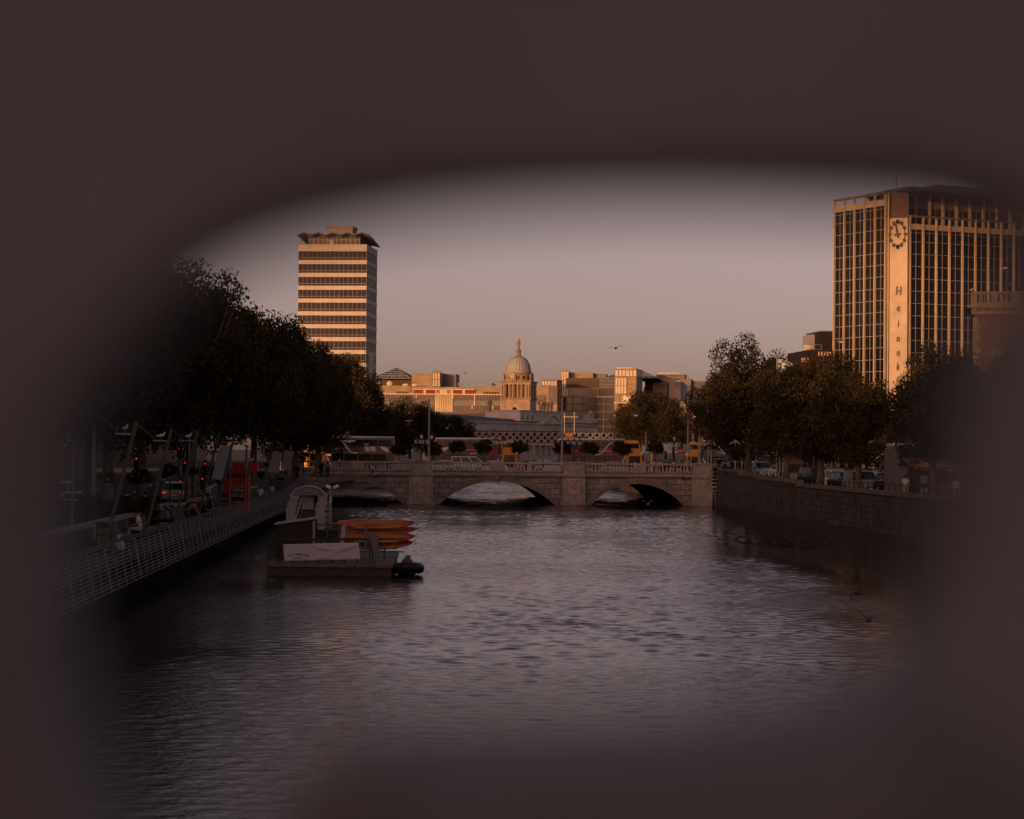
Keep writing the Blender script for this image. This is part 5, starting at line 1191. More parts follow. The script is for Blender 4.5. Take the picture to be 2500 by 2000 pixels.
def pyramid(o, x0, x1, ya, yb, dep, name='glass_pyramid'):
    xa, xb, za, zb_ = o.x(x0), o.x(x1), o.z(yb), o.z(ya); A, B, C_, D_ = (xa, 4, za), (xb, 4, za), (xb, 4 + dep, za), (xa, 4 + dep, za); T = ((xa + xb) / 2, 4 + dep / 2, zb_)
    p = MB()
    for q in ((A, B, T), (B, C_, T), (C_, D_, T), (D_, A, T)): p.poly(q)
    p = p.build(name, M_pyr, o.t); g_ = MB(); A, B, C_, D_, T = map(Vector, (A, B, C_, D_, T)); off = Vector((0, -.12, .12))
    for f_ in (.02, .25, .45, .65, .82): g_.bar(A.lerp(T, f_) + off, B.lerp(T, f_) + off, .22).bar(B.lerp(T, f_) + off, C_.lerp(T, f_) + off, .22)
    for f_ in (0, .2, .4, .6, .8, 1): g_.bar(A.lerp(B, f_) + off, T + off, .16).bar(B.lerp(C_, f_) + off, T + off, .16)
    g_.build('glazing_bars', M_gp, p)
# left offices with the red louvres
o = OF(916, 1232, 880, 5, 'glass_offices', 'long low glass office building with red louvres and a glass pyramid, left of the dome', 'office building')
blk(o, 916, 1225, 960, 1075, 18, M_dkg, 'body')
blk(o, 916, 1002, 941, 961, 16, M_tan, 'upper_wall', .3); blk(o, 1002, 1173, 944, 961, 14, M_tan, 'upper_wall'); blk(o, 1172.5, 1224, 940, 961, 16, M_tan, 'upper_wall', .4)
blk(o, 916, 1226, 960, 963, 1, M_gold, 'string_course', .5); blk(o, 1007, 1160, 949, 951, 1, M_gold, 'louvre_canopy', .9)
for xa, xb in ((1011, 1033), (1040, 1062), (1107, 1128), (1136, 1158)):
    w_ = blk(o, xa, xb, 951.5, 960, .4, mat('red louvres', (.25, .03, .035), .6), 'louvre', .35); grid(o, xa, xb, 951.5, 960, 6, 1, mat('red louvre blade', (.4, .07, .06), .6), .18, .55, w_)
for xa, xb in ((1033.5, 1039), (1063, 1066), (1074, 1092), (1101, 1106), (1129, 1135)): blk(o, xa, xb, 951, 960, .5, M_gold, 'pier', .4)
for xa, xb, ya, yb, nx, m in ((935, 984, 964, 976, 8, M_dkg), (984, 1018, 963, 985, 6, M_refl), (1018, 1061, 963, 977, 6, M_refl), (1061, 1105, 963, 1005, 8, mat('painted sunset glass', (.60, .46, .28), .3, .45, .12)), (1108, 1158, 963, 977, 9, M_refl), (1162, 1222, 963, 977, 8, M_refl), (1020, 1061, 978, 987, 6, mat('blind filled window', (.22, .20, .19), .5, .25, .4)), (1108, 1222, 978, 988, 16, mat('blind filled window', (.22, .20, .19), .5)), (1106, 1222, 989, 1006, 16, M_refl), (940, 982, 978, 986, 8, mat('blind filled window', (.22, .20, .19), .5)), (1020, 1061, 989, 1006, 6, M_refl)):  # gold bay holds the sunset reflection in its base colour
    w_ = blk(o, xa, xb, ya, yb, .2, m, 'window_bay', .12); grid(o, xa, xb, ya, yb, nx, 1, M_frm, .16, .25, w_)
for px, ya, yb in ((1016.5, 963, 971), (1105.5, 963, 971), (975.5, 989, 998), (1153, 989, 997), (1203, 989, 997), (1159, 963, 990)): blk(o, px - 1.3, px + 1.3, ya, yb, .4, M_gold, 'column', .6)
blk(o, 924, 1005, 926, 942, 10, mat('dark brown cladding', (.085, .06, .04), .8), 'attic_block', -6); b_ = MB().b2(o.x(1005), o.x(1030), 6.5, 16, o.z(941), o.z(925)).build('attic_shade', M_dkg, o.t)
pyramid(o, 902, 1003, 895, 924, 26)
blk(o, 1001, 1055, 910, 944, 22, M_tan, 'tower_block', -4); blk(o, 1054, 1073, 908, 943, 20, M_gold, 'stair_tower', -3); w_ = blk(o, 1054, 1073, 909, 943, .2, M_gold, 'stair_glazing', -2.8); grid(o, 1054, 1073, 909, 943, 3, 2, M_frm, .25, -2.6, w_)
blk(o, 1073, 1108, 911, 943, 18, mat('shaded side cladding', (.19, .175, .17), .8, .1, .3), 'side_block', -7)  # grey block paints the shaded flank of the tan front
MB().b2(o.x(1055), o.x(1075), 3, 3.1, o.z(907), o.z(903)).b2(o.x(1115), o.x(1130), 3, 3.1, o.z(940), o.z(933)).b2(o.x(1138), o.x(1143), 3, 3.1, o.z(941), o.z(937)).build('roof_railing', M_gp, o.t)
for px in (951, 990, 1012): MB().ball((o.x(px), -.5, o.z(937 if px == 951 else 940)), (1.2, .5, 1.1 if px == 951 else .6), 10, 6).build('satellite_dish', M_gold, o.t)
for i in range(6):
    for px in (970 + i * 4.8, 1183 + i * 6.6): MB().tube([(o.x(px), -.5, o.z(958)), (o.x(px), .2, o.z(958))], .5, 8).build('porthole', M_dkg, o.t)
MB().tube([(o.x(1202), 2, o.z(942)), (o.x(1202), 2, o.z(936)), (o.x(1200), 2, o.z(935))], .5, 8).tube([(o.x(1207), 2, o.z(941)), (o.x(1206), 2, o.z(937))], .4, 8).build('flue', M_iron, o.t)
# small lit tower, big block with the dark hall, lit stone tower, right cluster
o = OF(1310, 1360, 850, 9, 'glass_tower_block', 'small pale glass tower block just right of the dome', 'office building')
blk(o, 1321, 1360, 929, 1060, 13, M_tan, 'body'); blk(o, 1320.5, 1361, 926.5, 929.5, 14, M_frm, 'roof_edge', .4); w_ = blk(o, 1321.5, 1359, 930, 941, .3, M_gold, 'top_window', .2); grid(o, 1321.5, 1359, 930, 941, 5, 1, M_frm, .18, .4, w_)
w_ = blk(o, 1340, 1359.5, 943, 985, .3, M_refl, 'window_bay', .2); grid(o, 1340, 1359.5, 943, 985, 3, 2, M_frm, .2, .4, w_); blk(o, 1310, 1321, 943, 1050, 10, M_tan, 'low_wing', -2); blk(o, 1309, 1332, 966, 985, 3, M_dkg, 'recess', .4)
o = OF(1369, 1499, 870, 6, 'dark_hall_offices', 'wide office block with a tall dark glass hall under a brown top', 'office building')
blk(o, 1373, 1499, 968, 1075, 20, M_dkg, 'hall'); grid(o, 1373, 1499, 968, 1060, 5, 5, mat('hall frame', (.14, .125, .115), .6), .35, .35, o.t); blk(o, 1373, 1499, 967, 970, 1, mat('hall beam', (.26, .22, .18), .6), 'beam', .6)
w_ = blk(o, 1376, 1460, 946.5, 967, 15, M_refl, 'window_band'); grid(o, 1376, 1460, 946.5, 967, 10, 1, M_frm, .18, .15, w_); blk(o, 1382, 1460, 923, 946, 14, mat('brown screen', (.10, .068, .042), .8, .1, .3), 'brown_screen', .4)
w_ = blk(o, 1460, 1499, 921, 947, 12, M_refl, 'window_band', .0); grid(o, 1460, 1499, 921, 947, 6, 3, M_frm, .18, .15, w_); blk(o, 1460, 1499, 947, 968, 12, M_dkg, 'dark_recess', -.5)
blk(o, 1388, 1446, 909, 924, 16, M_tan, 'top_block', -3); blk(o, 1446, 1477, 911, 922, 14, mat('shaded side cladding', (.19, .175, .17), .8), 'side_block', -5)  # shade of the flank is put into the grey of the side block
w_ = blk(o, 1369, 1387.5, 907, 968, 12, M_gold, 'stair_tower', .2); grid(o, 1369, 1387.5, 907, 968, 3, 3, M_frm, .25, .3, w_)
MB().b2(o.x(1371), o.x(1385), 2, 2.1, o.z(907), o.z(902)).build('roof_railing', M_gp, o.t); pyramid(o, 1474, 1606, 892, 922, 40)
o = OF(1500, 1553, 850, 13, 'stone_office_tower', 'tall golden lit office tower with a pale emblem above the round tree', 'office building')
L = o.L; MB().b2(0, L, 0, 13, 3.4, o.z(921)).build('body', M_tan, o.t)
MB().b2(-.1, L + .1, -.1, 13, o.z(903), o.z(901)).build('roof_edge', M_frm, o.t); tp = MB().b2(0, L, 0, 13, o.z(919), o.z(903)).build('top_glazing', M_gold, o.t); grid(o, 1500, 1553, 903, 919, 6, 1, M_frm, .22, .2, tp); MB().b2(-.1, L + .15, -.15, 13.1, o.z(921), o.z(919)).build('string_course', M_frm, o.t)
w_ = blk(o, 1501, 1529.5, 922, 962, .3, M_gold, 'tall_window', .15); grid(o, 1501, 1529.5, 922, 962, 4, 2, M_frm, .2, .3, w_); blk(o, 1501, 1512, 964, 982, .3, M_refl, 'window_bay', .15); blk(o, 1499.5, 1553.5, 982, 985, 1, M_gold, 'string_course', .35); blk(o, 1499.5, 1553, 1012, 1015, 1, M_gold, 'string_course', .35)
q = MB()
for i in range(12): q.b2(o.x(1503 + i * 4), o.x(1504.5 + i * 4), 1, 1.2, o.z(901), o.z(897))
q.b2(o.x(1502), o.x(1551), 1, 1.2, o.z(898), o.z(897)).build('roof_railing', M_gold, o.t)
em = MB(); em.smooth = True; cx, cz = o.x(1532), o.z(973)
for sx_ in (-1, 1): em.tube([(cx + sx_ * (-1.6 + .32 * k_), -.35, cz + 1.1 * math.sin(k_ * .9 + (0 if sx_ > 0 else 1.5))) for k_ in range(11)], .36, 6)
em.tube([(cx - 1.8, -.35, cz - .9), (cx - .5, -.35, cz - .2), (cx + .8, -.35, cz + .4), (cx + 1.9, -.35, cz + .9)], .32, 6); em.build('emblem', mat('pale emblem', (.8, .72, .55), .5), o.t)
o = OF(1574, 1720, 900, 8, 'stepped_offices', 'stepped tan and black office buildings right of the golden tower, with a railed roof canopy', 'office building')
for xa, xb, ya, dep, m, dy, nm in ((1574, 1604, 923, 12, M_dkg, 0, 'dark_block'), (1572, 1595, 946, 14, M_dkg, 1.5, 'dark_block'), (1594, 1629, 936, 14, M_tan, 2.0, 'tan_block'), (1603, 1646, 924, 20, M_dkg, -3, 'dark_block'), (1645, 1662, 931, 12, M_tan, -1, 'tan_block'), (1646, 1664, 944, 10, M_dkg, .5, 'dark_recess'), (1661, 1687, 925, 14, M_tan, 1, 'tan_block'), (1687, 1722, 930, 14, mat('grey panel', (.15, .14, .14), .7), -1, 'grey_block')): blk(o, xa, xb, ya, 1080, dep, m, nm, dy)
blk(o, 1599, 1669, 915, 924, 16, mat('grey roof storey', (.2, .175, .15), .7), 'roof_canopy', -6); blk(o, 1598, 1670, 913, 915.5, 17, M_frm, 'canopy_edge', -5.5); q = MB(); q.b2(o.x(1602), o.x(1653), 7, 7.2, o.z(910.5), o.z(908))
for i in range(10): q.b2(o.x(1602 + i * 5.6), o.x(1603.5 + i * 5.6), 7, 7.2, o.z(913), o.z(909))
q.build('roof_railing', M_gold, o.t); pa_ = blk(o, 1604, 1627, 938, 942, .6, M_frm, 'arch_trim', 2.3)
w_ = blk(o, 1690, 1718, 955, 985, .4, M_refl, 'window_bay', .0); grid(o, 1690, 1718, 955, 985, 4, 2, M_frm, .3, .2, w_)
# ---- domed custom house
D = 700.0; o = OF(1220, 1294, D, 12, 'domed_custom_house', 'grand stone building with a ribbed pale dome, clock, colonnade and a statue on top', 'domed building')
M_cs = mat('custom house stone', (0.40, 0.285, 0.19), .85, .2, .25, bump=.1); M_cs2 = mat('custom house trim', (0.30, 0.20, 0.13), .85, .2, .3); M_csw = mat('custom house wing stone', (.58, .53, .50), .85, .2, .2)
L = o.L; cx = cy = L / 2; z = o.z
MB().b2(0, L, 0, L, 3.4, z(976)).build('tower_base', mat('custom house base', (.46, .34, .22), .85, .2, .3, brick=(1.6, .7, (.3, .21, .14), .03)), o.t)
MB().b2(-.25, L + .25, -.25, L + .25, z(976), z(971)).build('base_cornice', M_cs2, o.t)
ow = MB(); a0_ = o.x(1256) ; ow.tube([(a0_, -.12, z(999)), (a0_, .2, z(999))], .62, 14); ow = ow.build('lunette_window', M_glass, o.t); MB().b2(o.x(1232), o.x(1234), -.06, .1, z(998), z(979)).build('niche', M_cs2, o.t)
MB().b2(1.3, L - 1.3, 1.3, L - 1.3, z(972), z(936)).build('colonnade_core', M_cs2, o.t)
for xx in (0, L - 2.0):
    for yy in (0, L - 2.0): MB().b2(xx + .25, xx + 1.75, yy + .25, yy + 1.75, z(971), z(938)).build('corner_pier', M_cs, o.t)
cme = MB(); cme.smooth = True; hc = z(938.5) - z(971); cme.lathe([(.36, 0), (.36, .15), (.29, .3), (.25, hc - .5), (.36, hc - .25), (.38, hc)], n=10); cme = cme.mesh('column', M_cs)
for f_ in (.05, .13, .3, .42, .58, .70, .87, .95):
    for x, y in ((L * f_, .12), (L - .12, L * f_)): c = link('column', cme, o.t); c.location = (x, y, z(971))
MB().b2(-.1, L + .1, -.1, L + .1, z(938.5), z(933)).build('entablature', M_cs, o.t); MB().b2(-.45, L + .45, -.45, L + .45, z(933), z(930.5)).build('colonnade_cornice', M_cs2, o.t)
S_ = D / F; rd = 33.5 * S_
dr = MB(); dr.smooth = False; dr.lathe([(rd, z(931)), (rd, z(914)), (rd + .25, z(913)), (rd + .25, z(910)), (rd - .3, z(909)), (rd - .35, z(906))], (cx, cy, 0), 32); dr.build('drum', M_cs, o.t)
for k_ in range(16):
    a = k_ * math.pi / 8 + .2; MB().box((cx + math.cos(a) * rd, cy + math.sin(a) * rd, z(922)), (.2, .55, .95), a).build('drum_window', M_glass, o.t)
for a in (-math.pi / 2 - .22, -.22, math.pi - .22, math.pi / 2 - .22):
    pc = Vector((cx + math.cos(a) * (rd + .1), cy + math.sin(a) * (rd + .1), z(917))); tx = Vector((-math.sin(a), math.cos(a), 0)); nx_ = Vector((math.cos(a), math.sin(a), 0))
    pd = MB(); pd.prism([tuple(pc + tx * u_ + Vector((0, 0, w_))) for u_, w_ in ((-1.2, -1.6), (1.2, -1.6), (1.2, .35), (0, 1.15), (-1.2, .35))], nx_ * .3); pd = pd.build('clock_pediment', M_cs2, o.t)
    MB().tube([pc + nx_ * .3, pc + nx_ * .42], .72, 20).build('clock_face', mat('clock gilt', (.55, .42, .25), .5, .5, 3), pd); MB().bar(pc + nx_ * .46, pc + nx_ * .46 + Vector((0, 0, .5)), .09).bar(pc + nx_ * .46, pc + nx_ * .46 + tx * .35, .09).tube([pc + nx_ * .43, pc + nx_ * .45], .3, 12).build('clock_hands', M_cs2, pd)
rb = 30 * S_; pr = [(rb * math.cos(t_) ** .92 if t_ < 1.45 else .9, (z(868) - z(906)) * math.sin(t_)) for t_ in [i * 1.5 / 12 for i in range(13)]]
dm = MB(); dm.smooth = True; dm.lathe([(r_, h_ + z(906)) for r_, h_ in pr], (cx, cy, 0), 48); dm = dm.build('dome', mat('dome copper grey', (.42, .42, .42), .6, .12, .8), o.t)
rbs = MB()
for k_ in range(24): a = k_ * math.pi / 12; rbs.tube([(cx + math.cos(a) * r_ * 1.005, cy + math.sin(a) * r_ * 1.005, h_ + z(906)) for r_, h_ in pr], .09, 5)
rbs.build('dome_ribs', mat('dome rib', (.27, .26, .24), .6), dm)
MB().lathe([(rb + .2, z(908.5)), (rb + .25, z(905.5)), (rb - .1, z(905))], (cx, cy, 0), 32).build('dome_ring', mat('dome ring stone', (.5, .38, .25), .8), o.t)
pe = MB(); pe.lathe([(.82, z(869)), (.72, z(866)), (.66, z(856)), (.82, z(855)), (.82, z(853)), (.6, z(852))], (cx, cy, 0), 16); pe = pe.build('pedestal', M_cs2, o.t)
sv = [(cx, cy, z(852), .5, .4), (cx + .05, cy, z(845), .5, .42), (cx, cy, z(838), .4, .3), (cx + .08, cy, z(831), .42, .28), (cx + .12, cy, z(827), .17), (cx + .18, cy, z(822.5), .24), (cx - .3, cy, z(832), .2), (cx - .5, cy, z(836), .16), (cx - .55, cy - .1, z(845), .12), (cx + .45, cy, z(834), .17), (cx + .42, cy, z(840), .15)]
link('statue', skin('statue', sv, [(0, 1), (1, 2), (2, 3), (3, 4), (4, 5), (3, 6), (6, 7), (7, 8), (3, 9), (9, 10)], M_cs2), o.t)
MB().b2(o.x(1204), o.x(1273), -1.2, 0, z(1030), z(1003)).b2(o.x(1203), o.x(1273.5), -1.35, 0, z(1003), z(1001)).build('lower_plinth', mat('lower plinth stone', (.52, .40, .27), .85, .15, .4), o.t)
# wings, pediment and roof figures
w2 = OF(1140, 1462, 640, -64, 'long_stone_wing', 'long pale stone range with a dentil cornice and central pediment below the dome', 'building')
wz = lambda px, py: at(px, py, w2.P.y - w2.x(px) * math.sin(w2.a)).z
MB().b2(0, w2.L, 0, 14, 3.4, w2.z(1032)).build('wall', M_csw, w2.t); q = MB(); q.b2(-.6, w2.L + .8, -.7, 1, w2.z(1029.5), w2.z(1027))
for i in range(70): x = w2.L * i / 70; q.b2(x, x + .6, -.6, 0, w2.z(1032), w2.z(1029.6))
q.build('cornice', M_csw, w2.t); MB().b2(w2.x(1275), w2.x(1455), .6, 12, wz(1275, 1028), wz(1300, 1004)).build('attic', M_csw, w2.t); MB().b2(w2.x(1273), w2.x(1457), .3, 12, wz(1300, 1004), wz(1300, 1002)).build('attic_coping', M_csw, w2.t)
MB().prism([(w2.x(1140), .3, w2.z(1028)), (w2.x(1275), .3, w2.z(1028)), (w2.x(1275), 3, w2.z(1019)), (w2.x(1140), 3, w2.z(1012))], (0, 9, 0)).build('roof', mat('lead roof', (.14, .13, .14), .7), w2.t)
q = MB(); xm = w2.x(1342); q.prism([(w2.x(1322), -1, wz(1342, 1033)), (w2.x(1362), -1, wz(1342, 1033)), (xm, -1, wz(1342, 1014))], (0, 1.6, 0)); pd = q.build('pediment', M_csw, w2.t)
MB().bar((w2.x(1320), -1.2, wz(1342, 1032.5)), (xm, -1.2, wz(1342, 1012.5)), .5).bar((w2.x(1364), -1.2, wz(1342, 1032.5)), (xm, -1.2, wz(1342, 1012.5)), .5).bar((w2.x(1320), -1.2, wz(1342, 1033)), (w2.x(1364), -1.2, wz(1342, 1033)), .5).build('pediment_moulding', M_csw, pd)
for px in (1279, 1291, 1303, 1373, 1386): MB().b2(w2.x(px), w2.x(px) + .8, .5, .7, wz(px, 1025), wz(px, 1016)).build('attic_window', M_glass, w2.t)
MB().b2(w2.x(1444), w2.x(1460), .1, 3, wz(1450, 1032), wz(1450, 1023)).build('end_block', M_csw, w2.t)
for i in range(5):
    c = MB(); c.smooth = True; c.lathe([(.55, 0), (.5, .3), (.42, wz(1320, 1088) - wz(1320, 1112))], (w2.x(1292 + i * 14), -1.6, wz(1320, 1112)), 10); c.build('column', mat('pale column', (.42, .38, .36), .8), w2.t)
MB().b2(w2.x(1286), w2.x(1356), -2.2, 0, wz(1320, 1088), wz(1320, 1084)).build('porch_beam', M_csw, w2.t)
st_me = skin('figure', [(0, 0, 0, .55, .5), (0, 0, 1.2, .5, .42), (.05, 0, 2.2, .46, .34), (.1, 0, 2.75, .18), (.1, -.05, 3.15, .26), (-.5, 0, 2.3, .2), (-.65, -.1, 1.6, .16), (.6, 0, 2.3, .2), (.75, .1, 1.7, .15)], [(0, 1), (1, 2), (2, 3), (3, 4), (2, 5), (5, 6), (2, 7), (7, 8)], M_cs)
for i, (px, yb, h_, lab) in enumerate([(1320, 1005, 1.15, 'tallest stone roof figure beside the dome, next to a small flag'), (1328.5, 1004, .85, 'second stone roof figure from the dome'), (1337, 1004, .9, 'third stone roof figure from the dome'), (1346, 1003, .9, 'dark stone roof figure farthest from the dome'), (1441, 1024, .95, 'seated stone figure with a crown at the right end of the long wing'), (1196, 1000, .95, 'shaded roof figure left of the domed tower')]):
    t = thing('roof_statue', at(px, yb, w2.P.y - w2.x(px) * math.sin(w2.a) + 2), lab, 'statue', 'stone figures on the long wing roof'); s_ = link('figure', st_me, t); s_.scale = (h_,) * 3; MB().b2(-.6, .6, -.5, .5, -.5, .02).build('plinth', M_cs, t)
t = thing('stone_urn', at(1415, 1026, w2.P.y - w2.x(1415) * math.sin(w2.a) + 2), 'big carved urn beside the seated figure on the roof of the wing', 'urn'); c = MB(); c.smooth = True; c.lathe([(.6, 0), (.4, .3), (.5, .6), (1.0, 1.1), (1.0, 1.7), (.75, 2.0), (.8, 2.15)], n=12); c.build('bowl', M_cs, t)
t = thing('flag_on_roof', at(1312, 988, 660), 'small drooping striped flag beside the dome', 'flag'); MB().bar((0, 0, 0), (.9, 0, 1.3), .05).build('staff', M_iron, t); f_ = flag_mesh(1.2, .6, 3, .8).build('cloth', [M_fgreen, M_fwhite, M_forange], t); f_.location = (.3, 0, 1.0)
# ---- lattice rail bridge
d = 575; xa, xb = at(1085, 1060, d).x, at(1525, 1060, d).x; z0, z1 = at(1300, 1085.5, d).z, at(1300, 1053, d).z; zm = (z0 + z1) / 2
lb = thing('lattice_rail_bridge', ((xa + xb) / 2, d, 0), 'grey iron lattice girder rail bridge crossing behind the buses', 'rail bridge'); wx = (xb - xa) / 2
M_lat = mat('lattice iron', (.26, .235, .225), .6, .1); MB().b2(-wx, wx, -.25, .25, z1 - .22, z1 + .1).build('top_chord', mat('dark chord', (.07, .06, .06), .6), lb); MB().b2(-wx, wx, -.25, .25, z0 - .1, z0 + .2).build('bottom_chord', M_lat, lb)
q = MB(); n_ = 26
for i in range(n_):
    x = -wx + 2 * wx * i / n_; s_ = 2 * wx / n_
    for sg in (1, -1): q.bar((x + (0 if sg > 0 else s_ * 2), -.12 * sg, z0), (x + (s_ * 2 if sg > 0 else 0), -.12 * sg, z1), .1, .36)
q.build('lattice', M_lat, lb); MB().b2(-wx, wx, 1.0, 7, z0 - .05, z1 - .35).build('deck', mat('rail deck shade backing', (.05, .045, .045), .8), lb)  # deck block doubles as dark backing for the shade behind the lattice
q = MB(); q.bar((-wx, -.4, z1 + .55), (wx, -.4, z1 + .55), .06)
for i in range(40): x = -wx + 2 * wx * i / 40; q.bar((x, -.4, z1), (x, -.4, z1 + .55), .05)
for i in range(9): x = -wx + 2 * wx * (i + .5) / 9; q.prism([(x - .5, -.3, z1 + .1), (x + .5, -.3, z1 + .1), (x, -.3, z1 + .7)], (0, .1, 0))
q.build('parapet_rail', mat('rail cresting', (.12, .11, .11), .6), lb)
for x in (-wx + 1, wx - 1): MB().b2(x - 1, x + 1, -2, 2, -1, z0).build('pier', M_csw, lb)
t = thing('rail_signal_box', at(1390, 1068, 571), 'orange lit panel standing on the rail bridge behind the third bus', 'panel'); MB().b2(-1.3, 1.5, 0, .5, -.6, .9).build('panel', mat('orange panel', (.45, .22, .06), .7, .3, 1), t); MB().b2(-1.3, -1.15, 0, .1, -.6, 6).b2(1.1, 1.25, 0, .1, -.6, 6.2).build('post', M_gold, t); MB().b2(-1.6, 1.9, -.06, 0, 4.9, 5.1).build('crossbar', M_gold, t)
# ---- dark block and chimneys left of the clock building
o = OF(2000, 2040, 400, -6, 'dark_rooftop_block', 'black flat roofed apartment block stepping up beside the clock building', 'apartment block')
blk(o, 2001, 2045, 809, 1100, 10, mat('black cladding', (.018, .016, .015), .8, .3, 1), 'upper_block'); blk(o, 1966, 2045, 856, 1100, 14, mat('black cladding', (.018, .016, .015), .8), 'lower_block', 1.5); blk(o, 2000.5, 2046, 807.5, 809.5, 10.5, M_frm, 'roof_edge', .2)
MB().b2(o.x(1991), o.x(2001), 4, 10, o.z(850), o.z(814)).build('grey_side', mat('grey side panel', (.3, .3, .31), .6), o.t); MB().b2(o.x(1964), o.x(1973), -1.3, 1, o.z(856), o.z(843)).build('lit_screen', M_gold, o.t)
q = MB().b2(o.x(1966), o.x(2000), -1.4, -1.3, o.z(843.6), o.z(842.4)).b2(o.x(1966), o.x(2000), -1.4, -1.3, o.z(854.6), o.z(853.4)).b2(o.x(1999), o.x(2000), -1.4, -1.3, o.z(855), o.z(843)); q.build('balcony_rail', M_frm, o.t)
for px0, px1, yt, yb, n_, lab in ((1995, 2031, 868, 930, 5, 'red brick chimney stack with five lit pots beside the clock building'), (1955, 1976, 883, 930, 4, 'red brick chimney stack with pots left of the black block')):
    o = OF(px0, px1, 380, 4, 'chimney_stack', lab, 'chimney', 'brick chimney stacks'); MB().b2(0, o.L, 0, 1.2, o.z(yb), o.z(yt)).build('stack', mat('chimney brick', (.17, .05, .042), .9, .3, 2, brick=(.45, .15, (.1, .06, .05), .02)), o.t)
    pt_ = MB(); pt_.smooth = True; pt_.lathe([(.17, 0), (.13, .5), (.15, .56), (.15, .62)], n=10); pme_ = pt_.mesh('chimney_pot', mat('buff pot', (.6, .42, .28), .8))
    for i in range(n_): c = link('chimney_pot', pme_, o.t); c.location = (o.L * (i + .5) / n_, .5, o.z(yt))
# ---------------------------------------------------------------- vehicles
M_busgrey = mat('bus grey', (.13, .12, .12), .4, .08); M_buslight = mat('bus pale grey', (.55, .55, .57), .4, .06); M_busyel = mat('bus yellow', (.60, .30, .06), .4, .08)
M_bwin = mat('bus window', (.008, .007, .007), .1, .3, spec=.6); M_bwarm = mat('bus window seeing through', (.10, .075, .05), .2, .5, 1.2); M_banner = mat('advert red', (.27, .018, .024), .5, .1); M_led = mat('lit display', (.3, .05, .02), .5, emit=(1, .16, .05, 1.2))
whl_t = MB(); whl_t.smooth = True; whl_t.tube([(0, -.13, 0), (0, .13, 0)], .48, 18); TY = whl_t.mesh('tyre', M_rubber)
whl_r = MB(); whl_r.tube([(0, -.145, 0), (0, .145, 0)], .28, 12); RI = whl_r.mesh('rim', M_steel)
def wheel(t, x, y, r_=.48, z=None):
    w_ = bpy.data.objects.new('wheel', None); C.objects.link(w_); w_.parent = t; w_.location = (x, y, z or r_); w_.scale = (r_ / .48, 1, r_ / .48); link('tyre', TY, w_); link('rim', RI, w_)
def rib(b_, pts, w_, y, th=.02):
    """a ribbon along (x, z) points on a side at y"""
    for (x0, z0), (x1, z1) in zip(pts, pts[1:]): b_.bar((x0, y, z0), (x1, y, z1), th, w_)
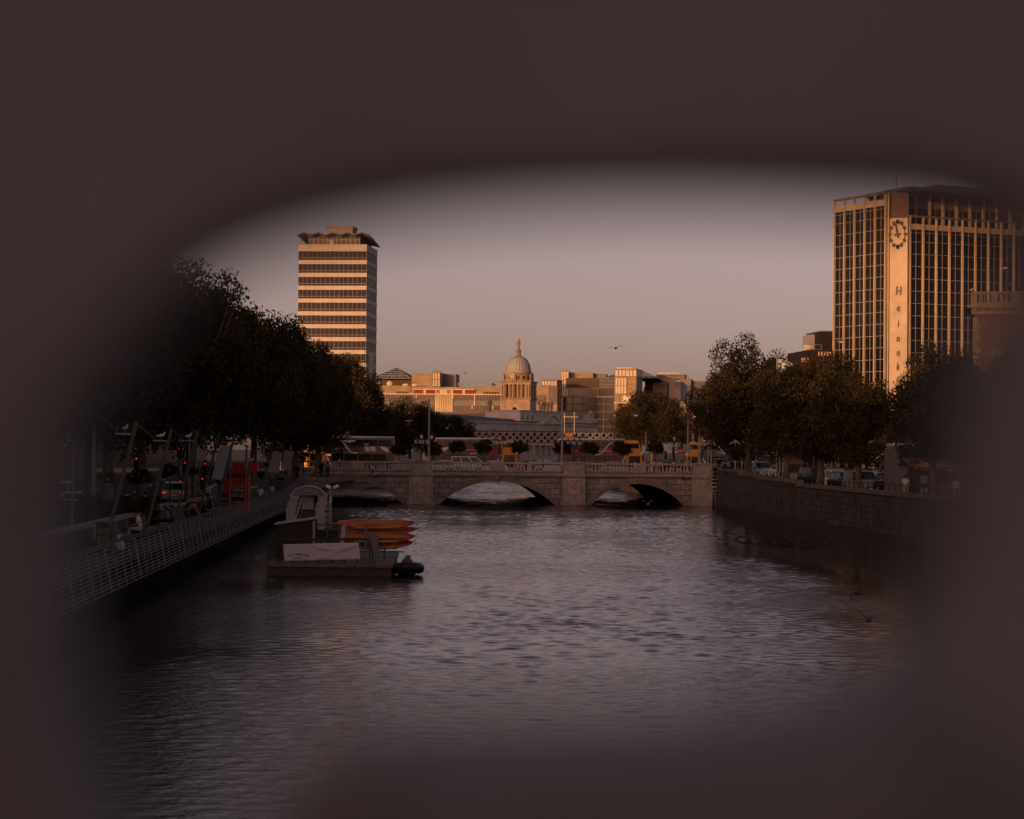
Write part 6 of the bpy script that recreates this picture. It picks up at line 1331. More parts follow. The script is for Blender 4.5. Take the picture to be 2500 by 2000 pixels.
def bus(P, rz, label, advert=None, warm=False, front=M_busyel, body=M_busgrey, leaf=True, led=True, group='double decker buses'):
    """faces +x; sides at y = -1.25 and 1.25"""
    t = thing('double_decker_bus', P, label, 'bus', group, rz=R(rz)); win = M_bwarm if warm else M_bwin
    bd = MB(); bd.prism([(-5.3, -1.25, .3), (2.6, -1.25, .3), (3.4, -1.25, 2.1), (2.9, -1.25, 4.05), (-5.0, -1.25, 4.05), (-5.25, -1.25, 3.7)], (0, 2.5, 0)); bd.build('body', body, t, .05)
    fr = MB(); fr.prism([(2.6, -1.26, .3), (5.2, -1.26, .3), (5.3, -1.26, 1.2), (5.1, -1.26, 2.3), (4.85, -1.26, 3.7), (4.6, -1.26, 4.06), (2.9, -1.26, 4.06), (3.4, -1.26, 2.1)], (0, 2.52, 0)); fr.build('front_section', front, t, .05)
    rf = MB(); rf.smooth = True; rf.tube([(-5.2, 0, 4.06), (3.0, 0, 4.1)], .18, 12, ell=(6.6, 1)); rf.build('roof_cove', M_buslight, t)
    for sg in (-1, 1):
        y = 1.262 * sg
        u_ = MB()
        for a, b_ in ((-4.9, -3.3), (-3.2, -1.6), (-1.5, .1), (.2, 1.8), (1.9, 2.9)): u_.b2(a, b_, y - .01, y + .01, 3.08, 3.82)
        u_.build('upper_windows', win, t); fu = MB(); fu.b2(3.3, 4.75, y - .012, y + .012, 3.05, 3.68); fu.build('upper_front_window', M_bwin, t)
        l_ = MB()
        for a, b_ in ((-4.2, -2.6), (-2.5, -.9), (-.8, .8), (.9, 2.4)): l_.b2(a, b_, y - .01, y + .01, 1.15, 2.12)
        l_.build('lower_windows', win, t); MB().b2(3.5, 4.9, y - .014, y + .014, .55, 2.1).build('door', M_bwin, t)
        sw = MB(); rib(sw, [(2.25, .5), (2.7, 1.3), (3.15, 2.15)], .2, y * 1.008); rib(sw, [(-.8, 2.2), (-.2, 2.26), (.2, 2.5), (.55, 3.0), (1.0, 3.5), (1.7, 3.86), (2.4, 3.9), (2.9, 3.6)], .13, y * 1.012)
        sw.build('pale_swoosh', M_buslight, t)
        if leaf: lf = MB(); lf.prism([(-4.6, y, 2.35), (-4.2, y, 2.4), (-3.75, y, 2.75), (-3.5, y, 3.02), (-4.1, y, 2.98), (-4.5, y, 2.75)], (0, .012 * sg, 0)); lf.build('leaf_emblem', M_white, t)
    MB().b2(5.16, 5.3, -1.05, 1.05, 1.2, 2.2).build('windscreen', M_bwin, t); MB().box((4.98, 0, 3.1), (.08, 2.1, .95), 0, 0, R(-8)).build('upper_windscreen', M_bwin, t)
    MB().b2(5.02, 5.17, -.7, .7, 2.32, 2.58).build('destination_display', M_led if led else M_black, t)
    for x in (3.3, -2.6):
        for y in (-1.14, 1.14): wheel(t, x, y)
    for y in (-1.4, 1.4): MB().b2(5.2, 5.32, y - .08, y + .08, 1.7, 2.05).build('wing_mirror', M_black, t)
    for y in (-.9, .9): MB().b2(5.22, 5.33, y - .14, y + .14, .62, .8).build('headlight', M_white, t); MB().b2(-5.32, -5.24, y - .1, y + .1, .9, 1.3).build('tail_light', mat('tail lens', (.2, .01, .01), .4), t)
    return t
BZ = 3.525
def bus_side(t, sg, body, size, m, x, z, panel=None):
    """lettering on the side that faces the camera"""
    y = 1.27 * sg
    if panel: MB().b2(panel[0], panel[1], y - .006, y + .006, panel[2], panel[3]).build('advert_panel', panel[4], t)
    return text('advert_lettering', body, size, m, t, (x, y + .012 * sg, z), (R(90), 0, 0 if sg < 0 else R(180)), .003)
M_adw, M_ado = mat('advert white', (.55, .54, .53), .6), mat('advert orange', (.45, .21, .06), .6)
d = 284; b1 = bus(Vector((at(858, 1100, d).x, d, BZ)), 181, 'grey double decker with a yellow nose driving left at the left end of the bridge')
bus_side(b1, 1, 'Max your travel.', .33, M_adw, 1.75, 2.72, (-1.5, 2.75, 2.4, 3.02, mat('advert black', (.035, .032, .032), .5))); bus_side(b1, 1, 'Max your savings.', .33, M_ado, -.45, 2.72)
MB().b2(-3.0, -1.75, 1.262, 1.275, 2.42, 2.98).build('advert_panel', M_adw, b1); MB().b2(2.35, 2.9, 1.27, 1.28, 1.86, 2.06).build('side_display', M_led, b1)
d = 297; b2_ = bus(Vector((at(1163, 1100, d).x, d, BZ)), 1, 'grey double decker with red advert and yellow nose in the middle of the bridge', None, True)
bus_side(b2_, -1, 'Dublin Broadband', .36, M_adw, -.4, 2.72, (-2.3, 3.1, 2.42, 3.0, M_banner)); bus_side(b2_, -1, 'now', .3, M_ado, 2.5, 2.72)
d = 291; b3 = bus(Vector((at(1465, 1100, d).x, d, BZ)), 1, 'grey double decker with red broadband advert and yellow nose at the right of the bridge', None, True)
bus_side(b3, -1, 'Dublin', .38, M_adw, -4.3 + 1.0, 2.72, (-3.9, 4.0, 2.42, 3.0, M_banner)); bus_side(b3, -1, 'Broadband', .4, M_adw, .7, 2.72); text('operator_badge', 'TFI', .36, M_adw, b3, (4.45, -1.285, 2.72), (R(90), 0, 0), .003)
for t, x in ((b2_, 2.0), (b3, 2.0)): MB().tube([(x, -1.3, 1.62), (x, -1.27, 1.62)], .36, 18).build('round_red_sticker', M_banner, t)
d = 300; b4 = bus(Vector((at(748, 1100, d).x, d + 4, BZ)), -100, 'yellow fronted bus half hidden by foliage at the left end of the bridge', led=False)
d = 305; b5 = bus(Vector((at(1772, 1100, d).x, d, 3.5)), 176, 'dark grey double decker with a white leaf emblem behind the lollipop tree on the right', body=mat('bus slate', (.09, .095, .115), .4)); bus_side(b5, 1, 'Disney', .26, M_adw, 2.2, 2.75); bus_side(b5, 1, 'Moana', .55, M_adw, .6, 2.7)
d = 292; b6 = bus(Vector((at(1856, 1100, d).x, d, 3.5)), -88, 'double decker facing the camera with pale window frames, behind the quay tree', front=mat('bus dark front', (.05, .045, .045), .4), leaf=False, led=False)
q = MB(); y_ = 5.36
for z in (.95, 2.35, 2.75, 4.05): q.bar((y_ - .06 * z + .05, -1.25, z), (y_ - .06 * z + .05, 1.25, z), .08)
for yy in (-1.25, 1.25): q.bar((y_, yy, .9), (y_ - .24, yy, 4.05), .1)
q.build('pale_frame', M_white, b6)
d = 182; b7 = bus(Vector((at(2330, 1100, d).x, d, rz_(d) + .01)), 8, 'hazy yellow and grey double decker behind the bus shelter', leaf=False); bus_side(b7, -1, 'CITY TOUR', .42, M_adw, -1.2, 2.72, (-3.2, .8, 2.4, 3.0, M_busyel))
# cars and vans
def car(kind, paint, P, rz, label, lights=False, group=None, taxi=False, tail=False, scale=1.0):
    """faces +x"""
    t = thing({'van': 'van', 'suv': 'estate_car'}.get(kind, 'car'), P, label, {'van': 'van'}.get(kind, 'car'), group, rz=R(rz)); t.scale = (scale,) * 3
    if kind == 'hatch': L_, H_, Wd_, low, cab = 4.2, 1.48, 1.78, [(-2.05, .25), (-2.1, .75), (-1.95, .92), (.95, .92), (1.9, .78), (2.1, .55), (2.08, .25)], [(-1.85, .9), (-1.35, 1.42), (-.9, 1.48), (.1, 1.46), (1.05, .9)]
    elif kind == 'suv': L_, H_, Wd_, low, cab = 4.6, 1.75, 1.9, [(-2.25, .3), (-2.32, .85), (-2.25, 1.05), (1.0, 1.05), (2.1, .95), (2.3, .65), (2.28, .3)], [(-2.2, 1.03), (-1.95, 1.68), (-1.4, 1.75), (.1, 1.72), (1.05, 1.03)]
    else: L_, H_, Wd_, low, cab = 5.0, 1.95, 1.95, [(-2.5, .3), (-2.52, 1.1), (1.5, 1.1), (2.3, .98), (2.5, .65), (2.48, .3)], [(-2.5, 1.08), (-2.42, 1.88), (-2.1, 1.95), (.55, 1.93), (1.55, 1.08)]
    h = Wd_ / 2
    MB().prism([(x, -h, z) for x, z in low], (0, Wd_, 0)).build('body', paint, t, .07)
    cb = MB(); n_ = len(cab); zt_ = max(z for x, z in cab); zb_ = min(z for x, z in cab)
    iy = lambda z: h - .06 - .16 * (z - zb_) / (zt_ - zb_)
    cb.v = [(x, -iy(z), z) for x, z in cab] + [(x, iy(z), z) for x, z in cab]
    for q in [list(range(n_))[::-1], list(range(n_, 2 * n_))] + [[i, (i + 1) % n_, (i + 1) % n_ + n_, i + n_] for i in range(n_)]: cb.face(q)
    cb.build('cabin', paint, t, .03)
    def sidewin(sg):
        b_ = MB(); (xa, za), (xb, zb2), (xc, zc2), (xd, zd) = cab[0], cab[1], cab[-2], cab[-1]; z0 = zb_ + .05; z1 = zt_ - .12
        fx = lambda p, q, z: p[0] + (q[0] - p[0]) * (z - p[1]) / (q[1] - p[1])
        l0, l1, r1, r0_ = fx(cab[0], cab[1], z0) + .1, fx(cab[0], cab[1], min(z1, cab[1][1])) + .1, fx(cab[-1], cab[-2], z1) - .06, fx(cab[-1], cab[-2], z0) - .12
        ws = 3 if kind == 'van' else 2
        for k_ in range(ws):
            f0, f1 = k_ / ws + .02, (k_ + 1) / ws - .02
            q = [(l0 + (r0_ - l0) * f0, z0), (l0 + (r0_ - l0) * f1, z0), (l1 + (r1 - l1) * f1, z1), (l1 + (r1 - l1) * f0, z1)]
            b_.poly([(x, sg * (iy(z) + .008), z) for x, z in q][::sg])
        b_.build('side_windows', M_glass, t)
    sidewin(1); sidewin(-1)
    def endwin(p, q, nm, o_):
        z0, z1 = p[1] + (q[1] - p[1]) * .12, p[1] + (q[1] - p[1]) * .88; fx = lambda z: p[0] + (q[0] - p[0]) * (z - p[1]) / (q[1] - p[1]) + o_
        b_ = MB(); b_.poly([(fx(z0), -iy(z0) + .06, z0), (fx(z0), iy(z0) - .06, z0), (fx(z1), iy(z1) - .06, z1), (fx(z1), -iy(z1) + .06, z1)][::(1 if o_ > 0 else -1)]); b_.build(nm, M_glass, t)
    endwin(cab[-1], cab[-2], 'windscreen', .015); endwin(cab[0], cab[1], 'rear_window', -.015)
    for x in (-L_ * .3, L_ * .31):
        for sg in (-1, 1): wheel(t, x, sg * (h - .1), .33)
    xf, xr = low[-2][0], low[1][0]
    for sg in (-1, 1):
        MB().b2(xf - .12, xf + .03, sg * h * .72 - .16, sg * h * .72 + .16, .58, .74).build('headlight', M_head if lights else mat('headlamp glass', (.4, .4, .42), .2), t)
        MB().b2(xr - .03, xr + .1, sg * h * .78 - .16, sg * h * .78 + .16, low[2][1] - .28, low[2][1] - .1).build('tail_light', M_red if tail else mat('tail lens', (.2, .01, .01), .4), t)
        MB().b2(.75, .9, sg * (h + .1) - .08, sg * (h + .1) + .08, low[2][1], low[2][1] + .14).build('door_mirror', M_black, t)
    MB().b2(xf - .05, xf + .04, -.5, .5, .3, .52).build('grille', M_black, t); MB().b2(xf - .02, xf + .06, -.26, .26, .34, .45).build('number_plate', M_white, t); MB().b2(xr - .05, xr, -.26, .26, .6, .72).build('number_plate', M_white, t)
    if taxi: MB().b2(-.35, -.1, -.55, .55, zt_, zt_ + .16).build('roof_sign', mat('taxi sign', (.5, .3, .08), .5), t)
    return t
PW, PB, PG, PS, PN = mat('white car paint', (.62, .62, .62), .3, .04), mat('black car paint', (.012, .012, .013), .25, .1), mat('grey car paint', (.2, .21, .24), .3, .05), mat('silver car paint', (.36, .36, .36), .3, .05), mat('navy car paint', (.03, .035, .055), .3)
def on_bridge(px, d, kind, paint, rz, label, **k_): return car(kind, paint, Vector((at(px, 1120, d).x, d, BZ)), rz, label, group='cars on the bridge', **k_)
on_bridge(983, 273, 'hatch', PS, 181, 'silver car just right of the first bus', scale=1.05); on_bridge(1072, 272.5, 'hatch', PW, 181, 'white car at the foot of the tall grey lamp pole')
on_bridge(1152, 276, 'van', PW, 1, 'white minibus in front of the middle bus'); on_bridge(1196, 271.8, 'hatch', PW, 181, 'low white car ahead of the white minibus'); on_bridge(1343, 272, 'hatch', PW, 1, 'white saloon before the pale columns', scale=1.03); on_bridge(1508, 272.5, 'hatch', PS, 1, 'silver car below the red advert of the third bus')
def on_right(px, d, kind, paint, rz, label, **k_): return car(kind, paint, Vector((at(px, 1150, d).x, d, rz_(d) + .008)), rz, label, group='vehicles on the right quay', **k_)
on_right(1770, 264, 'van', PB, -80, 'black people carrier behind the stair head'); on_right(1795, 258, 'suv', PN, -70, 'dark blue car with one lit lamp behind the dark sign board'); on_right(1857, 252, 'suv', PW, -72, 'white four wheel drive facing the camera by the tree trunk', scale=1.05); on_right(1841, 258, 'suv', PB, -75, 'black car half hidden behind the white four wheel drive')
on_right(1993, 222, 'van', PB, -76, 'black cab with a lit headlamp left of the forked tree trunk', lights=True); on_right(2022, 228, 'suv', PG, -78, 'grey car between the tree trunk and the white taxi'); on_right(2045, 216, 'suv', PW, -72, 'white taxi with a yellow roof sign and open window', taxi=True, scale=1.06); on_right(2068, 209, 'suv', PB, -75, 'black car with lit headlamps squeezed beside the grey van', lights=True)
on_right(2105, 203, 'van', PG, -78, 'grey blue van leading the queue on the right quay'); on_right(2185, 198, 'suv', PB, -75, 'black car with lit headlamps right of the grey van', lights=True); on_right(2228, 205, 'hatch', PB, -75, 'dark car hidden behind the bus shelter', lights=True); on_right(2440, 170, 'hatch', PG, -80, 'hazy car at the right edge with a lit lamp', lights=True)
def on_left(px, d, kind, paint, rz, label, **k_): return car(kind, paint, Vector((at(px, 1200, d).x, d, lz(d) + .008)), rz, label, group='vehicles on the left quay', **k_)
on_left(430, 186, 'suv', PS, 92, 'pale estate car seen from behind with red tail lights on', tail=True, scale=.95); on_left(128, 128, 'hatch', PW, 175, 'white car seen from the side in the left blur'); on_left(188, 150, 'hatch', PS, 95, 'silver car with one bright brake light in the left blur', tail=True); on_left(215, 190, 'hatch', PB, 92, 'dark car with small tail lights behind the stout pole', tail=True); on_left(150, 165, 'van', PW, 92, 'white van far off in the left blur', tail=True); on_left(90, 140, 'hatch', PB, -88, 'dark oncoming car with an orange lamp at the far left', lights=True)
# ---------------------------------------------------------------- lamps, poles, planters and signs
M_cast = mat('black cast iron', (.022, .02, .02), .5, .2); M_lan = mat('lantern glass', (.5, .47, .45), .3, .1)
def make_lamp():
    t = thing('globe_lamp', (0, 0, 0), 'x', 'street lamp', 'five lantern street lamps on the bridge')
    MB().lathe([(.3, 0), (.3, .3), (.16, .5), (.12, .9), (.2, 1.0), (.09, 1.2), (.07, 3.2), (.12, 3.3), (.05, 3.5), (.05, 4.1)], n=10).build('column', M_cast, t)
    ar = MB()
    for k_ in range(4):
        a = k_ * math.pi / 2 + .3; c, s = math.cos(a), math.sin(a)
        ar.tube([(0, 0, 3.0), (c * .4, s * .4, 2.9), (c * .7, s * .7, 3.1), (c * .72, s * .72, 3.4)], .035, 6); ar.tube([(0, 0, 3.3), (c * .35, s * .35, 3.25), (c * .7, s * .7, 3.15)], .02, 5)
    ar.build('scroll_arms', M_cast, t)
    lm_ = MB(); lm_.lathe([(.11, 0), (.19, .42), (.2, .44)], n=6); lm_ = lm_.mesh('lantern', M_lan); cp_ = MB(); cp_.lathe([(.24, .43), (.2, .52), (.09, .66), (.03, .8)], n=6); cp_ = cp_.mesh('lantern_cap', M_cast)
    for k_ in range(5):
        a = k_ * math.pi / 2 + .3; p = (0, 0, 4.05) if k_ == 4 else (math.cos(a) * .72, math.sin(a) * .72, 3.42); l_ = link('lantern', lm_, t); l_.location = p; link('lantern_cap', cp_, l_)
    return t
lmp = make_lamp()
for i, (px, d, lab) in enumerate([(1029, 288, 'five lantern lamp left of the tall grey lamp pole'), (1054, 298, 'five lantern lamp just right of the tall grey lamp pole'), (1220, 288, 'five lantern lamp in front of the nose of the middle bus'), (1401, 288, 'five lantern lamp in front of the rear of the third bus'), (1646, 288, 'five lantern lamp beside the red traffic light on the bridge'), (1714, 288, 'five lantern lamp by the rightmost lit pole on the bridge')]):
    t = lmp if i == 0 else dup(lmp); t.location = (at(px, 1120, d).x, d, BZ); t['label'] = lab; t.rotation_euler = (0, 0, i * .4)
def lollipop(px, y, d, rad, zg, label, i):
    p = at(px, y, d); t = thing('clipped_tree', (p.x, d, zg), label, 'small tree', 'clipped round trees in planters'); h = p.z - zg
    c = link('crown', crowns_fine[i % 2], t); c.location = (0, 0, h); c.scale = (rad, rad, rad * .82); c.rotation_euler = (0, 0, i * .7)
    b_ = MB(); b_.tube([(0, 0, .5), (0, 0, h)], [.07, .05], 7).build('trunk', M_bark, t); st_ = MB()
    for k_ in (-.35, 0, .35): st_.tube([(k_, .1, .5), (k_ * .7, .1, h - .3)], .03, 6)
    st_.build('stakes', mat('pale stake', (.3, .25, .2), .8), t); MB().lathe([(.42, 0), (.55, .6), (.5, .62)], n=12).build('planter', M_stone, t)
for i, (px, y, lab) in enumerate([(975, 1098, 'clipped round tree just right of the first bus'), (1057, 1098, 'clipped round tree before the rear of the middle bus'), (1118, 1091, 'clipped round tree before the upper windows of the middle bus, left'), (1181, 1092, 'clipped round tree before the middle bus, right'), (1269, 1093, 'clipped round tree at the nose of the middle bus'), (1374, 1094, 'clipped round tree by the tall pole at the right pier'), (1440, 1095, 'clipped round tree over the red advert of the third bus'), (1518, 1095, 'clipped round tree near the yellow nose of the third bus'), (1600, 1094, 'clipped round tree between the third bus and the traffic lights')]): lollipop(px, y, 276.5, 1.2, BZ, lab, i)
lollipop(1803, 1105, 246, 1.15, rz_(246), 'broad dark clipped tree in front of the slate grey bus', 3)
def tall(px, d, yt, zg, rad, label, m=M_steel, group='tall poles around the bridge', name='lamp_pole'): return pole(px, None, yt, 0, rad, label, name, 'pole', group, m, d, zg)
tall(1047, 268.5, 975, BZ, .13, 'tall grey lamp pole on the bridge left of the middle bus'); tall(1372, 268.5, 972, BZ, .13, 'tall grey lamp pole on the bridge at the right pier')
t, h = tall(1679, 275, 919, BZ, .09, 'tall flagpole with a big blue flag beside the round tree', name='flagpole'); f_ = flag_mesh(1.0, 2.3, 4, .55).build('flag', [mat('flag blue', (.045, .065, .11), .8)] * 3, t); f_.location = (-.9, 0, h - .6)
tall(1707, 272, 979, BZ, .13, 'sunlit pale pole at the right end of the bridge'); tall(1694, 330, 970, 3.45, .07, 'thin pole between the blue flag and the sunlit pole')
for px, yt, lab in ((1577, 1055, 'slim lit post in front of the round tree'), (1687, 1085, 'slim lit post under the small red and white flag'), (1583, 1078, 'short lit post beside the slim one'), (1729, 1090, 'short post by the slate grey bus'), (1736, 1078, 'grey post at the end of the balustrade')): tall(px, 300, yt, 3.5, .08, lab, name='street_post')
t, h = tall(1690, 318, 1005, 3.45, .06, 'flagpole with a red and white banner below the blue flag', name='flagpole'); f_ = flag_mesh(.9, 1.7, 2, .6).build('flag', [mat('flag red', (.4, .03, .03), .8), M_fwhite, M_fwhite], t); f_.location = (-.5, 0, h)
M_chk = bpy.data.materials.new('checked flag'); M_chk.use_nodes = True; nn_ = M_chk.node_tree.nodes; ck2 = nn_.new('ShaderNodeTexChecker'); ck2.inputs['Scale'].default_value = 2.6; ck2.inputs['Color1'].default_value = (.6, .6, .62, 1); ck2.inputs['Color2'].default_value = (.08, .14, .26, 1); tc_ = nn_.new('ShaderNodeTexCoord'); M_chk.node_tree.links.new(tc_.outputs['Object'], ck2.inputs['Vector']); M_chk.node_tree.links.new(ck2.outputs[0], nn_['Principled BSDF'].inputs['Base Color'])
t, h = tall(1896, 240, 872, rz_(240), .09, 'tall lit flagpole flying a blue and white checked flag among the right trees', name='flagpole'); f_ = flag_mesh(1.5, 1.6, 5, .4).build('flag', [M_chk] * 3, t); f_.location = (.1, 0, h - .2)
for px, lab in ((1904, 'second of the cluster of pale flagpoles by the white barriers'), (1912, 'third of the cluster of pale flagpoles by the white barriers')): tall(px, 240, 1000, rz_(240), .09, lab, name='flagpole')
t, h = tall(1795, 248, 1073, rz_(248), .1, 'pale lamp pole with two short arms before the clipped dark tree'); MB().bar((0, 0, h - .1), (-.55, 0, h - .5), .1).bar((0, 0, h - .1), (.5, 0, h - .5), .1).build('lamp_arms', M_steel, t)
for px, yt, d, lab in ((2022, 1092, 262, 'thin post with a red lamp above the white taxi'), (2031, 1088, 268, 'sunlit pale column behind the white taxi'), (2048, 1086, 268, 'broad sunlit column carrying a plate behind the white taxi'), (1986, 1110, 262, 'thin lit post left of the forked trunk'), (2105, 1092, 262, 'grey post below the red cross flag'), (2146, 1105, 240, 'thin post by the pale lit wall'), (1812, 1120, 250, 'short pale post by the railing'), (1820, 1122, 250, 'second short pale post by the railing'), (1870, 1090, 255, 'thin pole right of the window framed bus'), (2265, 1085, 215, 'lit post behind the bus shelter')): tall(px, d, yt, 3.4 if d > 255 else rz_(d), .07, lab, group='street posts on the right quay', name='street_post')
t, h = tall(2105, 264, 1052, 3.4, .05, 'flagpole with a white flag bearing a red cross over the crowd', name='flagpole'); f_ = MB(); p = [(-.95, 0, h - .6), (-.1, 0, h + .75), (.55, 0, h - .3), (.95, 0, h - 1.6)]
f_.prism([(-.8, 0, h - .2), (-.35, 0, h + .75), (.15, 0, h + .9), (.6, 0, h - .1), (1.0, 0, h - 1.25), (.35, 0, h - .75)], (0, .03, 0)); f_.build('flag', M_fwhite, t); x_ = MB(); x_.bar((-.35, -.02, h + .5), (.75, -.02, h - .9), .22, .02).bar((-.25, -.03, h - .35), (.45, -.03, h + .35), .2, .02); x_.build('red_cross', mat('flag red', (.4, .03, .03), .8), t); MB().ball((-.95, 0, h - .9), (.34, .2, .3), 8, 6).build('red_bunting', mat('flag red', (.4, .03, .03), .8), t)
signal(1644, 1098, 300, 3.5, 'red traffic light at the right end of the bridge', grp='traffic signals'); signal(2026, 1099, 262, 3.4, 'red traffic light above the white taxi'); signal(1625, 1106, 300, 3.5, 'unlit traffic light left of the red one on the bridge', lit=M_black); signal(1836, 1095, 272, 3.4, 'dark traffic light beside the window framed bus', lit=M_black)
t, h = tall(1660, 298, 1094, 3.5, .05, 'round red no entry sign on a post on the bridge', name='no_entry_sign'); MB().tube([(0, -.1, h - .35), (0, -.06, h - .35)], .36, 18).build('sign_disc', M_banner, t); MB().b2(-.25, .25, -.12, -.1, h - .41, h - .29).build('white_bar', M_white, t)
t, h = tall(1675, 300, 1085, 3.5, .05, 'grey rectangular sign board behind the flagpole on the bridge', name='road_sign'); MB().b2(-.42, .42, -.08, -.04, h - 1.05, h + .0).build('board', mat('sign grey', (.22, .22, .24), .6), t)
t, h = tall(1856, 262, 1066, 3.4, .05, 'pale blue sign board above the window framed bus', name='road_sign'); MB().b2(-.32, .32, -.08, -.04, h - .75, h + .0).build('board', mat('sign blue', (.2, .26, .34), .6), t)
t, h = tall(2195, 190, 1122, rz_(190), .06, 'dark direction sign board on a post left of the bus shelter', name='direction_sign'); MB().b2(-.95, .95, -.08, -.03, h - .55, h + .05).build('board', mat('dark timber sign', (.055, .045, .04), .7), t)
p = Vector((at(1796, 1150, 250).x, 250, rz_(250))); t = thing('sign_board', p, 'long dark board standing against the railing at the quay bend', 'sign'); MB().b2(-1.1, 1.1, 0, .06, .35, 1.3).build('panel', M_black, t); 
for x in (-.9, .9): MB().b2(x - .04, x + .04, .06, .12, 0, 1.3).build('post', M_iron, t)
for i, (px, lab) in enumerate([(1930, 'white plastic road barrier with reflectors behind the railing'), (1950, 'second white plastic road barrier leaning by the first')]):
    p = Vector((at(px, 1150, 243).x, 243, rz_(243))); t = thing('road_barrier', p, lab, 'barrier', 'white road barriers', rz=R(i * 14)); MB().b2(-.55, .55, -.04, .04, .1, .75).build('panel', mat('barrier plastic', (.42, .39, .36), .6), t, .02); MB().b2(-.5, .5, -.05, .05, .75, .82).build('top_bar', M_white, t)
    for x in (-.4, .4): MB().b2(x - .05, x + .05, -.25, .25, 0, .1).build('foot', M_rubber, t); MB().tube([(x * .6, -.07, .64), (x * .6, -.04, .64)], .06, 8).build('reflector', M_banner, t)
p = Vector((at(1937, 1150, 262).x, 262, 3.4)); t = thing('market_stall', p, 'timber framed stall with a pitched canopy behind the white barriers', 'stall'); M_st = mat('stall timber', (.30, .20, .10), .7)
for x in (-.95, .95):
    for y in (0, 1.2): MB().b2(x - .05, x + .05, y - .05, y + .05, 0, 1.5).build('post', M_st, t)
MB().prism([(-1.15, -.2, 1.5), (1.15, -.2, 1.5), (.9, -.2, 1.95), (-.9, -.2, 1.95)], (0, 1.6, 0)).build('canopy', M_st, t); MB().b2(-1, 1, .1, 1.1, .55, .65).build('counter', M_st, t); MB().b2(-.7, -.3, .3, .6, .65, .9).b2(.1, .5, .3, .7, .65, .85).build('goods', M_banner, t)
# bus shelter on the right quay
d = 172; p = Vector((at(2262, 1150, d).x, d, rz_(d))); sh2 = thing('bus_shelter', p, 'dark framed bus shelter with posters on the right quay', 'bus shelter', rz=R(4)); MB().b2(-1.3, 1.3, -.6, .8, 2.3, 2.42).build('roof', M_iron, sh2)
for x in (-1.15, -.45, 1.15): MB().b2(x - .05, x + .05, .6, .7, 0, 2.3).build('post', M_iron, sh2)
MB().b2(-1.1, -.5, .62, .66, .2, 2.2).b2(-.4, 1.1, .62, .66, .2, 2.2).build('glass_wall', M_glass, sh2); MB().b2(-.3, .2, .56, .61, 1.2, 1.8).b2(.4, .9, .56, .61, 1.25, 1.75).b2(-.3, .25, .56, .61, .3, .9).build('posters', mat('shelter poster', (.25, .24, .22), .6, .6, 5), sh2); MB().b2(-.9, .9, .1, .45, .45, .5).build('bench', M_iron, sh2)
t = thing('crate_on_roof', p + Vector((-.6, 0, 2.425)), 'yellowish box lying on the roof of the bus shelter', 'box'); MB().b2(-.45, .45, -.2, .2, 0, .38).build('box_body', mat('yellowish card', (.34, .24, .1), .7), t); MB().lathe([(.07, .38), (.05, .5), (.07, .55)], n=8).build('knob', M_banner, t)
# corner shop building behind the crowd and the lower storeys along the right quay
o = OF(1900, 2300, 297, -3, 'corner_shop', 'long dark shopfront with an awning and a pale lit wall behind the crowd', 'shop building'); L = o.L
MB().b2(0, L, 0, 16, 3.4, o.z(1000)).build('wall', M_brick[1], o.t); MB().b2(o.x(1960), o.x(2118), -.1, .05, 3.5, o.z(1108)).build('shopfront', M_black, o.t)
MB().prism([(o.x(1985), -.1, o.z(1096)), (o.x(2092), -.1, o.z(1096)), (o.x(2086), -1.6, o.z(1108)), (o.x(1995), -1.6, o.z(1108))], (0, .02, -.08)).build('awning', mat('awning cloth', (.05, .045, .045), .8), o.t)
text('shop_lettering', 'CAFE', .4, M_adw, o.t, (o.x(2086), -.2, o.z(1104)), (R(90), 0, 0), .01)
for px0, px1, yt in ((2127, 2162, 1098), (2168, 2182, 1090)): MB().b2(o.x(px0), o.x(px1), -.3, .1, 3.4, o.z(yt)).build('pale_pier', mat('pale lit wall', (.56, .47, .36), .8), o.t)
for i, px in enumerate((2192, 2202, 2209, 2216)): c = MB(); c.smooth = True; c.lathe([(.3, 0), (.28, o.z(1098 if i else 1102) - 3.4)], (o.x(px), -.5, 3.4), 10); c.build('column', mat('pale lit wall', (.56, .47, .36), .8), o.t)
MB().b2(o.x(1905), o.x(1960), -.1, .05, 5.8, o.z(1080)).build('red_brick_panel', M_brick[0], o.t)
for i in range(7): MB().b2(2 + i * 3, 3.2 + i * 3, -.05, .1, 8.0, 9.6).build('window', M_glass, o.t)
def cyc(px, d, zg, label):
    t = thing('bicycle', Vector((at(px, 1150, d).x, d, zg)), label, 'bicycle', rz=R(20))
    for x in (-.52, .52):
        w_ = MB(); w_.tube([(x + math.cos(k_ * .3927) * .33, 0, .34 + math.sin(k_ * .3927) * .33) for k_ in range(17)], .022, 6); w_.build('wheel', M_rubber, t)
    MB().bar((-.52, 0, .34), (-.1, 0, .3), .03).bar((-.1, 0, .3), (.4, 0, .8), .03).bar((-.2, 0, .85), (.38, 0, .85), .03).bar((-.52, 0, .34), (-.2, 0, .85), .03).bar((-.1, 0, .3), (-.22, 0, .92), .03).bar((.52, 0, .34), (.38, 0, .95), .03).build('frame', M_iron, t); MB().b2(-.34, -.1, -.06, .06, .92, .97).build('saddle', M_black, t); MB().bar((.36, -.25, 1.0), (.36, .25, 1.0), .03).build('handlebar', M_iron, t)
cyc(2140, 215, rz_(215), 'bicycle parked by the stand right of the grey van')
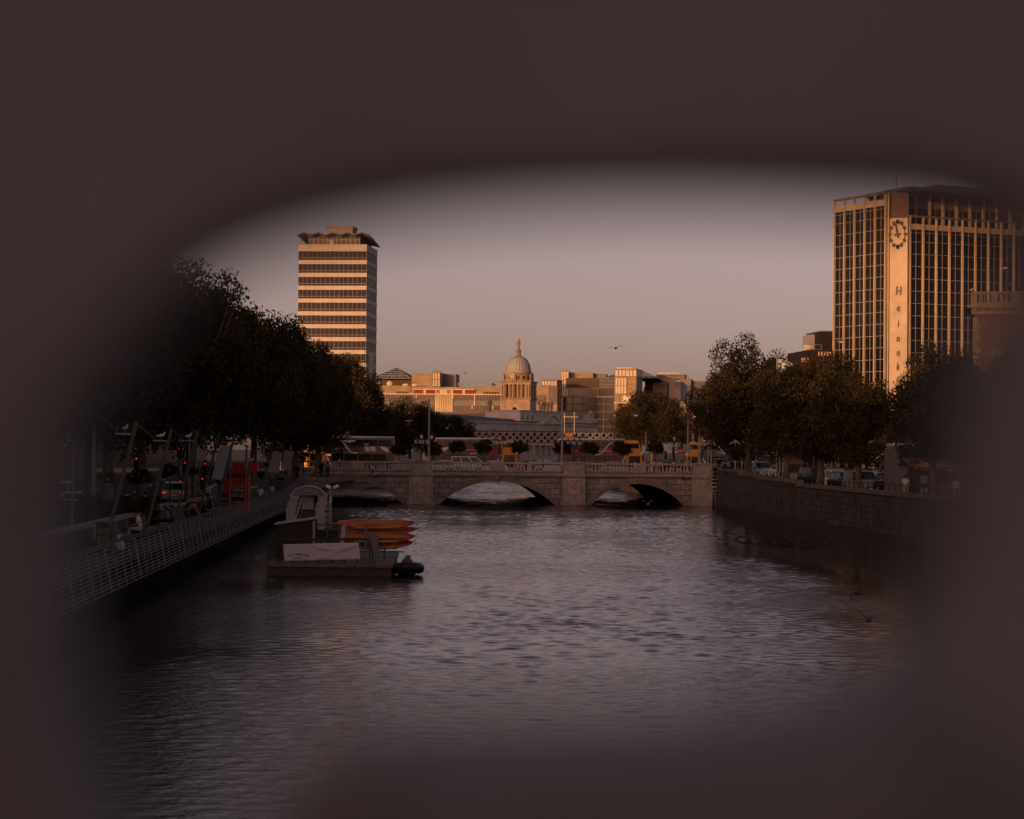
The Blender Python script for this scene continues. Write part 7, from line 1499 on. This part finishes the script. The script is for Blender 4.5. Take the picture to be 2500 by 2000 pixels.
t = thing('cycle_stand', Vector((at(2170, 1150, 214).x, 214, rz_(214))), 'long bent tube cycle stand behind the dark cars', 'cycle stand'); MB().tube([(-1.0, 0, 0), (-1.0, 0, .75), (-.85, 0, .9), (.85, 0, .9), (1.0, 0, .75), (1.0, 0, 0)], .035, 7).build('tube', M_steel, t)
# ---------------------------------------------------------------- gulls
M_gw, M_gg, M_gd = mat('gull white', (.66, .65, .64), .7, .05), mat('gull grey', (.30, .30, .32), .7, .1), mat('gull dark', (.05, .045, .045), .7, .2)
def gull_flying(P, rz, lift, label, dark=False, bank=0, s=1.0):
    t = thing('gull', P, label, 'gull', 'gulls in the air', rz=R(rz)); t.rotation_euler = (0, R(bank), R(rz)); t.scale = (s, s, s)
    a, b_ = (M_gd, M_gd) if dark else (M_gw, M_gg)
    bd = MB(); bd.smooth = True; bd.tube([(0, .3, .02), (0, .24, .02), (0, .1, .0), (0, -.12, -.02), (0, -.26, .02), (0, -.34, .035), (0, -.4, .03), (0, -.44, .02)], [.02, .05, .075, .085, .06, .055, .035, .012], 9); bd.build('body', a, t)
    tl = MB(); tl.prism([(-.04, .26, .03), (.04, .26, .03), (.1, .48, .03), (-.1, .48, .03)], (0, 0, -.012)); tl.build('tail', a, t)
    for sg in (-1, 1):
        w_ = MB(); w_.smooth = True; pts = [(0.05, 0, 0), (.25, -.07, lift * .18), (.42, -.08, lift * .22), (.58, 0, lift * .14), (.72, .12, lift * .02)]; ch = [.16, .17, .14, .1, .02]
        for i in range(4):
            (x0, y0, z0), (x1, y1, z1) = pts[i], pts[i + 1]; c0, c1 = ch[i], ch[i + 1]
            q = [(sg * x0, y0 - c0 * .4, z0), (sg * x1, y1 - c1 * .4, z1), (sg * x1, y1 + c1 * .7, z1), (sg * x0, y0 + c0 * .7, z0)]
            w_.prism(q if sg > 0 else q[::-1], (0, 0, .016))
        w_.build('wing', b_, t)
    MB().lathe([(.015, 0), (.004, .05)], (0, 0, 0), 6).build('bill', mat('gull bill', (.4, .25, .04), .5), t).matrix_basis = Matrix.Translation((0, -.43, .02)) @ Matrix.Rotation(R(95), 4, 'X')
    return t
for px, py, d, rz, lift, lab, dk, bank, s in [
    (1503, 850, 150, 170, .55, 'dark gull alone in the sky between the dome and the right trees', True, 8, .8), (2120, 1512, 52, 165, .9, 'large dark gull gliding low over the river at the lower right', True, -8, .85), (2095, 1450, 70, 215, .9, 'dark gull just above the lower right one, over the reflections', True, 35, .55),
    (1091, 1046, 235, 20, 2.2, 'white gull with raised wings before the dim trees, left of the lattice bridge', False, 0, 1.0), (850, 1078, 150, 80, 2.0, 'white gull gliding across the roof of the first bus', False, 20, 1.1), (895, 1086, 170, 20, -2.2, 'white gull with arched wings before the advert of the first bus', False, 0, 1.1), (912, 1157, 190, 60, 1.2, 'white gull crossing the face of the leftmost bridge arch', False, 14, 1.1), (766, 1170, 175, 10, -1.6, 'white gull with spread arched wings at the flared boardwalk end', False, 0, 1.25),
    (998, 1028, 240, 110, -1.4, 'white gull diving left of the tall grey lamp pole', False, 30, 1.0), (936, 1002, 235, 15, 2.0, 'white gull by the edge of the dark left trees', False, 0, .9), (1552, 1015, 300, 30, 1.0, 'tiny white gull before the round tree', False, 0, 1.0), (1582, 1231, 235, 10, 1.8, 'white gull low on the water under the right arch', False, 0, 1.0), (2053, 835, 250, 60, 1.4, 'white gull before the left glass face of the clock building', False, 10, .9), (2052, 872, 252, 80, .8, 'small lit gull just above the trees at the clock building', False, 0, .9),
    (1136, 912, 400, 60, 1.0, 'small gull in the sky left of the dome', True, 30, .6), (1118, 911, 420, 20, .8, 'tiny gull beside another in the sky left of the dome', True, 0, .5), (2450, 655, 200, 60, .8, 'lit gull before the glass strips at the far right', False, 0, .9), (2455, 485, 200, 70, .6, 'gull by the roof of the clock building', False, 0, .8)]:
    gull_flying(at(px, py, d), rz, lift, lab, dk, bank, s)
def gull_standing(P, rz, label, s=.85):
    t = thing('perched_gull', P, label, 'gull', 'gulls perched on the masts', rz=R(rz)); t.scale = (s,) * 3
    bd = MB(); bd.smooth = True; bd.tube([(0, .3, .2), (0, .2, .22), (0, .05, .24), (0, -.1, .28), (0, -.15, .36), (0, -.17, .42), (0, -.22, .43)], [.015, .06, .09, .085, .05, .05, .02], 9); bd.build('body', M_gw, t)
    bk = MB(); bk.smooth = True; bk.ball((0, .1, .27), (.075, .2, .055), 8, 6); bk.build('wings', M_gg, t); lg_ = MB(); 
    for x in (-.03, .03): lg_.tube([(x, 0, 0), (x, 0, .18)], .01, 5)
    lg_.build('legs', mat('gull leg', (.4, .25, .2), .6), t); MB().bar((0, -.22, .425), (0, -.28, .41), .02).build('bill', mat('gull bill', (.4, .25, .04), .5), t)
labs = ['gull perched on the crossbar of the mast nearest the blur', 'gull perched on the mast above the estate car', 'gull perched on the mast behind the twin red lamps', 'gull perched on the mast with the widest banner', 'gull perched on the mast left of the parasols', 'gull perched on the first banner mast right of the kiosk', 'gull perched on the rightmost banner mast']
for i, mt in enumerate(mast_tops): gull_standing(mt + Vector((-.45, 0, .05)), 40 + i * 47, labs[i])
gull_standing(Vector((at(2012 + 356, 708, 254.9).x + .2, 255.1, vb.z(712) - .01)), 120, 'gull standing on the corner of the balustraded parapet')
gull_standing(Vector((at(608, 1125, 164).x, bx(580, -12.4) + .5, DK + 3.36)), 80, 'gull standing on top of the red kiosk')
